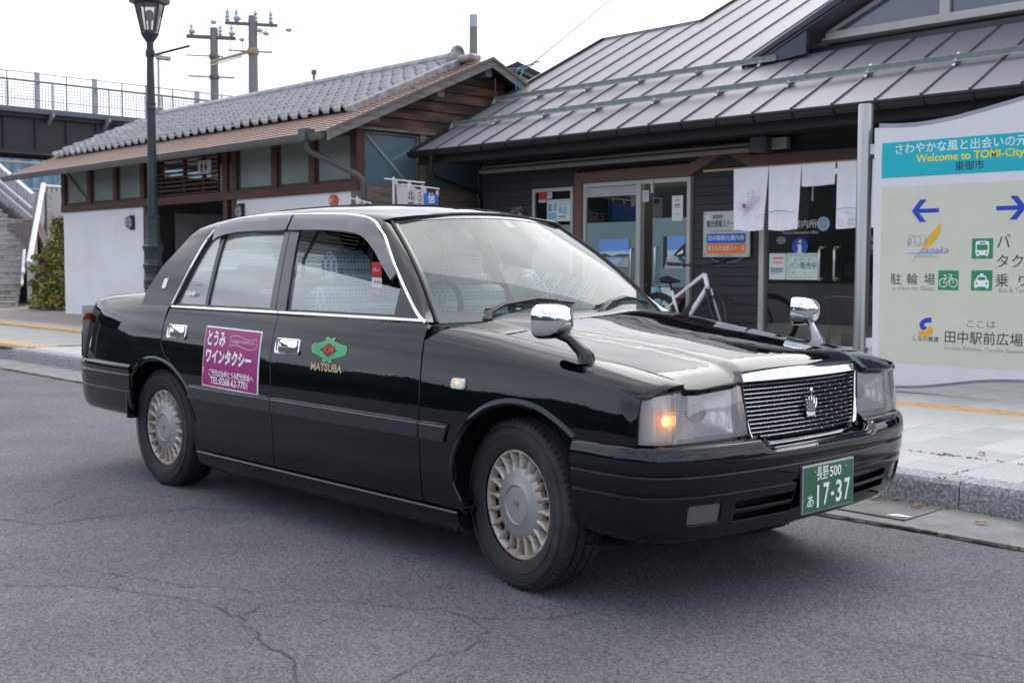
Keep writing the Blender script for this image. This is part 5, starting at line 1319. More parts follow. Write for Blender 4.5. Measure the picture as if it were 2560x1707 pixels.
# ---- awning cassette
aw = empty('awning'); aw.parent = sb_; aw.matrix_parent_inverse = Matrix.Translation((10.5, -YF, -.15))
MB().bbox(-10.26, -5.31, 8.24, 8.36, 2.603, 2.662, .012).build('awning_bar', awn, aw); MB().bbox(-10.25, -5.31, 8.27, 8.40, 2.668, 2.725, .02).build('awning_roller', awn, aw)
MB().bbox(-5.305, -5.07, 8.20, 8.44, 2.585, 2.79, .03).build('awning_end_cap', mat('grey_cap', (.10, .10, .10), rough=.5), aw)
MB().bbox(-5.07, -4.85, 8.34, 8.42, 2.62, 2.755, .004).build('awning_bracket', alum, aw)
MB().tube([(-10.25, 8.42, 2.78), (-5.3, 8.42, 2.80)], .010, 6).build('cable_conduit', mat('pale_conduit', (.30, .28, .26), rough=.5), aw)
# ---- brown portal trims
def trim(poly, y0=8.42, y1=8.50, name='portal_board'):
    return part(MB().prism(poly, y0, y1, 'y'), name, brown)
trim([(-8.415, .15), (-8.268, .15), (-8.268, 2.372), (-8.415, 2.515)])
trim([(-8.411, 2.519), (-8.264, 2.377), (-6.372, 2.377), (-6.372, 2.53)])
trim([(-6.368, 2.53), (-6.368, 2.377), (-5.815, 2.640), (-5.815, 2.76)])
trim([(-5.811, 2.76), (-5.811, 2.640), (-5.40, 2.415), (-5.40, 2.58)])
trim([(-5.396, 2.58), (-5.396, 2.352), (2, 2.352), (2, 2.52)])
# ---- left window, door 1
def frame(name, x0, x1, z0, z1, w_, y, par, m=alum, d=.05, parts=True):
    MB().box(x0, x1, y-d, y, z1-w_, z1).build(name, m, par); MB().box(x0, x1, y-d, y, z0, z0+w_).build(name, m, par)
    MB().box(x0, x0+w_, y-d, y, z0+w_, z1-w_).build(name, m, par); MB().box(x1-w_, x1, y-d, y, z0+w_, z1-w_).build(name, m, par)
def sub(name):
    e = empty(name); e.parent = sb_; e.matrix_parent_inverse = Matrix.Translation((10.5, -YF, -.15)); return e
frost = glass('frosted_film', (.55, .68, .67), refl=.8, rough=.2, haze=.72, hazec=(.40, .54, .54))
w1 = sub('front_window'); frame('window_frame', -9.30, -8.47, .75, 2.335, .05, 8.50, w1)
MB().box(-9.25, -8.52, 8.47, 8.475, 1.80, 2.285).build('window_pane', wing, w1); MB().box(-9.25, -8.52, 8.468, 8.474, .80, 1.795).build('frosted_film', frost, w1)
d1 = sub('entrance_door'); frame('door_frame', -8.262, -6.36, .15, 2.365, .055, 8.49, d1)
mb = MB(); mb.box(-7.245, -7.17, 8.40, 8.49, .2, 2.31); mb.build('door_stile', alum, d1)
MB().box(-8.20, -7.25, 8.455, 8.46, .93, 1.81).build('frosted_film', frost, d1); MB().box(-8.20, -7.25, 8.462, 8.466, .2, 2.16).build('door_pane', wing, d1)
MB().box(-8.20, -7.25, 8.44, 8.46, 2.17, 2.30).build('door_header', mat('grey_panel', (.42, .42, .42), rough=.5), d1)
MB().box(-6.99, -6.42, 8.447, 8.452, .93, 1.845).build('frosted_film', frost, d1); MB().box(-6.99, -6.42, 8.455, 8.459, .2, 2.25).build('door_pane', wing, d1)
MB().box(-7.02, -6.98, 8.43, 8.47, 2.18, 2.36).build('door_closer', alum, d1)
stee = mat('brushed_steel', (.50, .49, .48), rough=.3, metal=1, var=.06)
def handle(x, z0, z1, par, y=8.46):
    MB().tube([(x, y, z0+.03), (x, y-.055, z0+.02), (x, y-.07, z0+.05), (x, y-.07, z1-.05), (x, y-.055, z1-.02), (x, y, z1-.03)], .016, 8).build('door_handle', stee, par)
handle(-7.33, 1.0, 1.46, d1); handle(-6.90, .97, 1.48, d1)
# ---- glass shopfront on the right
g1_ = sub('shopfront'); MB().box(-5.275, -5.205, 8.42, 8.52, .15, 2.35).build('shopfront_post', alum, g1_)
MB().box(-5.205, -4.30, 8.47, 8.475, .275, 2.35).build('shopfront_pane', wing, g1_); MB().box(-4.29, -3.30, 8.46, 8.465, .275, 2.35).build('shopfront_pane', wing, g1_); MB().box(-3.29, 2, 8.47, 8.475, .275, 2.35).build('shopfront_pane', wing, g1_)
whp = mat('kick_panel', (.62, .62, .60), rough=.4, metal=.2, var=.04)
for a, b in ((-5.205, -4.302), (-4.298, -3.302), (-3.298, 2)): MB().bbox(a, b, 8.44, 8.50, .165, .275, .002).build('kick_panel', whp, g1_)
for x in (-4.41, -4.21): handle(x, 1.03, 1.45, g1_, 8.465)
# ---- inside of the shop
flr = mat('shop_floor', (.075, .045, .04), rough=.5); wl = mat('shop_wall', (.10, .095, .07), rough=.9, var=.2, scale=1.5)
mb = MB(); mb.box(-10.4, 4, 8.55, 14, .155, .17); part(mb, 'floor', flr)
mb = MB(); mb.box(-10.4, 4, 13.9, 14, .17, 2.78); mb.box(-8.45, -8.40, 8.6, 14, .17, 2.78); mb.box(-6.3, -6.2, 8.6, 11, .17, 2.78); part(mb, 'inner_wall', wl)
wood = mat('pine_wood', (.40, .20, .085), rough=.55, var=.2, scale=3, aniso=(1, 12, 1))
tb = empty('display_table', (-4.35, 9.6, .17), label='orange pine display table behind the shop glass', cat='table')
MB().bbox(-.55, .35, -.35, .35, .60, .66, .006).build('tabletop', wood, tb)
for x in (-.48, .28):
    for y in (-.28, .28): MB().tube([(x, y, 0), (x*.96, y, .3), (x, y, .60)], [.035, .025, .04], 8).build('leg', wood, tb)
rk = empty('leaflet_rack', (-4.55, 10.2, .17), label='rack of pale leaflets standing behind the display table', cat='rack')
MB().bbox(-.6, .6, -.04, .04, 0, 1.15, .01).build('rack_board', mat('rack_dark', (.05, .05, .05), rough=.7), rk)
lc = [mat('leaflet_%d' % i, c, rough=.6) for i, c in enumerate(((.55, .55, .50), (.30, .42, .50), (.52, .45, .30), (.25, .35, .25)))]
for i in range(5):
    for j in range(3): MB().box(-.55+i*.22, -.39+i*.22, -.06, -.045, .42+j*.24, .60+j*.24).build('leaflet', lc[(i+j*2) % 4], rk)
ch = empty('folding_stand', (-4.0, 9.9, .17), label='yellow wooden easel leaning inside the shop by the table', cat='easel')
for x in (-.25, .15): MB().tube([(x, .0, 0), (x*.3, .2, 1.2)], .018, 6).build('leg', mat('easel_yellow', (.45, .38, .12), rough=.6), ch)
# ---- things on the glass and wall
def flat_thing(name, x0, x1, z0, z1, y, m, label, cat, th=.003):
    e = empty(name, ((x0+x1)/2, y, z0), label=label, cat=cat); MB().box(-(x1-x0)/2, (x1-x0)/2, 0, th, 0, z1-z0).build(name.split('_')[-1]+'_sheet', m, e); return e
def lf(x0, x1, z0, y):   # local text plane of such a thing, origin at its lower left corner
    return lambda a, b: Vector((a-(x1-x0)/2, -.0015, b))
def cells(e, x0, x1, z0, items, nm='printed_block'):
    f = lf(x0, x1, z0, 0)
    for (a0, a1, b0, b1, m) in items: poly2(nm, [(a0, b0), (a1, b0), (a1, b1), (a0, b1)], f, m, e)
pap = mat('paper_white', (.66, .70, .67), rough=.7, var=.04); blk = mat('print_black', (.02, .02, .02), rough=.6); gry = mat('print_grey', (.28, .30, .30), rough=.7)
teal = mat('print_teal', (.22, .48, .52), rough=.6); lblu = mat('print_lightblue', (.25, .48, .66), rough=.6); blu = mat('print_blue', (.01, .09, .48), rough=.45); org = mat('print_orange', (.80, .20, .02), rough=.45); purp = mat('print_purple', (.24, .08, .36), rough=.7)
X0, X1, Z0, Z1 = -9.0, -8.53, 1.85, 2.167
e = flat_thing('map_poster', X0, X1, Z0, Z1, 8.462, pap, 'pale map poster with blue panels in the small shop window', 'poster')
cells(e, X0, X1, Z0, [(.02, .19, .03, .13, lblu), (.13, .20, .15, .26, teal), (.02, .10, .15, .26, gry), (.24, .44, .24, .25, gry), (.24, .32, .12, .20, teal), (.34, .40, .10, .21, lblu), (.24, .38, .05, .08, gry), (.02, .44, .285, .293, gry)])
e = flat_thing('red_sticker', -9.175, -9.01, 2.135, 2.278, 8.461, redv, 'red square sticker with white strip in the window corner', 'sticker'); cells(e, -9.175, -9.01, 0, [(0, .165, .0, .035, whitev)]); text('SECOM', .03, lambda a, b: Vector((a, -.003, .017+b)), blu, e, wid=.14, bold=.02)
e = flat_thing('purple_sticker', -9.0, -8.90, 2.185, 2.278, 8.461, pap, 'white sticker with purple waves beside the red sticker', 'sticker')
strokes('wave', [([(-.04+.08*i/8, .02+k*.022+.010*math.sin(i*.8+k)) for i in range(9)], .006) for k in range(4)], lambda a, b: Vector((a, -.002, b)), purp, e)
def photo(name, x0, x1, z0, z1, y, label, kind):
    e = flat_thing(name, x0, x1, z0, z1, y, mat('print_sky', (.16, .34, .72), rough=.5, var=.1, scale=1), label, 'poster'); W_, Hh = x1-x0, z1-z0; f = lf(x0, x1, z0, y)
    lb = mat('print_haze', (.48, .62, .80), rough=.5); gg = mat('print_green', (.05, .10, .03), rough=.6); gd = mat('print_path', (.42, .40, .42), rough=.6)
    poly2('printed_block', [(0, Hh*.3), (W_, Hh*.3), (W_, Hh*.6), (0, Hh*.55)], f, lb, e)
    if kind == 0:
        f2 = lambda a, b: f(a, b)+Vector((0, -.0006, 0)); f3 = lambda a, b: f(a, b)+Vector((0, -.0012, 0))
        poly2('printed_block', [(0, Hh*.33), (W_, Hh*.38), (W_, Hh*.45), (W_*.7, Hh*.47), (W_*.45, Hh*.40), (W_*.2, Hh*.5), (0, Hh*.47)], f2, gg, e); poly2('printed_block', [(0, 0), (W_, 0), (W_, Hh*.42), (W_*.9, Hh*.36), (0, Hh*.26)], f2, lb, e)
        poly2('printed_block', [(W_*.55, 0), (W_, 0), (W_, Hh*.38), (W_*.85, Hh*.36)], f3, gd, e)
        strokes('printed_block', [([(W_*k/14, 0), (W_*(k/14+.02), Hh*(.22+.006*k))], .006) for k in range(12)]+[([(0, Hh*.24), (W_*.9, Hh*.36)], .008)], f3, blk, e)
    else:
        f2 = lambda a, b: f(a, b)+Vector((0, -.0006, 0)); f3 = lambda a, b: f(a, b)+Vector((0, -.0012, 0))
        poly2('printed_block', [(0, 0), (W_, 0), (W_*.45, Hh*.42), (W_*.38, Hh*.42)], f2, gd, e); poly2('printed_block', [(0, 0), (W_*.06, 0), (W_*.2, Hh*.4), (W_*.17, Hh), (0, Hh)], f2, blk, e)
        poly2('printed_block', [(W_*.5, Hh*.45), (W_, Hh*.80), (W_, Hh*.35), (W_*.52, Hh*.38)], f2, blk, e); poly2('printed_block', [(W_*.62, Hh*.44), (W_*.9, Hh*.60), (W_*.9, Hh*.48), (W_*.62, Hh*.42)], f3, whitev, e)
        poly2('printed_block', [(W_*.45, Hh*.42), (W_*.6, Hh*.38), (W_, Hh*.12), (W_, Hh*.3), (W_*.6, Hh*.46)], f3, gg, e)
photo('photo_poster', -7.95, -7.40, 1.19, 1.575, 8.440, 'photo poster of a lakeside fence under blue sky on left door', 0)
photo('photo_poster', -6.80, -6.43, 1.17, 1.60, 8.440, 'photo poster of a street of old houses on right door', 1)
e = flat_thing('notice_paper', -6.66, -6.48, 1.80, 2.13, 8.44, pap, 'tall white notice taped high on the right door glass', 'notice'); cells(e, -6.66, -6.48, 0, [(.05, .13, .26, .275, gry), (.04, .14, .20, .215, blk), (.04, .14, .17, .185, gry), (.06, .12, .08, .09, gry)])
e = flat_thing('arrow_sticker', -7.155, -7.05, 2.07, 2.22, 8.43, pap, 'white sticker with stacked teal arrows between the door leaves', 'sticker'); strokes('arrow', [([(-.03, .03+k*.03), (0, .02+k*.03), (.03, .03+k*.03)], .012) for k in range(4)], lambda a, b: Vector((a, -.002, b)), mat('print_petrol', (.03, .22, .32)), e)
for x0, x1, l in ((-7.0, -6.84, 'light blue leaflet at the foot of the right door'), (-6.83, -6.66, 'white and blue leaflet right of the light blue one')):
    e = flat_thing('notice_paper', x0, x1, .62, .925, 8.44, lblu if x0 < -6.9 else pap, l, 'notice'); cells(e, x0, x1, 0, [(.02, .07, .03, .06, blk), (.02, .14, .22, .23, whitev), (.02, .06, .12, .16, blu), (.08, .13, .10, .18, teal)])
# information sign
IS = empty('information_sign', (-5.785, 8.44, 1.322), label='silver wall sign with blue and orange bars beside the glass door', cat='sign')
silv = mat('sign_silver', (.48, .50, .47), rough=.4, metal=.35, var=.06, scale=1.5)
MB().bbox(-.36, .36, 0, .03, 0, .583, .003).build('sign_board', silv, IS)
fi = lambda a, b: Vector((a, -.0022, b))
poly2('blue_bar', [(a, b) for a, b in rrect(-.302, .302, .177, .298, .02)], fi, blu, IS); poly2('orange_bar', rrect(-.302, .302, .047, .168, .02), fi, org, IS)
fi2 = lambda a, b: Vector((a, -.0040, b))
text('東御市', .065, at(fi2, -.13, .506), blk, IS, wid=.165); poly2('logo_square', [(-.30, .475), (-.245, .475), (-.245, .535), (-.30, .535)], fi2, whitev, IS); text('2', .05, at(lambda a, b: Vector((a, -.0055, b)), -.272, .505), blu, IS, shear=.3)
text('観光情報ステーション', .098, at(fi2, .0, .415), blk, IS, wid=.60, bold=.004); text('Tourist Information Station', .045, at(fi2, 0, .335), gry, IS, wid=.46)
text('田中駅観光案内所', .075, at(fi2, 0, .237), whitev, IS, wid=.555, bold=.004); text('まちなか交流スペース', .068, at(fi2, 0, .107), whitev, IS, wid=.555, bold=.004)
text('［水曜日定休］', .03, at(fi2, 0, .024), gry, IS, wid=.2)
for a in (-.33, .33):
    for b in (.03, .553): MB().lathe([(.009, 0), (.006, -.004), (0, -.005)], 10, Matrix.Translation((a, 0, b)), 'y').build('sign_screw', blk, IS)
MB().tube([(-.24, .0, -.002), (-.16, -.004, -.05), (0, -.005, -.072), (.16, -.004, -.05), (.26, 0, -.002)], .004, 4).build('hanging_cord', gry, IS)
# lettering and posters on the shopfront glass
SW = empty('glass_lettering', (-4.7, 8.455, 1.3), label='white office name and blue information disc on the shop glass', cat='lettering')
fs_ = lambda a, b: Vector((a+4.7, -.001, b-1.3)); fs2 = lambda a, b: Vector((a+4.7, -.003, b-1.3))
text('観光案内所', .105, at(fs_, -4.76, 1.707), whitev, SW, wid=.55, bold=.01); text('Tourist Information Office', .05, at(fs_, -4.716, 1.612), whitev, SW, wid=.50)
poly2('information_disc', circ(-4.714, 1.445, .109, 32), fs_, blu, SW)
poly2('letter_i', circ(-4.714, 1.505, .022, 14), fs2, whitev, SW); poly2('letter_i', [(-4.750, 1.470), (-4.690, 1.470), (-4.690, 1.375), (-4.672, 1.375), (-4.672, 1.358), (-4.756, 1.358), (-4.756, 1.375), (-4.738, 1.375), (-4.738, 1.452), (-4.750, 1.452)], fs2, whitev, SW)
poly2('round_sticker', circ(-4.40, 1.71, .083, 28), fs_, mat('sticker_paleblue', (.60, .72, .78)), SW); poly2('round_sticker', circ(-4.40, 1.71, .07, 28), fs2, mat('sticker_blue2', (.30, .50, .62)), SW); text('あいさつ', .04, at(lambda a, b: Vector((a+4.7, -.005, b-1.3)), -4.40, 1.71), whitev, SW)
poly2('open_sticker', circ(-4.977, 1.523, .068, 24, .048), fs_, mat('sticker_grey', (.22, .23, .23)), SW); text('open', .05, at(fs2, -4.977, 1.523), gry, SW)
X0, X1, Z0, Z1 = -4.898, -4.426, 1.047, 1.366
e = flat_thing('bread_poster', X0, X1, Z0, Z1, 8.447, mat('poster_mint', (.60, .72, .62), rough=.7), 'pale green handwritten poster for bread on the shop glass', 'poster')
f = lf(X0, X1, Z0, 0); text('パン販売中', .085, lambda a, b: f(a+.236, b+.165), blk, e, wid=.37, bold=.006)
rr = random.Random(8)
strokes('leaf_border', [([(x, z), (x+.014, z+.012)], .007) for x, z in [(.02+.03*i, .018) for i in range(15)]+[(.02+.03*i, .285) for i in range(15)]+[(.018, .04+.03*i) for i in range(8)]+[(.44, .04+.03*i) for i in range(8)]], f, mat('print_rust', (.35, .12, .08)), e)
for a, b, m_ in ((.13, .24, teal), (.22, .245, lblu), (.32, .24, teal), (.1, .08, teal), (.26, .075, lblu), (.34, .09, pap)): poly2('printed_block', circ(a, b, .016, 8), f, m_, e)
X0, X1 = -5.136, -4.905
e = flat_thing('shop_notice', X0, X1, Z0, Z1, 8.447, pap, 'white notice with orange heading left of the bread poster', 'notice'); cells(e, X0, X1, 0, [(.05, .20, .25, .27, org), (.05, .18, .20, .215, org), (.02, .20, .13, .14, blk), (.02, .19, .11, .12, blk), (.02, .20, .09, .10, blk), (.02, .15, .07, .08, teal)])
e = flat_thing('door_sign', -3.98, -3.2, 1.34, 1.62, 8.452, mat('black_card', (.03, .03, .03)), 'black opening hours card low on the right shop glass', 'sign'); text('平日 9:00-18:00', .06, lambda a, b: Vector((a, -.002, .17+b)), whitev, e); text('土日 9:00-17:00', .06, lambda a, b: Vector((a, -.002, .09+b)), whitev, e); text('City Station', .06, lambda a, b: Vector((a, -.002, .245+b)), whitev, e)
# ---- noren curtain
cloth = mat('linen_white', (.82, .81, .85), rough=.9, var=.04, scale=8, bump=.1, bscale=200)
NR = empty('shop_curtain', (-4.4, 8.0, 2.38), label='white divided cloth shop curtain printed with purple grapes on a bamboo pole', cat='curtain')
MB().tube([(-1.42, 0, 0), (-.5, 0, .004), (2.4, 0, 0)], .014, 8).build('curtain_pole', mat('bamboo', (.45, .27, .13), rough=.5), NR)
MB().tube([(-1.13, 0, .0), (-1.13, 0, .42)], .003, 4).build('hanging_cord', blk, NR)
def cl(x0, x1, z0, nm, z1=-.004, sk=0, fold=.02, seed=0):
    nx, nz = 16, 14; vs = []
    for j in range(nz+1):
        v = j/nz
        for i in range(nx+1):
            u = i/nx; x = x0+(x1-x0)*u+sk*v*(u)-.0; z = z1+(z0-z1)*v
            y = fold*v*math.sin(u*7+seed)+.010*math.sin(u*15+seed*2)*v
            vs.append((x, y-.016, z+.008*math.sin(u*6+seed)*v))
    mb = MB(); mb.add(vs, [(j*(nx+1)+i, j*(nx+1)+i+1, (j+1)*(nx+1)+i+1, (j+1)*(nx+1)+i) for j in range(nz) for i in range(nx)], True); return mb.build(nm, cloth, NR)
cl(-.955, -.458, -.745, 'cloth_panel', sk=-.065, seed=1, fold=.012); cl(-.452, -.012, -.750, 'cloth_panel', sk=-.045, seed=2, fold=.014); cl(-.008, .43, -.255, 'cloth_panel', seed=3, fold=.045); cl(.45, .93, -.745, 'cloth_panel', seed=4); cl(.94, 1.42, -.745, 'cloth_panel', seed=5); cl(1.43, 1.9, -.745, 'cloth_panel', seed=6)
fn_ = lambda a, b: Vector((a+4.4, -.045, b-2.38))
fold_ = lambda a, b: Vector((a+4.4, -.062, b-2.38))
gp_ = []
for r_, c_ in enumerate((4, 4, 3, 3, 2, 1)):
    for k in range(c_):
        cx_, cy_ = -5.03-.010*r_+(k-(c_-1)/2)*.040-.016*r_, 1.99-r_*.034; gp_.append(([(cx_+.019*math.cos(t*.7), cy_+.019*math.sin(t*.7)) for t in range(10)], .0035))
gp_.append(([(-5.03, 2.0), (-5.05, 2.06), (-5.04, 2.10)], .005)); gp_.append(([(-5.11, 2.03), (-5.12, 2.07), (-5.08, 2.065), (-5.05, 2.105), (-5.02, 2.07), (-4.99, 2.06), (-5.01, 2.03), (-5.05, 2.02), (-5.11, 2.03)], .004)); gp_.append(([(-5.0, 2.01), (-4.96, 2.03), (-4.945, 2.0), (-4.96, 1.985), (-4.97, 2.0)], .003))
gp_.append(([(-5.235+.030*math.cos(t*.63), 1.92+.042*math.sin(t*.63)) for t in range(11)], .004)); gp_.append(([(-5.165+.025*math.cos(t*.63), 1.93+.035*math.sin(t*.63)) for t in range(11)], .004))
strokes('grape_print', gp_, fold_, purp, NR); poly2('cork_print', [(-5.19, 1.905), (-5.15, 1.905), (-5.145, 1.925), (-5.15, 1.95), (-5.19, 1.95)], fold_, purp, NR)
strokes('hill_print', [([(-4.905+.45*i/12, 1.80+.055*math.sin(i/12*2.6+.2)) for i in range(13)], [.003+.006*(1-abs(i-5)/8) for i in range(13)]), ([(-5.0, 1.77), (-4.96, 1.79), (-4.93, 1.81)], .003), ([(-3.93+.44*i/12, 1.84+.02*math.sin(i/12*5)) for i in range(13)], .006), ([(-3.90, 1.83), (-3.8, 1.80), (-3.7, 1.79)], .003)], fold_, purp, NR)
text('東御市\n観光', .045, at(fold_, -3.78, 1.70), gry, NR, align='LEFT'); strokes('emblem_print', [([(-3.87+.03*math.cos(t*.6), 1.70+.03*math.sin(t*.6)) for t in range(12)], .004)], fold_, gry, NR)
# ================================================================ CITY SIGNBOARD (face y = 5.35)
SG = empty('city_signboard', (-2.14, 5.38, .15), label='large white welcome signboard with teal banner and blue arrows on steel post', cat='signboard')
def L3(x, y, z): return Vector((x+2.14, y-5.38, z-.15))
sf = lambda d=0: (lambda a, b: L3(a, 5.35-.001-d, b))
swh = mat('sign_white', (.66, .65, .69), rough=.4, var=.02); scream = mat('sign_cream', (.58, .58, .49), rough=.5, var=.03); steal = mat('sign_teal', (.0, .40, .48), rough=.45, var=.02)
sgy = mat('sign_grey_edge', (.30, .32, .34), rough=.4, metal=.3)
post_m = mat('post_steel', (.36, .36, .35), rough=.28, metal=.9, var=.08, aniso=(6, 6, .3))
top = [(-2.028, 2.372), (-1.9, 2.362), (-1.789, 2.355), (-1.66, 2.352), (-1.562, 2.356), (-1.344, 2.376), (-1.133, 2.412), (-.95, 2.447), (-.778, 2.480), (-.55, 2.515), (-.3, 2.54), (.1, 2.55), (.6, 2.53)]
bot = [(-2.000, .208), (-1.889, .204), (-1.80, .204), (-1.704, .209), (-1.60, .218), (-1.492, .232), (-1.35, .255), (-1.221, .278), (-1.09, .300), (-.961, .315), (-.84, .325), (-.71, .330), (-.4, .325), (0, .30), (.6, .27)]
MB().prism([(x+2.14, z-.15) for x, z in top+bot[::-1]], -.03, -.018, 'y').build('sign_face', swh, SG)
MB().prism([(max(-1.995, x)+2.14, z-.15) for x, z in [(x, z+.038) for x, z in top]+[(x, z-.026) for x, z in bot[::-1]]], -.016, .075, 'y').build('sign_body', sgy, SG)
poly2('teal_banner', [(-1.955, 1.945), (.4, 1.945), (.4, 2.238), (-1.955, 2.238)], sf(), steal, SG)
poly2('cream_panel', [(-1.946, .40), (.4, .40), (.4, 1.868), (-1.946, 1.868)], sf(), scream, SG)
yel = mat('sign_yellow', (.78, .70, .02), rough=.45); nav = mat('sign_blue', (.012, .045, .40), rough=.45); sgn = mat('sign_green', (.02, .24, .09), rough=.45); sbk = mat('sign_black', (.015, .015, .025), rough=.5); sgg = mat('sign_greytext', (.22, .30, .24), rough=.5)
text('さわやかな風と出会いの元気発信地', .0925, at(sf(.001), -1.845, 2.172), mat('sign_pale', (.72, .80, .80)), SG, align='LEFT', bold=.008)
text('Welcome to TOMI-City', .086, at(sf(.001), -1.645, 2.088), yel, SG, align='LEFT', bold=.022, wid=.89)
text('東御市', .082, at(sf(.001), -1.194, 2.003), sbk, SG, bold=.004)
def arrow(cx, cz, s):
    Lh = .118; t = .017; P = [(-Lh, 0), (-.045, .092), (.012, .092), (-.052, t), (Lh, t), (Lh, -t), (-.052, -t), (.012, -.092), (-.045, -.092)]
    poly2('arrow', [(cx+s*a, cz+b) for a, b in (P if s > 0 else P)], sf(.001), nav, SG)
arrow(-1.556, 1.662, 1); arrow(-.850, 1.662, -1)
for x0, z0 in ((-1.155, 1.268), (-1.153, 1.016), (-1.428, 1.014)): poly2('pictogram_square', [(x0, z0), (x0+.172, z0), (x0+.172, z0+.160), (x0, z0+.160)], sf(.001), sgn, SG)
pic = lambda x0, z0: (lambda a, b: sf(.002)(x0+a, z0+b)); pic2 = lambda x0, z0: (lambda a, b: sf(.003)(x0+a, z0+b))
f = pic(-1.155, 1.268)   # bus
poly2('bus_pictogram', rrect(.032, .140, .028, .140, .018), f, whitev, SG); poly2('bus_pictogram', [(.040, .018), (.056, .018), (.056, .030), (.040, .030)], f, whitev, SG); poly2('bus_pictogram', [(.116, .018), (.132, .018), (.132, .030), (.116, .030)], f, whitev, SG)
f = pic2(-1.155, 1.268); poly2('bus_window', rrect(.042, .130, .068, .112, .006), f, sgn, SG); poly2('bus_window', rrect(.060, .112, .120, .130, .003), f, sgn, SG); poly2('bus_window', circ(.052, .046, .008, 10), f, sgn, SG); poly2('bus_window', circ(.120, .046, .008, 10), f, sgn, SG)
f = pic(-1.153, 1.016)   # taxi
poly2('taxi_pictogram', [(.026, .030), (.146, .030), (.146, .072), (.132, .086), (.118, .118), (.054, .118), (.040, .086), (.026, .072)], f, whitev, SG); poly2('taxi_pictogram', rrect(.070, .102, .118, .134, .003), f, whitev, SG)
for a in (.030, .120): poly2('taxi_pictogram', [(a, .018), (a+.022, .018), (a+.022, .032), (a, .032)], f, whitev, SG)
f = pic2(-1.153, 1.016); poly2('taxi_window', [(.052, .084), (.120, .084), (.110, .108), (.062, .108)], f, sgn, SG); poly2('taxi_window', circ(.046, .056, .008, 10), f, sgn, SG); poly2('taxi_window', circ(.126, .056, .008, 10), f, sgn, SG)
f = pic(-1.428, 1.014)   # bicycle
ring = lambda cx, cy, r_: ([(cx+r_*math.cos(t*math.pi/10), cy+r_*math.sin(t*math.pi/10)) for t in range(21)], .006)
strokes('bicycle_pictogram', [ring(.045, .060, .034), ring(.128, .060, .034), ([(.045, .060), (.062, .104), (.108, .104), (.080, .060), (.045, .060)], .006), ([(.080, .060), (.056, .122)], .006), ([(.045, .124), (.068, .124)], .006), ([(.128, .060), (.106, .126), (.088, .128)], .006), ([(.106, .126), (.120, .124)], .006)], f, whitev, SG)
T_ = sf(.001)
text('バ', .13, at(T_, -.960, 1.392), sbk, SG, align='LEFT', sx=.9); text('ス', .13, at(T_, -.63, 1.392), sbk, SG, align='LEFT', sx=.9); text('タクシー', .115, at(T_, -.960, 1.240), sbk, SG, align='LEFT'); text('乗', .112, at(T_, -.905, 1.090), sbk, SG); text('り', .10, at(T_, -.745, 1.090), sbk, SG); text('場', .112, at(T_, -.60, 1.090), sbk, SG)
text('Bus & Taxi', .052, at(T_, -.928, 1.022), sgg, SG, align='LEFT', sx=.92)
for ch_, x in (('駐', -1.800), ('輪', -1.655), ('場', -1.503)): text(ch_, .102, at(T_, x, 1.093), sbk, SG)
text('a place for Bikes.', .052, at(T_, -1.824, 1.024), sgg, SG, align='LEFT', wid=.368)
# spa logo
poly2('sail_logo', [(-1.415, 1.560), (-1.418, 1.50), (-1.445, 1.435), (-1.50, 1.375), (-1.600, 1.312), (-1.555, 1.40), (-1.50, 1.475)], T_, mat('sign_gold', (.72, .42, .02)), SG)
strokes('sail_logo', [([(-1.60, 1.312), (-1.64, 1.262), (-1.665, 1.24)], .006)], T_, mat('sign_tan', (.55, .42, .22)), SG)
poly2('water_logo', [(-1.745+.39*i/20, 1.314+.012*math.sin(math.pi*i/20)) for i in range(21)]+[(-1.355-.39*i/20, 1.314-.010*math.sin(math.pi*i/20)) for i in range(1, 20)], T_, lblu, SG)
vio = mat('sign_violet', (.30, .20, .50)); T2 = sf(.0025)
text('ゆぅふる', .085, at(T2, -1.622, 1.398), vio, SG, wid=.175, shear=.3); text('tanaka', .078, at(T2, -1.472, 1.338), vio, SG, wid=.235, shear=.4); text('元気のオアシス', .03, at(T2, -1.60, 1.452), lblu, SG); text('とうみやすらぎスパ', .026, at(T2, -1.545, 1.285), sgg, SG, wid=.20)
# railway logo
gld = mat('sign_orange', (.75, .34, .02))
def blob(pts, m_): poly2('railway_logo', pts, T_, m_, SG)
blob([(-1.476, .790), (-1.53, .782), (-1.568, .758), (-1.582, .725), (-1.57, .694), (-1.548, .682), (-1.522, .690), (-1.512, .705), (-1.535, .715), (-1.540, .730), (-1.522, .745), (-1.476, .748)], nav)
blob([(-1.552, .678), (-1.582, .670), (-1.592, .645), (-1.57, .632), (-1.53, .628), (-1.49, .636), (-1.462, .662), (-1.458, .692), (-1.476, .712), (-1.50, .712), (-1.508, .690), (-1.525, .676)], gld)
text('しなの鉄道', .046, at(T_, -1.526, .607), sbk, SG, wid=.222, bold=.01); text('ここは', .072, at(T_, -1.066, .744), mat('sign_midgreen', (.04, .22, .12)), SG, wid=.232)
text('田中駅前広場', .108, at(T_, -1.368, .629), sbk, SG, align='LEFT', wid=.63, bold=.003); text('Sinano Railway Tanaka Station', .046, at(T_, -1.366, .546), sgg, SG, align='LEFT', wid=.65)
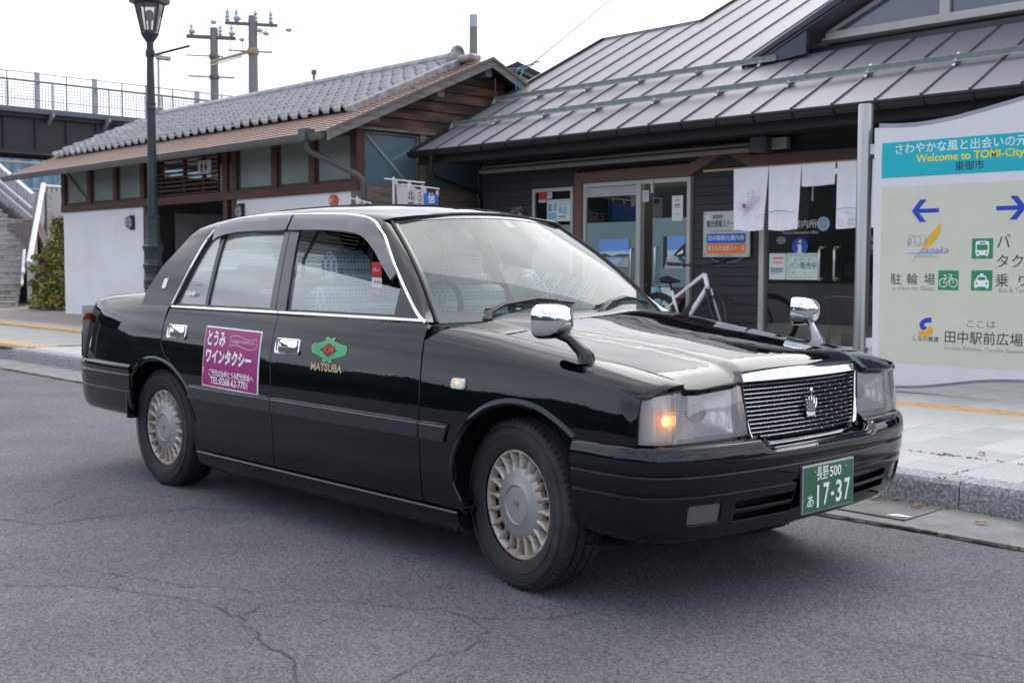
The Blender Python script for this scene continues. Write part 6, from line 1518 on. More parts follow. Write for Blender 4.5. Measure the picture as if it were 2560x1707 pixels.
# post and brackets
for x in (-2.142, 1.2): MB().lathe([(.064, 0), (.064, 2.425), (.058, 2.437), (0, 2.440)], 28, Matrix.Translation((x+2.14, .02, 0))).build('sign_post', post_m, SG)
for x in (-2.142, 1.2): MB().lathe([(.11, 0), (.11, .012), (.066, .014)], 24, Matrix.Translation((x+2.14, .02, 0))).build('post_flange', post_m, SG)
for z in (2.155, .505): MB().bbox(.035, .14, .0, .05, z-.15, z-.15+.086, .004).build('sign_bracket', swh, SG)
MB().bbox(.05, .16, .02, .06, .24, .33, .004).build('sign_bracket', swh, SG)
# ================================================================ PUBLIC TOILET HOUSE (front y = 6.6)
def grp(name, loc, **k):
    e = empty(name, loc, **k); e['_o'] = 1; del e['_o']; return e
def wp_(mb, name, m, par, **k):
    """mesh given in world coordinates under a group standing elsewhere"""
    o = mb.build(name, m, par, **k)
    if par.parent is None: o.matrix_parent_inverse = Matrix.Translation(-Vector(par.location))
    return o
def wsub(name, par):
    e = empty(name); e.parent = par; e.matrix_parent_inverse = Matrix.Translation(-Vector(par.location)); return e
TB_ = grp('public_toilet', (-16.4, 6.6, .15), label='white walled timber toilet house under a grey tiled roof behind the lamp post', cat='building')
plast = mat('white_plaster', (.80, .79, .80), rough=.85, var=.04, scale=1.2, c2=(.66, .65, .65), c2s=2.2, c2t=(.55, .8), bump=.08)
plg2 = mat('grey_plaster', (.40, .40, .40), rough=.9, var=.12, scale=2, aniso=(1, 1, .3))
timb = mat('dark_timber', (.085, .032, .020), rough=.6, var=.3, scale=2, aniso=(1, 14, 14), c2=(.05, .024, .018), c2s=1.5)
oldt = mat('weathered_timber', (.20, .15, .12), rough=.8, var=.4, scale=2.5, aniso=(10, 1, 10), c2=(.10, .085, .075), c2s=3)
ornt = mat('orange_timber', (.17, .075, .042), rough=.7, var=.45, scale=1.6, aniso=(8, 1, 9), c2=(.035, .022, .018), c2s=1.0, c2t=(.40, .56))
greyt = mat('grey_verge_timber', (.17, .16, .15), rough=.85, var=.4, scale=3, aniso=(8, 1, 8))
rbm = mat('brown_roof_board', (.64, .44, .345), rough=.45, var=.08, scale=2, c2=(.54, .37, .29), c2s=1)
rbg = mat('roof_board_gap', (.05, .03, .022), rough=.9)
pane = mat('milky_pane', (.17, .225, .21), rough=.3, var=.12, scale=.8, coat=.8, c2=(.26, .31, .29), c2s=.5, c2t=(.4, .6)); pane2 = mat('teal_pane', (.09, .155, .185), rough=.3, var=.12, scale=.8, coat=.5)
TY = 6.6; XE = -11.1; XW = -21.77
tz = lambda y: 3.10+(y-5.87)*.443 if y < 9.0 else 3.10+(9.0-5.87)*.443-(y-9.0)*.443
wp_(MB().box(XW, -17.95, TY, TY+.16, .1, 2.31), 'front_wall', plast, TB_); wp_(MB().box(-14.72, XE-.1, TY, TY+.16, .1, 2.31), 'front_wall', plast, TB_)
wp_(MB().box(XW, XW+.16, TY+.161, 11.4, .1, 3.2), 'side_wall', plast, TB_)
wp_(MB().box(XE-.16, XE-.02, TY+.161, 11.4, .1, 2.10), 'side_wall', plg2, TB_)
wp_(MB().box(XE-.099, XE-.02, TY+.0, TY+.16, .1, 2.31), 'side_wall', plast, TB_)
mb = MB(); mb.box(XW, -17.6, 11.3, 11.4, .1, 3.2); mb.box(-15.6, XE, 11.3, 11.4, .1, 3.2); mb.box(-17.6, -15.6, 11.3, 11.4, .1, 2.1); wp_(mb, 'back_wall', plast, TB_)
mb = MB(); mb.box(-17.95, -17.85, 7.2, 11.2, .1, 2.2); mb.box(-14.8, -14.72, 7.2, 11.2, .1, 2.2); mb.box(-15.9, -14.8, 8.6, 8.7, .1, 2.15); wp_(mb, 'inner_wall', mat('inner_wall_grey', (.28, .28, .28), rough=.9), TB_)
wp_(MB().box(XW-.02, XE+.02, TY-.05, TY+.11, 2.312, 2.452), 'beam', timb, TB_); wp_(MB().box(XW-.02, XE+.02, TY-.03, TY+.11, 3.19, 3.30), 'beam', timb, TB_)
for x in (-21.70, -20.40, -19.19, -18.02, -17.62, -14.93, -14.62, -13.36, -12.28, -11.17): wp_(MB().bbox(x-.085, x+.085, TY-.04, TY+.10, 2.453, 3.188, .006), 'post', timb, TB_)
for x in (-17.95, -17.70, -14.95, -14.66): wp_(MB().bbox(x-.07, x+.07, TY-.02, TY+.12, .15, 2.31, .006), 'post', timb, TB_)
for a, b in ((-21.6, -20.5), (-20.3, -19.3), (-19.1, -18.12), (-17.53, -17.45), (-14.83, -14.72), (-14.53, -13.45), (-13.27, -12.37), (-12.19, -11.26)):
    w = wsub('window', TB_)
    if b-a > .5:
        frame('window_frame', a, b, 2.455, 3.185, .045, TY+.03, w, timb, .03)
        MB().box(a+.045, b-.045, TY+.015, TY+.02, 2.50, 3.14).build('window_pane', pane, w)
wp_(MB().box(-15.16, -14.75, TY+.02, TY+.03, 2.455, 2.95), 'window_pane', pane, TB_)
wp_(MB().tube([(-21.55, TY+.012, 3.12), (-20.62, TY+.012, 2.55)], .035, 4), 'brace', mat('grey_brace', (.26, .25, .23), rough=.7), TB_)
# lattice over the entrance
for i in range(9): wp_(MB().bbox(-17.50, -15.25, TY+.02, TY+.06, 2.47+i*.080, 2.505+i*.080, .003), 'lattice_slat', timb, TB_)
for x in (-17.44, -16.55, -15.85, -15.3): wp_(MB().bbox(x-.04, x+.04, TY+.065, TY+.12, 2.455, 3.185, .004), 'lattice_post', timb, TB_)
# toilet sign
ts = wsub('toilet_sign', TB_)
MB().bbox(-15.785, -15.345, TY-.07, TY-.045, 2.80, 3.03, .004).build('sign_board', mat('sign_white2', (.68, .67, .70), rough=.4), ts)
pfx = lambda a, b: Vector((a, TY-.0725, b))
def man(cx, m_, skirt):
    poly2('figure_symbol', circ(cx, 2.99, .020, 12), pfx, m_, ts)
    if skirt: poly2('figure_symbol', [(cx-.035, 2.965), (cx+.035, 2.965), (cx+.062, 2.895), (cx+.045, 2.89), (cx+.028, 2.93), (cx+.052, 2.875), (cx+.020, 2.875), (cx+.016, 2.82), (cx+.004, 2.82), (cx, 2.87), (cx-.004, 2.82), (cx-.016, 2.82), (cx-.020, 2.875), (cx-.052, 2.875), (cx-.028, 2.93), (cx-.045, 2.89), (cx-.062, 2.895)], pfx, m_, ts)
    else: poly2('figure_symbol', [(cx-.045, 2.967), (cx+.045, 2.967), (cx+.050, 2.90), (cx+.034, 2.90), (cx+.030, 2.94), (cx+.026, 2.82), (cx+.005, 2.82), (cx, 2.88), (cx-.005, 2.82), (cx-.026, 2.82), (cx-.030, 2.94), (cx-.034, 2.90), (cx-.050, 2.90)], pfx, m_, ts)
man(-15.645, mat('sign_navy', (.02, .05, .20)), False); man(-15.50, mat('sign_red', (.45, .03, .02)), True)
# caged wall lamps
cg = mat('lamp_cage', (.06, .055, .045), rough=.5, metal=.5); lg = mat('lamp_glass_pale', (.45, .45, .42), rough=.2, coat=.6)
for x, z in ((-18.50, 2.02), (-14.42, 2.10)):
    l = wsub('wall_lamp', TB_)
    MB().ball((x, TY-.07, z), .10, 8, (.75, .6, 1.15)).build('lamp_glass', lg, l)
    mb = MB(); mb.bbox(x-.10, x+.10, TY-.03, TY, z-.14, z+.14, .01)
    for a in (-.045, 0, .045): mb.tube([(x+a*1.4, TY-.03, z-.13), (x+a*1.2, TY-.13, z-.08), (x+a*1.2, TY-.13, z+.08), (x+a*1.4, TY-.03, z+.13)], .006, 4)
    mb.tube([(x-.09, TY-.03, z), (x-.07, TY-.12, z), (x+.07, TY-.12, z), (x+.09, TY-.03, z)], .006, 4); mb.build('lamp_cage', cg, l)
al = wsub('alarm_lamp', TB_); T_a = Matrix.Translation((-11.70, TY, 2.18))
MB().lathe([(.0, -.09), (.05, -.085), (.085, -.055), (.092, 0)], 20, T_a, 'y').build('lamp_dome', mat('alarm_orange', (.62, .10, .015), rough=.3, coat=.6), al); MB().lathe([(0, -.1), (.03, -.098), (.04, -.086)], 14, T_a, 'y').build('lamp_boss', lg, al)
# gable end, x = XE, seen obliquely
for i, (a, b) in enumerate(((6.72, 7.72), (7.96, 9.02), (9.22, 10.3), (10.45, 11.3))):
    w = wsub('end_window', TB_); MB().box(XE-.05, XE-.045, a, b, 2.42, 3.19).build('window_pane', pane2, w)
    mb = MB()
    mb.box(XE-.06, XE-.01, a, b, 2.40, 2.425); mb.box(XE-.06, XE-.01, a, b, 3.18, 3.20); mb.box(XE-.06, XE-.005, a-.03, a, 2.40, 3.2); mb.box(XE-.06, XE-.005, b, b+.03, 2.40, 3.2); mb.build('window_frame', oldt, w)
    if i == 0: MB().tube([(XE-.042, a+.05, 3.15), (XE-.042, b-.15, 2.45)], .03, 4).build('brace', mat('grey_brace', (.2, .2, .2)), w)
for y in (6.66, 7.84, 9.12, 10.38): wp_(MB().bbox(XE-.14, XE+.01, y-.06, y+.06, 2.40, 3.22, .005), 'end_post', ornt if y < 7 else oldt, TB_)
wp_(MB().bbox(XE-.14, XE+.015, 6.56, 11.4, 2.10, 2.395, .006), 'end_beam', oldt, TB_); wp_(MB().bbox(XE-.14, XE+.03, 6.6, 11.4, 3.225, 3.27, .006), 'end_beam', greyt, TB_)
for i in range(7):
    z0 = 3.275+i*.165; z1 = z0+.155; y0 = max(6.62, 5.87+(z0-3.02)/.443+.1); y1 = 18-y0
    if y1 > y0: wp_(MB().bbox(XE-.06, XE-.01+(.008 if i % 2 else 0), y0, y1, z0, z1, .006), 'gable_board', ornt, TB_)
for y, z in ((6.75, 3.31), (8.0, 3.80), (9.0, 4.22)): wp_(MB().bbox(XE+.0, -10.86, y-.07, y+.07, z, z+.16, .006), 'purlin_end', greyt, TB_)
# roof deck boards (lapped horizontal courses)
XV0, XV1 = -23.08, -10.78
gapb = MB()
n = 28
for s_ in (0, 1):
    for i in range(n):
        t0 = i*3.13/n; t1 = (i+1)*3.13/n
        if s_ == 0: y0, y1 = 5.87+t0, 5.87+t1
        else: y0, y1 = 12.13-t0, 12.13-t1
        z0, z1 = tz(y0 if s_ == 0 else 18-y0), tz(y1 if s_ == 0 else 18-y1)
        mb = MB(); hgt = .020
        mb.add([(x, y, z) for x in (XV0, XV1) for y, z in ((y0, z0), (y0, z0+hgt+.004), (y1, z1+.006), (y1, z1))], [(0, 1, 2, 3), (7, 6, 5, 4), (1, 5, 6, 2), (0, 4, 5, 1), (3, 2, 6, 7)])
        wp_(mb, 'roof_board', rbm, TB_)
        gapb.box(XV0+.002, XV1-.002, min(y0, y1)-.004 if s_ == 0 else y0-.001, (y0+.001) if s_ == 0 else y0+.004, z0+.001, z0+.022)
wp_(gapb, 'roof_board_gap', rbg, TB_, kind='stuff')
mb = MB(); mb.add([(x, y, z-.03) for x in (XV0+.02, XV1-.02) for y, z in ((5.88, tz(5.88)), (9.0, tz(9.0)), (12.12, 3.1))], [(0, 1, 4, 3), (1, 2, 5, 4)]); wp_(mb, 'roof_underside', mat('underside_dark', (.03, .022, .018), rough=.9), TB_)
for s_ in (0, 1):
    A = Vector((XV1, 5.83 if s_ == 0 else 12.17, 3.07)); B = Vector((XV1, 9.0, 4.487-.025)); mb = MB()
    bar_on(mb, A+Vector((0, 0, -.10)), B+Vector((0, 0, -.10)), .035, .13, Vector((0, 0, 1))); wp_(mb, 'verge_board', greyt, TB_)
    mb = MB(); bar_on(mb, A+Vector((.01, 0, .02)), B+Vector((.01, 0, .02)), .05, .045, Vector((0, 0, 1))); wp_(mb, 'verge_cap', mat('brown_cap', (.17, .11, .085), rough=.5), TB_)
wp_(MB().box(XV0, XV1, 5.85, 5.868, 3.02, 3.11), 'eave_board', rbg, TB_)
mb = MB(); rg = [(5.80-.06*math.cos(math.pi*i/8), 3.085-.10*math.sin(math.pi*i/8)) for i in range(9)]
mb.add([(x, y, z) for x in (-23.0, -10.86) for y, z in rg], [(k, k+1, 9+k+1, 9+k) for k in range(8)], True); mb.add([(-10.86, y, z) for y, z in rg], [tuple(range(9))]); wp_(mb, 'rain_gutter', mat('gutter_grey', (.10, .105, .10), rough=.5), TB_)
mb = MB(); mb.bbox(-11.34, -11.16, 5.70, 5.88, 2.98, 3.17, .01); mb.tube([(-11.25, 5.80, 3.0), (-11.25, 5.80, 2.92), (-11.22, 5.83, 2.84), (-10.86, 6.40, 2.52), (-10.80, 6.46, 2.44), (-10.79, 6.47, 2.30), (-10.79, 6.47, .15)], .045, 10); wp_(mb, 'downpipe', mat('downpipe_grey', (.06, .065, .065), rough=.45), TB_)
MB_ = MB(); MB_.tube([(-11.0, 6.50, 2.12), (-10.70, 6.46, 2.12)], .012, 6); wp_(MB_, 'pipe_clamp', stee, TB_)
for x in []: wp_(MB().bbox(-22.6+x*.5-.03, -22.6+x*.5+.03, 5.9, 6.6, 2.98, 3.05, .004, ), 'rafter_end', timb, TB_)
# tiles
tilem = mat('roof_tile_grey', (.20, .20, .22), rough=.5, var=.30, scale=3.3, c2=(.33, .33, .35), c2s=6, c2t=(.45, .62), coat=.1)
TW, TLg = .295, .262; cs, sn = math.cos(math.atan(.443)), math.sin(math.atan(.443))
mb = MB(); nx_ = 10; vs = []
for k, (yy, zz) in enumerate(((-.015, -.005), (0, .045), (TLg+.03, .008))):
    for i in range(nx_+1):
        u = i/nx_; wv_ = .040*math.cos(2*math.pi*(u-.28))+.022*math.cos(4*math.pi*(u-.28)); vs.append((u*TW, yy, zz+wv_+.03))
m_ = nx_+1
mb.add(vs, [(k*m_+i, k*m_+i+1, (k+1)*m_+i+1, (k+1)*m_+i) for k in range(2) for i in range(nx_)], True)
tmesh = mb.mesh('roof_tile', tilem)
rotx = math.atan(.443); stuff = MB(); cnt = 0
ncol = 38; x_right = -11.50; rr = random.Random(4)
for c_ in range(ncol):
    for r_ in range(9):
        x = x_right-(c_+1)*TW; s_ = r_*TLg; y = 6.78+s_*cs; z = tz(6.78)+.05+s_*sn
        dz = (rr.random()-.5)*.020
        if c_ < 33:
            o = link('roof_tile', tmesh, None, TB_); o.matrix_parent_inverse = Matrix.Translation(-Vector(TB_.location)); o.location = (x, y, z+dz); o.rotation_euler = (rotx, (rr.random()-.5)*.02, 0)
        else:
            T = Matrix.Translation((x, y, z+dz)) @ Matrix.Rotation(rotx, 4, 'X'); stuff.add([T @ v.co for v in tmesh.vertices], [tuple(p.vertices) for p in tmesh.polygons], True)
wp_(stuff, 'roof_tile', tilem, TB_, kind='stuff')
# verge tiles on the right edge and tile bed
for r_ in range(9):
    s_ = r_*TLg; y = 6.78+s_*cs; z = tz(6.78)+.05+s_*sn; T = Matrix.Translation((x_right, y, z)) @ Matrix.Rotation(rotx, 4, 'X')
    wp_(MB().bbox(-.10, .02, -.02, TLg, -.055, .075, .018, T), 'verge_tile', tilem, TB_)
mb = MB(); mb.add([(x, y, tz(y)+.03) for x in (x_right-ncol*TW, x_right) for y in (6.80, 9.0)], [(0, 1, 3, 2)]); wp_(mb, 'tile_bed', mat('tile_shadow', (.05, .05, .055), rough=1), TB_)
mb = MB(); mb.add([(x, y, z) for x in (x_right-ncol*TW, x_right) for y, z in ((9.0, tz(9)+.08), (11.6, tz(11.6)+.08))], [(0, 1, 3, 2)]); wp_(mb, 'back_tiling', tilem, TB_)
# ridge: two flat courses and round cap tiles
yr, zr = 9.0, tz(9.0)
for k, (w_, h0, h1) in enumerate(((.17, .06, .105), (.15, .108, .15))):
    L_ = 10.4; nseg = 26
    for i in range(nseg):
        x0 = -22.05+i*L_/nseg; wp_(MB().bbox(x0+.003, x0+L_/nseg-.003, yr-w_, yr+w_, zr+h0, zr+h1, .006), 'ridge_course', tilem, TB_)
for i in range(26):
    x0 = -22.05+i*.4; mb = MB(); pr = [(yr+.095*math.cos(math.pi*j/8), zr+.150+.085*math.sin(math.pi*j/8)) for j in range(9)]
    mb.add([(x, y, z) for x in (x0, x0+.40) for y, z in pr], [(j, j+1, 9+j+1, 9+j) for j in range(8)], True); wp_(mb, 'ridge_tile', tilem, TB_)
for x in (-11.62, -22.07):
    mb = MB(); mb.lathe([(0, -.04), (.125, -.04), (.138, -.025), (.138, .025), (.118, .04), (.09, .036), (.08, .015), (0, .015)], 24, Matrix.Translation((x, yr, zr+.20)), 'x'); mb.bbox(x-.045, x+.04, yr-.2, yr+.2, zr+.03, zr+.20, .02); wp_(mb, 'ridge_end_tile', tilem, TB_)
mb = MB(); mb.bbox(-11.55, -11.15, yr-.12, yr+.12, zr+.03, zr+.14, .03); wp_(mb, 'ridge_end_tile', tilem, TB_)
# cables at the gable peak
ins_ = mat('cable_blue', (.02, .22, .45), rough=.4); ing = mat('cable_green', (.01, .35, .24), rough=.4); purc = mat('cable_dark', (.05, .04, .07), rough=.5)
CB = grp('service_cables', (-10.8, 9.0, 4.2), label='blue and green service cables looping from the gable peak to the metal roof', cat='cables')
wp_(MB().tube([(-10.80, 9.8, 4.45), (-10.78, 9.55, 4.40), (-10.77, 9.50, 4.2), (-10.77, 9.55, 3.98), (-10.76, 9.62, 3.86)], .011, 6), 'cable', ins_, CB); wp_(MB().tube([(-10.80, 9.95, 4.52), (-10.78, 9.70, 4.42), (-10.77, 9.60, 4.25), (-10.77, 9.60, 4.0), (-10.76, 9.64, 3.86)], .011, 6), 'cable', ing, CB)
wp_(MB().tube([(-10.82, 9.1, 4.2), (-10.80, 9.08, 4.0), (-10.79, 9.12, 3.9), (-10.78, 9.3, 3.88), (-10.77, 9.5, 3.98)], .012, 6), 'cable', purc, CB); wp_(MB().tube([(-10.84, 9.15, 4.33), (-10.8, 9.6, 4.42), (-10.8, 10.1, 4.6)], .014, 6), 'cable', purc, CB)
ow = MB(); A = Vector((-10.8, 10.1, 4.60)); B = Vector((-9.5, 22, 12.5)); pts = []
# wire towards the upper right of the picture
A = Vector((-11.2, 10.35, 4.66)); B = Vector((-15.8, 24, 13.2))
for i in range(13): t = i/12; p = A.lerp(B, t); pts.append(p+Vector((0, 0, -.35*math.sin(math.pi*t))))
ow.tube(pts, .014, 4); ow.build('overhead_wire', mat('wire_teal', (.12, .22, .26), rough=.5), None, label='thin overhead wire rising from the gable peak into the sky', cat='wire')
# small white house behind
HS = grp('small_house', (-15.75, 14.3, .15), label='small white gabled house peeping between the tiled and metal roofs', cat='building')
mb = MB(); mb.prism([(11.7, .15), (16.9, .15), (16.9, 4.4), (14.3, 5.45), (11.7, 4.4)], -22, -15.75, 'x'); wp_(mb, 'wall', mat('house_wall', (.50, .50, .50), rough=.8), HS)
mb = MB()
for s_ in (-1, 1): mb.prism([(14.3, 5.50), (14.3, 5.66), (14.3+s_*2.9, 4.33), (14.3+s_*2.9, 4.20)], -22.2, -15.55, 'x')
wp_(mb, 'roof', seamm, HS); mb = MB()
for s_ in (-1, 1): mb.prism([(14.3, 5.57), (14.3, 5.68), (14.3+s_*2.95, 4.33), (14.3+s_*2.95, 4.23)], -15.56, -15.50, 'x')
wp_(mb, 'verge_board', darkm, HS)
for y in (14.15, 14.3): wp_(MB().lathe([(0, .02), (.035, .018), (.04, 0)], 10, Matrix.Translation((-15.74, y, 5.12)), 'x'), 'vent', darkm, HS)

HS.rotation_euler = (0, 0, R(-38))
# ================================================================ LAMP POST
iron = mat('lamp_iron', (.010, .022, .030), rough=.45, var=.2, scale=5, coat=.1)
LP = empty('street_lamp', (-14.45, 5.0, .15), label='dark green cast iron street lamp with fluted stepped base before the toilet house', cat='street lamp')
prof = [(.17, 0), (.17, .10), (.155, .12), (.155, .62), (.15, .66), (.165, .68), (.175, .70), (.165, .72), (.165, .76), (.172, .80), (.150, .84), (.142, .90), (.165, 1.0), (.185, 1.04), (.172, 1.06), (.150, 1.075), (.140, 1.13), (.150, 1.24), (.178, 1.32), (.182, 1.345), (.150, 1.37), (.125, 1.46), (.108, 1.60), (.104, 1.78), (.118, 1.80), (.118, 1.825), (.086, 1.835), (.084, 1.90)]
MB().lathe([(a*.94, b) for a, b in prof], 12, ax='z', smooth=False).build('lamp_base', iron, LP)
MB().lathe([(.078, 1.86), (.070, 2.9), (.062, 4.02)], 24).build('lamp_pole', iron, LP)
MB().lathe([(.066, 3.50), (.082, 3.51), (.082, 3.535), (.074, 3.55), (.074, 3.59), (.086, 3.60), (.080, 3.625), (.066, 3.63)], 20).build('pole_collar', iron, LP)
MB().lathe([(.063, 4.02), (.058, 4.2), (.056, 4.58)], 20).build('upper_pole', iron, LP)
mb = MB(); mb.lathe([(.075, 4.34), (.075, 4.44)], 12); mb.bbox(-.10, .11, -.03, .03, 4.35, 4.43, .008); mb.build('bracket_collar', iron, LP)
MB().tube([(.08, .05, 4.37), (.50, .42, 4.50)], .020, 8).build('banner_arm', iron, LP)
mb = MB(); mb.lathe([(.056, 4.56), (.11, 4.64), (.145, 4.70), (.130, 4.74)], 6, smooth=False); mb.build('lantern_cup', iron, LP)
lgn = glass('lantern_glass', (.85, .80, .80), refl=1.0, haze=.25, hazec=(.75, .68, .68))
def hexp(r_, z, k): t = math.pi/3*k+.2; return (r_*math.cos(t), r_*math.sin(t), z)
for k in range(6):
    MB().add([hexp(.125, 4.74, k), hexp(.125, 4.74, k+1), hexp(.225, 5.15, k+1), hexp(.225, 5.15, k)], [(0, 1, 2, 3)]).build('lantern_pane', lgn, LP)
    MB().tube([hexp(.130, 4.72, k), hexp(.230, 5.16, k)], .012, 6).build('lantern_bar', iron, LP)
MB().lathe([(.21, 5.15), (.31, 5.17), (.32, 5.24), (.29, 5.26), (.13, 5.42), (.05, 5.50), (0, 5.56)], 6, smooth=False).build('lantern_roof', iron, LP)
MB().ball((0, 0, 4.98), .075, 8, (1, 1, 1.25)).build('lamp_bulb', mat('dull_bulb', (.30, .24, .24), rough=.4), LP); MB().lathe([(.02, 4.7), (.03, 4.9)], 8).build('bulb_holder', iron, LP)
# ================================================================ FOOTBRIDGE (runs along +y at x = -38)
FB_ = grp('footbridge', (-38, 16, 0), label='dark girder footbridge with pale mesh railing crossing behind the stairs', cat='bridge')
gird = mat('girder_dark', (.020, .018, .026), rough=.6, var=.1); dk = mat('deck_slate', (.10, .12, .15), rough=.5); rl = mat('railing_grey', (.34, .33, .37), rough=.5, metal=.2); rlt = mat('railing_thin', (.22, .24, .27), rough=.5)
y0, y1 = -14, 44
wp_(MB().box(-38.2, -38.0, y0, y1, 5.14, 6.3), 'girder', gird, FB_); wp_(MB().box(-38.4, -37.85, y0, y1, 5.06, 5.14), 'girder_flange', gird, FB_)
wp_(MB().box(-40.8, -37.7, y0, y1, 6.42, 6.60), 'deck_edge', dk, FB_); wp_(MB().box(-40.9, -37.85, y0, y1, 6.28, 6.42), 'girder_flange', gird, FB_)
wp_(MB().box(-40.9, -40.7, y0, y1, 5.1, 6.3), 'girder', gird, FB_)
y = 11.3
while y < 30:
    wp_(MB().box(-38.0, -37.93, y, y+.06, 5.14, 6.28), 'stiffener', gird, FB_); y += 1.09
for y in (8.3, 10.38, 12.42, 14.47, 16.5, 18.5, 20.55, 22.6, 24.6): wp_(MB().box(-37.85, -37.70, y-.07, y+.07, 6.6, 7.83), 'railing_post', rl, FB_)
for y in (9.3, 11.4, 13.45, 15.5, 17.5, 19.55, 21.6): wp_(MB().box(-37.80, -37.76, y-.02, y+.02, 6.6, 7.80), 'railing_post', rlt, FB_)
for y in (10.8, 12.87, 14.9, 16.95, 19.0):
    wp_(MB().box(-37.58, -37.54, y-.02, y+.02, 6.35, 7.52), 'outer_post', rlt, FB_); mb = MB(); mb.prism([(-38.0, 6.05), (-38.0, 6.40), (-37.5, 6.44), (-37.5, 6.33)], y-.03, y+.03, 'y'); wp_(mb, 'post_bracket', rl, FB_)
for z, r_ in ((7.79, .022), (7.50, .028), (7.46, .018), (6.85, .014)): wp_(MB().tube([(-37.6 if r_ > .011 and z < 7.6 else -37.78, y0, z), (-37.6 if z < 7.6 else -37.78, y1, z)], r_, 6), 'handrail', rlt, FB_)
mb = MB()
for i in range(190): yy = 6+i*.105; mb.box(-37.87, -37.85, yy, yy+.022, 6.65, 7.45)
for i in range(8): mb.box(-37.87, -37.86, 6, 26, 6.66+i*.105, 6.678+i*.105)
wp_(mb, 'mesh_panel', mat('mesh_pale', (.40, .40, .44), rough=.6), FB_, kind='stuff')
for y in (-10.0, 28.0): wp_(MB().box(-40.0, -38.6, y, y+1.0, 0, 5.06), 'pier', mat('pier_concrete', (.3, .3, .3), rough=.9), FB_)
BL_ = empty('bridge_lamp', (-37.9, 17.0, 6.6), label='small grey box headed lamp on a thin post on the footbridge', cat='street lamp')
MB().tube([(0, 0, 0), (0, 0, 2.30)], .045, 8).build('lamp_pole', rl, BL_); MB().bbox(-.10, .12, -.09, .48, 2.25, 2.42, .03).build('lamp_head', rl, BL_)
# ================================================================ STAIRS
STR = grp('concrete_stairs', (-25.8, 5, .15), label='grey concrete stairs with metal balustrades climbing to the footbridge', cat='stairs')
sc1 = mat('stair_concrete', (.44, .43, .42), rough=.9, var=.15, scale=2, c2=(.26, .24, .22), c2s=3); rise = .146
for i in range(16):
    x = -25.76-.335*i; yr_ = 7.09+.154*i; wp_(MB().bbox(x-8+.335*i, x, 3.2, yr_, .15+rise*i, .15+rise*(i+1)-.028, .006), 'step', sc1, STR); wp_(MB().bbox(x-.36, x+.015, 3.2, yr_, .15+rise*(i+1)-.027, .15+rise*(i+1), .006), 'stair_nosing', mat('stair_nosing', (.42, .40, .38), rough=.9, var=.12), STR)
for i in range(12):
    x = -31.8-.40*i; wp_(MB().bbox(x-3, x, 3.2, 9.3-.02*i, 2.4+rise*i, 2.4+rise*(i+1), .006), 'step', sc1, STR)
balu = mat('balustrade_metal', (.52, .52, .54), rough=.5, metal=.3, var=.08); railw = mat('rail_white', (.60, .60, .61), rough=.4)
def slantwall(P0, P1, h0, h1, nm, rail=True, npick=14):
    P0, P1 = Vector(P0), Vector(P1)
    for k in range(npick+1):
        p = P0.lerp(P1, k/npick); wide = .05 if k % 5 else .10
        mb = MB(); mb.box(p.x-.02, p.x+.02, p.y-wide/2, p.y+wide/2, p.z, p.z+h0+(h1-h0)*k/npick); wp_(mb, 'baluster', balu, STR)
    mb = MB(); a, b = P0+Vector((0, 0, .06)), P1+Vector((0, 0, .06)); mb.add([a+Vector((-.03, 0, 0)), b+Vector((-.03, 0, 0)), b+Vector((-.03, 0, h1-.1)), a+Vector((-.03, 0, h0-.1))], [(0, 1, 2, 3)]); wp_(mb, 'balustrade_panel', mat('balustrade_panel', (.46, .46, .48), rough=.6), STR)
    for hh, r_ in ((1, .07), ):
        wp_(MB().tube([P0+Vector((0, 0, h0)), P1+Vector((0, 0, h1))], r_, 8, sq=(1, .6)), 'top_rail', railw, STR)
slantwall((-25.95, 7.45, .3), (-31.1, 9.90, 2.55), .95, 1.0, 'lower_balustrade')
wp_(MB().tube([(-25.7, 7.2, .98), (-27.0, 7.75, 1.55)], .045, 8), 'handrail', railw, STR); wp_(MB().tube([(-25.65, 7.15, .70), (-27.2, 7.8, 1.35)], .035, 8), 'handrail', railw, STR)
slantwall((-31.2, 9.95, 2.5), (-31.4, 10.6, 2.5), 1.0, 1.0, 'landing_balustrade', npick=4)
slantwall((-30.7, 9.45, 2.25), (-36.5, 9.5, 4.45), .95, .95, 'upper_balustrade', npick=24)
wp_(MB().tube([(-30.4, 9.3, 2.78), (-36.5, 9.35, 5.0)], .04, 8), 'handrail', railw, STR); wp_(MB().tube([(-30.4, 9.3, 2.52), (-36.5, 9.35, 4.74)], .03, 8), 'handrail', railw, STR)
mb = MB(); mb.add([(-30.6, 9.42, 2.15), (-36.5, 9.42, 4.35), (-36.5, 9.42, 4.0), (-30.6, 9.42, 1.9)], [(0, 1, 2, 3)]); wp_(mb, 'stringer', mat('stringer_brown', (.10, .08, .085), rough=.7), STR)
wp_(MB().box(-34, -31.0, 9.95, 12, .15, 3.3), 'stair_wall', sc1, STR)
bw_ = MB(); bw_.prism([(-26.2, .15), (-30.5, .15), (-30.5, 2.35), (-28.6, 2.35)], 8.6, 8.8, 'y'); bw_.build('low_wall', mat('low_wall_brown', (.16, .12, .125), rough=.8), None, label='dark sloping low wall between the stairs and the bush', cat='wall')
# lattice mast far behind
LM = grp('rail_gantry', (-60, 20, 0), label='thin steel railway gantry glimpsed between stairs and toilet house', cat='gantry')
for z in (5.2, 6.6): wp_(MB().tube([(-60, 16, z), (-60, 30, z)], .08, 5), 'beam', rlt, LM)
for k in range(5): wp_(MB().tube([(-60, 16+k*2, 5.2), (-60, 17+k*2, 6.6)], .05, 4), 'brace', rlt, LM)
wp_(MB().tube([(-60, 16, 0), (-60, 16, 7)], .15, 6), 'mast', rlt, LM)
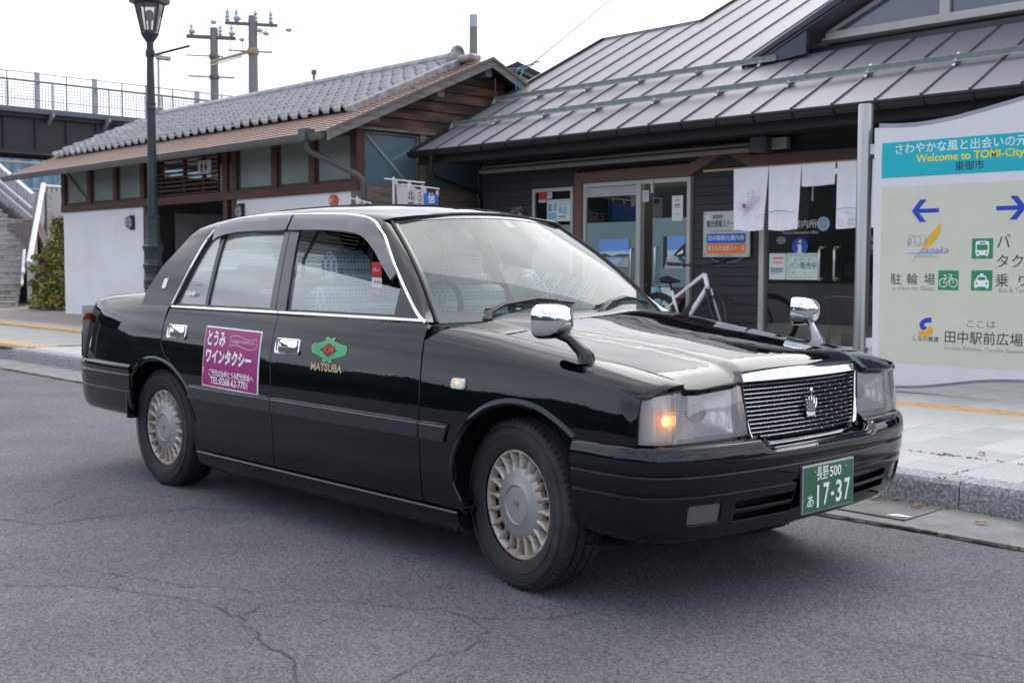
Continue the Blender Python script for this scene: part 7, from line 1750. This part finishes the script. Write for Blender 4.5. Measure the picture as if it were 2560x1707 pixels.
# ================================================================ BUSH
def leafy(name, clumps, nleaf, size, mats, seed, loc, label, cat, trunk=None):
    rr = random.Random(seed); e = empty(name, loc, label=label, cat=cat)
    for mi, m_ in enumerate(mats):
        mb = MB()
        for _ in range(nleaf//len(mats)):
            c = rr.choice(clumps); v = Vector((rr.gauss(0, 1), rr.gauss(0, 1), rr.gauss(0, 1))); v = v.normalized()*(.35+.65*rr.random()**.4)
            p = Vector(c[:3])+Vector((v.x*c[3], v.y*c[3], v.z*c[4])); s = size*(.6+.9*rr.random())
            a = Vector((rr.gauss(0, 1), rr.gauss(0, 1), rr.gauss(0, .5))).normalized(); b = a.cross(Vector((rr.gauss(0, 1), rr.gauss(0, 1), 1))).normalized()
            mb.add([p-a*s, p-b*s*.42, p+a*s, p+b*s*.42], [(0, 1, 2, 3)])
        mb.build('foliage', m_, e, kind='stuff')
    mb = MB()
    for c in clumps:
        q = Vector((c[0]*.35, c[1]*.4, 0)); mb.tube([q, q.lerp(Vector(c[:3]), .5)+Vector((0, 0, .05)), Vector(c[:3])], [.018, .012, .005], 5)
    mb.build('stem', mat('stem_brown', (.09, .06, .05), rough=.9), e); return e
lf1 = mat('leaf_olive', (.27, .29, .035), rough=.55, var=.45, scale=9, c2=(.34, .26, .05), c2s=3); lf2 = mat('leaf_green', (.13, .23, .04), rough=.5, var=.4, scale=9); lf3 = mat('leaf_rust', (.20, .10, .05), rough=.6, var=.4, scale=9)
cl_ = [(-.75, .1, 1.35, .35, .25), (-.35, .1, 1.55, .35, .3), (.1, 0, 1.9, .35, .25), (-1.1, 0, .1, .4, .2), (-1.15, .0, .95, .45, .10), (-1.3, 0, .60, .35, .14), (-1.0, .1, .30, .4, .2), (.75, .1, 2.05, .2, .12), (.45, .1, 2.3, .28, .06), (.7, .0, 1.75, .18, .18), (-.55, 0, .25, .40, .25), (-.15, -.3, .22, .5, .24), (.4, 0, .25, .55, .28), (-.8, .1, .42, .42, .20), (-.3, 0, .62, .50, .26), (.25, .1, .75, .5, .3), (.6, 0, .8, .35, .4), (-.75, .1, .95, .50, .16), (-.2, .1, 1.15, .42, .22), (.4, .1, 1.25, .42, .3), (-1.05, 0, 1.22, .35, .07), (.55, .1, 1.75, .28, .35), (.3, .1, 1.62, .3, .2), (.2, .1, 2.02, .4, .09), (.55, 0, 2.1, .2, .14), (.62, .1, 1.45, .25, .3)]
leafy('bush', cl_, 9000, .06, [lf1, lf1, lf2, lf3], 3, (-23.6, 7.35, .15), 'bushy olive green shrub with rusty tips between stairs and white wall', 'bush')
# ================================================================ UTILITY POLES
cpole = mat('pole_concrete', (.20, .19, .19), rough=.8, var=.08); armm = mat('arm_steel', (.13, .12, .11), rough=.6, metal=.3, var=.3, scale=8); porc = mat('porcelain', (.36, .42, .50), rough=.25, coat=.5); rust = mat('bronze_arm', (.33, .25, .13), rough=.6)
def insul(mb, p, r_=.12, tall=.32):
    mb.lathe([(0, 0), (r_*.5, 0), (r_, .04), (r_*.55, tall*.3), (r_*.95, tall*.38), (r_*.5, tall*.6), (r_*.8, tall*.68), (r_*.3, tall), (0, tall)], 12, Matrix.Translation(p))
D = Vector((math.cos(R(60.5)), math.sin(R(60.5)), 0))   # arms run this way
def pole(name, base, htop, label, arms):
    e = empty(name, base, label=label, cat='utility pole'); MB().lathe([(.19, 0), (.155, htop), (0, htop+.02)], 20).build('pole', cpole, e)
    for (z, a, b, r_, m_) in arms: MB().tube([D*a+Vector((0, -.12, z)), D*b+Vector((0, -.12, z))], r_, 4).build('crossarm', m_, e)
    return e
p1 = pole('utility_pole', (-38.8, 19.83, 0), 10.55, 'left utility pole with two bare lower arms beyond the tiled roof', [(10.16, -.95, .95, 0.10, armm), (9.43, -1.0, .45, .035, armm), (8.62, -.9, .9, .04, armm)])
p2 = pole('utility_pole', (-32.9, 18.02, 0), 9.85, 'right taller utility pole with insulators and a slanting brass strut', [(9.55, -.85, .95, .075, armm), (8.62, -.75, .75, .035, armm)])
for e, lst in ((p1, [(-.75, 10.25, 1), (.35, 10.25, 0), (.78, 10.25, 1)]), (p2, [(-.75, 9.62, 0), (-.45, 9.62, 1), (.2, 9.62, 0), (.72, 9.62, 0)])):
    for a, z, big in lst:
        mb = MB(); insul(mb, D*a+Vector((0, -.12, z)), .10, .42); mb.build('insulator', porc, e)
        if big: MB().ball(D*(a+.14)+Vector((0, -.25, z+.10)), .115, 8, (1, 1.3, .9)).build('insulator', porc, e)
for e, lst in ((p1, [(1.25, 10.12)]), (p2, [(-1.15, 9.55), (.4, 9.35), (.62, 9.25), (1.4, 9.42)])):
    for a, z in lst:
        MB().ball(D*a+Vector((0, -.2, z)), .095, 8, (1.2, 1.2, .85)).build('insulator', porc, e)
        MB().tube([D*(a-.35)+Vector((0, -.2, z-.05)), D*(a+.35)+Vector((0, -.2, z+.05))], .012, 4).build('line_clamp', armm, e)
for a in (-.65, -.25, .72): MB().tube([D*a+Vector((0, -.12, 8.62)), D*a+Vector((0, -.12, 9.05))], .015, 4).build('arm_pin', armm, p2)
MB().lathe([(.19, 8.52), (.20, 8.54), (.20, 8.72), (.19, 8.74)], 16).build('pole_clamp', rust, p2); [MB().lathe([(.19, z_), (.20, z_+.02), (.20, z_+.14), (.19, z_+.16)], 16).build('pole_clamp', armm, p1) for z_ in (9.34, 8.54)]
A = Vector((-38.8, 19.7, 9.2)); B = Vector((-32.9, 17.9, 8.62))
st_ = empty('pole_strut', A, label='brass coloured strut joining the two utility poles', cat='strut'); MB().tube([(0, 0, 0), B-A], .06, 6).build('strut', rust, st_); MB().tube([(0, 0, -.12), (B-A)*.8+Vector((0, 0, -.10))], .03, 6).build('strut', railw, st_)
for i, (za, zb) in enumerate(((10.5, 9.9), (10.4, 9.8), (10.15, 9.5))):
    A = Vector((-38.8, 19.83, za))+D*(-.7+.7*i); B = Vector((-32.9, 18.0, zb))+D*(-.7+.7*i); C_ = B+(B-A)*6+Vector((0, 0, 6))
    pts = [A.lerp(B, t/8)+Vector((0, 0, -.12*math.sin(math.pi*t/8))) for t in range(9)]
    MB().tube(pts, .010, 4).build('power_line', armm, None, label=('topmost', 'middle', 'lowest')[i]+' of the three power lines strung between the utility poles', cat='wire', group='power lines between the poles')
cp = empty('concrete_pole', (-19.36, 16.24, .15), label='plain concrete pole with pale cap behind the tiled ridge end', cat='pole'); MB().lathe([(.13, 0), (.105, 7.28), (0, 7.28)], 20).build('pole', mat('pole_olive', (.20, .20, .18), rough=.8), cp); MB().lathe([(.115, 7.10), (.115, 7.42), (0, 7.43)], 20).build('pole_cap', porc, cp)
vp = empty('vent_pipe', (-21.83, 13.07, .15), label='thin vent pipe standing above the tiled ridge', cat='pipe'); MB().lathe([(.04, 0), (.04, 5.85)], 8).build('pipe', rust, vp); MB().lathe([(.07, 5.85), (.07, 5.95), (0, 5.97)], 10).build('pipe_cap', armm, vp)
# ================================================================ BICYCLE (leans by the charcoal wall)
BK = empty('bicycle', (-6.15, 7.98, .15), label='white electric bicycle with black tyres parked by the charcoal wall', cat='bicycle')
bw = mat('bike_white', (.85, .85, .87), rough=.25, coat=.8, var=.03); bb = mat('bike_black', (.015, .015, .017), rough=.5); bs = mat('bike_steel', (.45, .45, .46), rough=.3, metal=.9)
BD = Vector((1, -.10, 0)).normalized(); BN = Vector((-BD.y, BD.x, 0))
def bp3(a, z, o=0): return BD*a+BN*o+Vector((0, 0, z))
RW, FW, BBp = (-.38, .345), (.66, .345), (.02, .29)
def wheel_(a, z, par, steer=0):
    w = empty('wheel', bp3(a, z)); w.parent = par; w.rotation_euler = (0, 0, math.atan2(BD.y, BD.x)+steer)
    mb = MB(); pts = [Vector((.335*math.cos(2*math.pi*k/48), 0, .335*math.sin(2*math.pi*k/48))) for k in range(49)]; mb.tube(pts, .024, 8, cap=False); mb.build('tyre', bb, w)
    mb = MB(); pts = [Vector((.305*math.cos(2*math.pi*k/40), 0, .305*math.sin(2*math.pi*k/40))) for k in range(41)]; mb.tube(pts, .012, 6, cap=False); mb.build('rim', bb, w)
    mb = MB()
    for k in range(24): t = 2*math.pi*k/24; mb.tube([(.03*math.cos(t+.6), (-1)**k*.025, .03*math.sin(t+.6)), (.30*math.cos(t), 0, .30*math.sin(t))], .0018, 3)
    mb.build('spokes', mat('spoke_dark', (.08, .08, .085), rough=.4, metal=.8), w, kind='stuff'); MB().tube([(0, -.05, 0), (0, .05, 0)], .025, 10).build('hub', bs, w); return w
wheel_(*RW, BK); fwl = wheel_(*FW, BK, -.55)
ST = (-.14, .80); HT = (.42, .96); HB = (.47, .80)
MB().tube([bp3(*HB), bp3(.33, .63), bp3(.16, .44), bp3(BBp[0], BBp[1]+.02)], [.030, .034, .036, .034], 10).build('down_tube', bw, BK)
MB().tube([bp3(*HT), bp3(.30, .89), bp3(.05, .735), bp3(-.12, .64)], [.026, .024, .022, .020], 8).build('top_tube', bw, BK)
MB().tube([bp3(*BBp), bp3(-.09, .60), bp3(-.14, .74)], .022, 8).build('seat_tube', bw, BK); MB().tube([bp3(-.135, .72), bp3(-.17, .84)], .014, 8).build('seat_post', bb, BK)
for o in (-.05, .05):
    MB().tube([bp3(-.09, .60, o*.3), bp3(-.25, .48, o), bp3(*RW, o)], .012, 6).build('seat_stay', bw, BK); MB().tube([bp3(*BBp, o*.5), bp3(*RW, o)], .014, 6).build('chain_stay', bw, BK)
    MB().tube([bp3(.485, .78, o*.9), bp3(.56, .56, o*1.1), bp3(*FW, o)], .017, 8).build('fork', bs if o > 0 else bb, BK)
MB().tube([bp3(*HB), bp3(*HT)], .030, 10).build('head_tube', bw, BK); MB().bbox(-.05, .05, -.035, .035, -.15, .17, .015, Matrix.Translation(bp3(.22, .56)) @ Matrix.Rotation(R(38), 4, 'Y')).build('battery', bb, BK)
MB().tube([bp3(.42, .97), bp3(.40, 1.05)], .018, 8).build('stem', bb, BK)
MB().tube([bp3(.16, 1.08, -.30), bp3(.28, 1.07, -.17), bp3(.40, 1.06, 0), bp3(.47, 1.09, .16), bp3(.50, 1.13, .31)], .015, 8).build('handlebar', bb, BK)
for a_, b_ in (((.22, 1.075, -.24), (.12, 1.085, -.36)), ((.49, 1.11, .24), (.505, 1.15, .38))): MB().tube([bp3(*a_), bp3(*b_)], .022, 8).build('grip', bb, BK); MB().tube([bp3(a_[0]+.07, a_[1]-.01, a_[2]*.8), bp3(a_[0]+.10, a_[1]-.03, a_[2]*1.2)], .009, 5).build('brake_lever', bb, BK)
mb = MB(); mb.tube([bp3(-.30, .875), bp3(-.22, .885), bp3(-.12, .87), bp3(-.02, .865)], [.075, .095, .06, .03], 10, sq=(1, .55)); mb.build('saddle', bb, BK)
pts = [Vector((.365*math.cos(t), 0, .365*math.sin(t))) for t in [R(a) for a in range(20, 200, 12)]]
MB().tube([bp3(RW[0]+p.x, RW[1]+p.z) for p in pts], .028, 6, sq=(1, .5)).build('rear_mudguard', bb, BK); MB().tube([bp3(FW[0]+p.x*.98, FW[1]+p.z*.98) for p in pts[3:-4]], .024, 6, sq=(1, .5)).build('front_mudguard', bb, BK)
MB().bbox(-.035, .035, -.05, .05, -.022, .022, .008, Matrix.Translation(bp3(-.70, .60))).build('rear_reflector', mat('reflector_red', (.6, .01, .01), rough=.25, emit=(1, .02, .02), es=.25), BK)  # reflector painted with a faint red glow of its own, no lamp
MB().tube([bp3(-.70, .60), bp3(-.55, .56), bp3(-.40, .36)], .006, 5).build('light_stay', bb, BK); MB().tube([bp3(-.60, .80), bp3(-.60, .66), bp3(-.48, .64), bp3(-.36, .80), bp3(-.30, .50)], .006, 5).build('lock_cable', bb, BK); MB().ball(bp3(-.60, .80), .03, 6).build('lock', bb, BK)
MB().lathe([(0, -.012), (.09, -.01), (.095, 0), (.09, .01), (0, .012)], 24, Matrix.Translation(bp3(BBp[0], BBp[1], .0)+BN*-.06), 'y').build('chainring', bb, BK)
for s_ in (-1, 1): MB().tube([bp3(BBp[0], BBp[1], s_*.07), bp3(BBp[0]+.10*s_, BBp[1]-.13*s_, s_*.09)], .010, 6).build('crank', bb, BK); MB().bbox(-.045, .045, -.04, .04, -.010, .010, .004, Matrix.Translation(bp3(BBp[0]+.10*s_, BBp[1]-.13*s_, s_*.14))).build('pedal', bb, BK)
MB().tube([bp3(.0, .27, .1), bp3(-.05, .0, .25)], .009, 6).build('kickstand', bs, BK)
# ================================================================ NOBORI BANNERS
def nobori(x, y, ht, wd, clothm, label, txts, lean=0, tcol=blk, arm=.07):
    e = empty('nobori_banner', (x, y, .15), label=label, cat='banner')
    MB().tube([(0, 0, 0), (lean, 0, ht)], .016, 8).build('banner_pole', railw, e); MB().tube([(-.20, 0, ht+.02-.03), (wd+.04, .0, ht-.11)], .009, 6).build('banner_arm', railw, e)
    mb = MB(); nx, nz = 8, 16; vs = []
    for j in range(nz+1):
        for i in range(nx+1):
            u, v = i/nx, j/nz; vs.append((.03+u*wd+lean, .02+.035*math.sin(u*5+v*3), ht-.07-.11*u-v*1.55-.03*math.sin(u*math.pi*2)**2*(1-v)))
    mb.add(vs, [(j*(nx+1)+i, j*(nx+1)+i+1, (j+1)*(nx+1)+i+1, (j+1)*(nx+1)+i) for j in range(nz) for i in range(nx)], True); mb.build('banner_cloth', clothm, e)
    for u in (.05, .5, .95): MB().box(.03+u*wd-.015, .03+u*wd+.015, -.012, .012, ht-.10-.11*u, ht-.03-.11*u).build('banner_loop', railw, e)
    for (s_, u, z, size, m_) in txts:
        for k, ch_ in enumerate(s_): text(ch_, size, (lambda a, b, u=u, z=z, k=k, size=size: Vector((.03+u*wd+a, -.028, ht-z-k*size*1.12+b))), m_, e, bold=.02)
    return e
lin = mat('banner_linen', (.52, .47, .47), rough=.85, var=.06); nobori(-9.48, 6.0, 2.24, .62, lin, 'cream banner with brushed black characters in front of the grey end wall', [('北國街道', .60, .27, .135, blk), ('二〇二五', .90, .22, .085, blk)])
nobori(-9.62, 6.40, 2.19, .58, mat('banner_blue', (.05, .16, .52), rough=.8), 'blue banner with red heart half hidden behind the cream banner', [('信濃', .80, .24, .15, whitev), ('7', .80, .48, .20, redv)])
nobori(-10.38, 6.05, 2.02, .30, mat('banner_white', (.60, .58, .60), rough=.85), 'white banner with red corner beside the orange alarm lamp', [])
# ================================================================ PERSON (stands behind the car, only hair and a hand show)
PS_ = empty('person', (-7.60, 6.55, .15), label='dark haired person in dark jacket behind the car raising a hand to the brow', cat='person')
def skin_body(name, verts, edges, m, par, sub=2):
    me = bpy.data.meshes.new(name); me.from_pydata([v[:3] for v in verts], edges, []); o = bpy.data.objects.new(name, me); col.objects.link(o)
    sk_ = o.modifiers.new('s', 'SKIN'); 
    for i, v in enumerate(verts): d = me.skin_vertices[0].data[i]; d.radius = (v[3], v[4] if len(v) > 4 else v[3]); d.use_root = (i == 0)
    o.modifiers.new('u', 'SUBSURF').levels = sub; o.modifiers['u'].render_levels = sub
    dg = bpy.context.evaluated_depsgraph_get(); dg.update(); me2 = bpy.data.meshes.new_from_object(o.evaluated_get(dg)); me2.name = name; col.objects.unlink(o); bpy.data.objects.remove(o)
    me2.materials.clear(); me2.materials.append(m); me2.polygons.foreach_set('use_smooth', [True]*len(me2.polygons)); return link(name, me2, None, par)
skinm = mat('skin', (.50, .27, .18), rough=.5, var=.05); jack = mat('jacket_navy', (.02, .022, .035), rough=.8); trou = mat('trousers_grey', (.05, .05, .055), rough=.85); hairm = mat('hair_black', (.008, .008, .012), rough=.5, var=.3, scale=60)
skin_body('body', [(0, 0, .92, .13, .09), (0, 0, 1.15, .12, .085), (0, 0, 1.36, .18, .10), (0, 0, 1.47, .07), (0, 0, 1.55, .055), (0, -.01, 1.62, .075, .085), (0, -.01, 1.70, .078, .092),
    (-.20, 0, 1.40, .055), (-.25, 0, 1.14, .042), (-.24, -.05, .90, .03), (-.24, -.07, .82, .035, .02), (.20, 0, 1.40, .055), (.33, -.14, 1.28, .042), (.20, -.22, 1.50, .032), (.15, -.20, 1.60, .030, .018),
    (-.10, 0, .85, .09), (-.11, 0, .48, .06), (-.11, .02, .08, .04), (-.11, -.12, .03, .04, .03), (.10, 0, .85, .09), (.11, 0, .48, .06), (.11, .02, .08, .04), (.11, -.12, .03, .04, .03)],
    [(0, 1), (1, 2), (2, 3), (3, 4), (4, 5), (5, 6), (2, 7), (7, 8), (8, 9), (9, 10), (2, 11), (11, 12), (12, 13), (13, 14), (0, 15), (15, 16), (16, 17), (17, 18), (0, 19), (19, 20), (20, 21), (21, 22)], skinm, PS_)
for k, (dx, dz) in enumerate(((-.032, .075), (-.012, .095), (.010, .092), (.030, .075))): skin_body('finger', [(.15+dx*.7, -.20, 1.61, .012), (.15+dx, -.205, 1.61+dz*.55, .010), (.15+dx*1.1, -.195, 1.61+dz, .008)], [(0, 1), (1, 2)], skinm, PS_, 1)
skin_body('thumb', [(.13, -.20, 1.59, .013), (.095, -.20, 1.625, .010)], [(0, 1)], skinm, PS_, 1)
skin_body('jacket', [(0, 0, .90, .20, .15), (0, 0, 1.15, .175, .14), (0, 0, 1.37, .20, .125), (0, 0, 1.46, .085), (-.21, 0, 1.41, .07), (-.26, 0, 1.14, .056), (-.25, -.05, .93, .045), (.21, 0, 1.41, .07), (.335, -.145, 1.28, .056), (.225, -.215, 1.46, .042)], [(0, 1), (1, 2), (2, 3), (2, 4), (4, 5), (5, 6), (2, 7), (7, 8), (8, 9)], jack, PS_)
skin_body('trousers', [(0, 0, .96, .18, .135), (-.10, 0, .84, .10), (-.11, 0, .48, .075), (-.11, .02, .10, .06), (.10, 0, .84, .10), (.11, 0, .48, .075), (.11, .02, .10, .06)], [(0, 1), (1, 2), (2, 3), (0, 4), (4, 5), (5, 6)], trou, PS_)
rr = random.Random(6); mb = MB(); mb.ball((0, .01, 1.70), .098, 10, (.92, 1.05, 1.0))
for _ in range(420):
    v = Vector((rr.gauss(0, 1), rr.gauss(.3, 1), abs(rr.gauss(.4, 1)))).normalized(); p = Vector((0, .01, 1.70))+Vector((v.x*.088, v.y*.10, v.z*.096)); q = p+v*.022+Vector((rr.gauss(0, .014), rr.gauss(0, .014), -.01)); mb.tube([p, q], [.005, .001], 3)
mb.build('hair', hairm, PS_)
for s_ in (-1, 1): MB().ball((s_*.030, -.093, 1.655), .010, 6).build('eye', blk, PS_); MB().ball((s_*.078, .0, 1.65), .018, 6, (.5, 1, 1.4)).build('ear', skinm, PS_)
mb = MB(); mb.tube([(0, -.092, 1.67), (0, -.112, 1.63), (0, -.098, 1.618)], [.008, .014, .008], 6); mb.build('nose', skinm, PS_); MB().bbox(-.022, .022, -.101, -.09, 1.588, 1.598, .003).build('mouth', mat('lips', (.35, .12, .10)), PS_)
PS_.rotation_euler = (0, 0, R(10))
for o in bpy.data.objects:   # group numbering of pale stones etc. carries no further labels
    pass
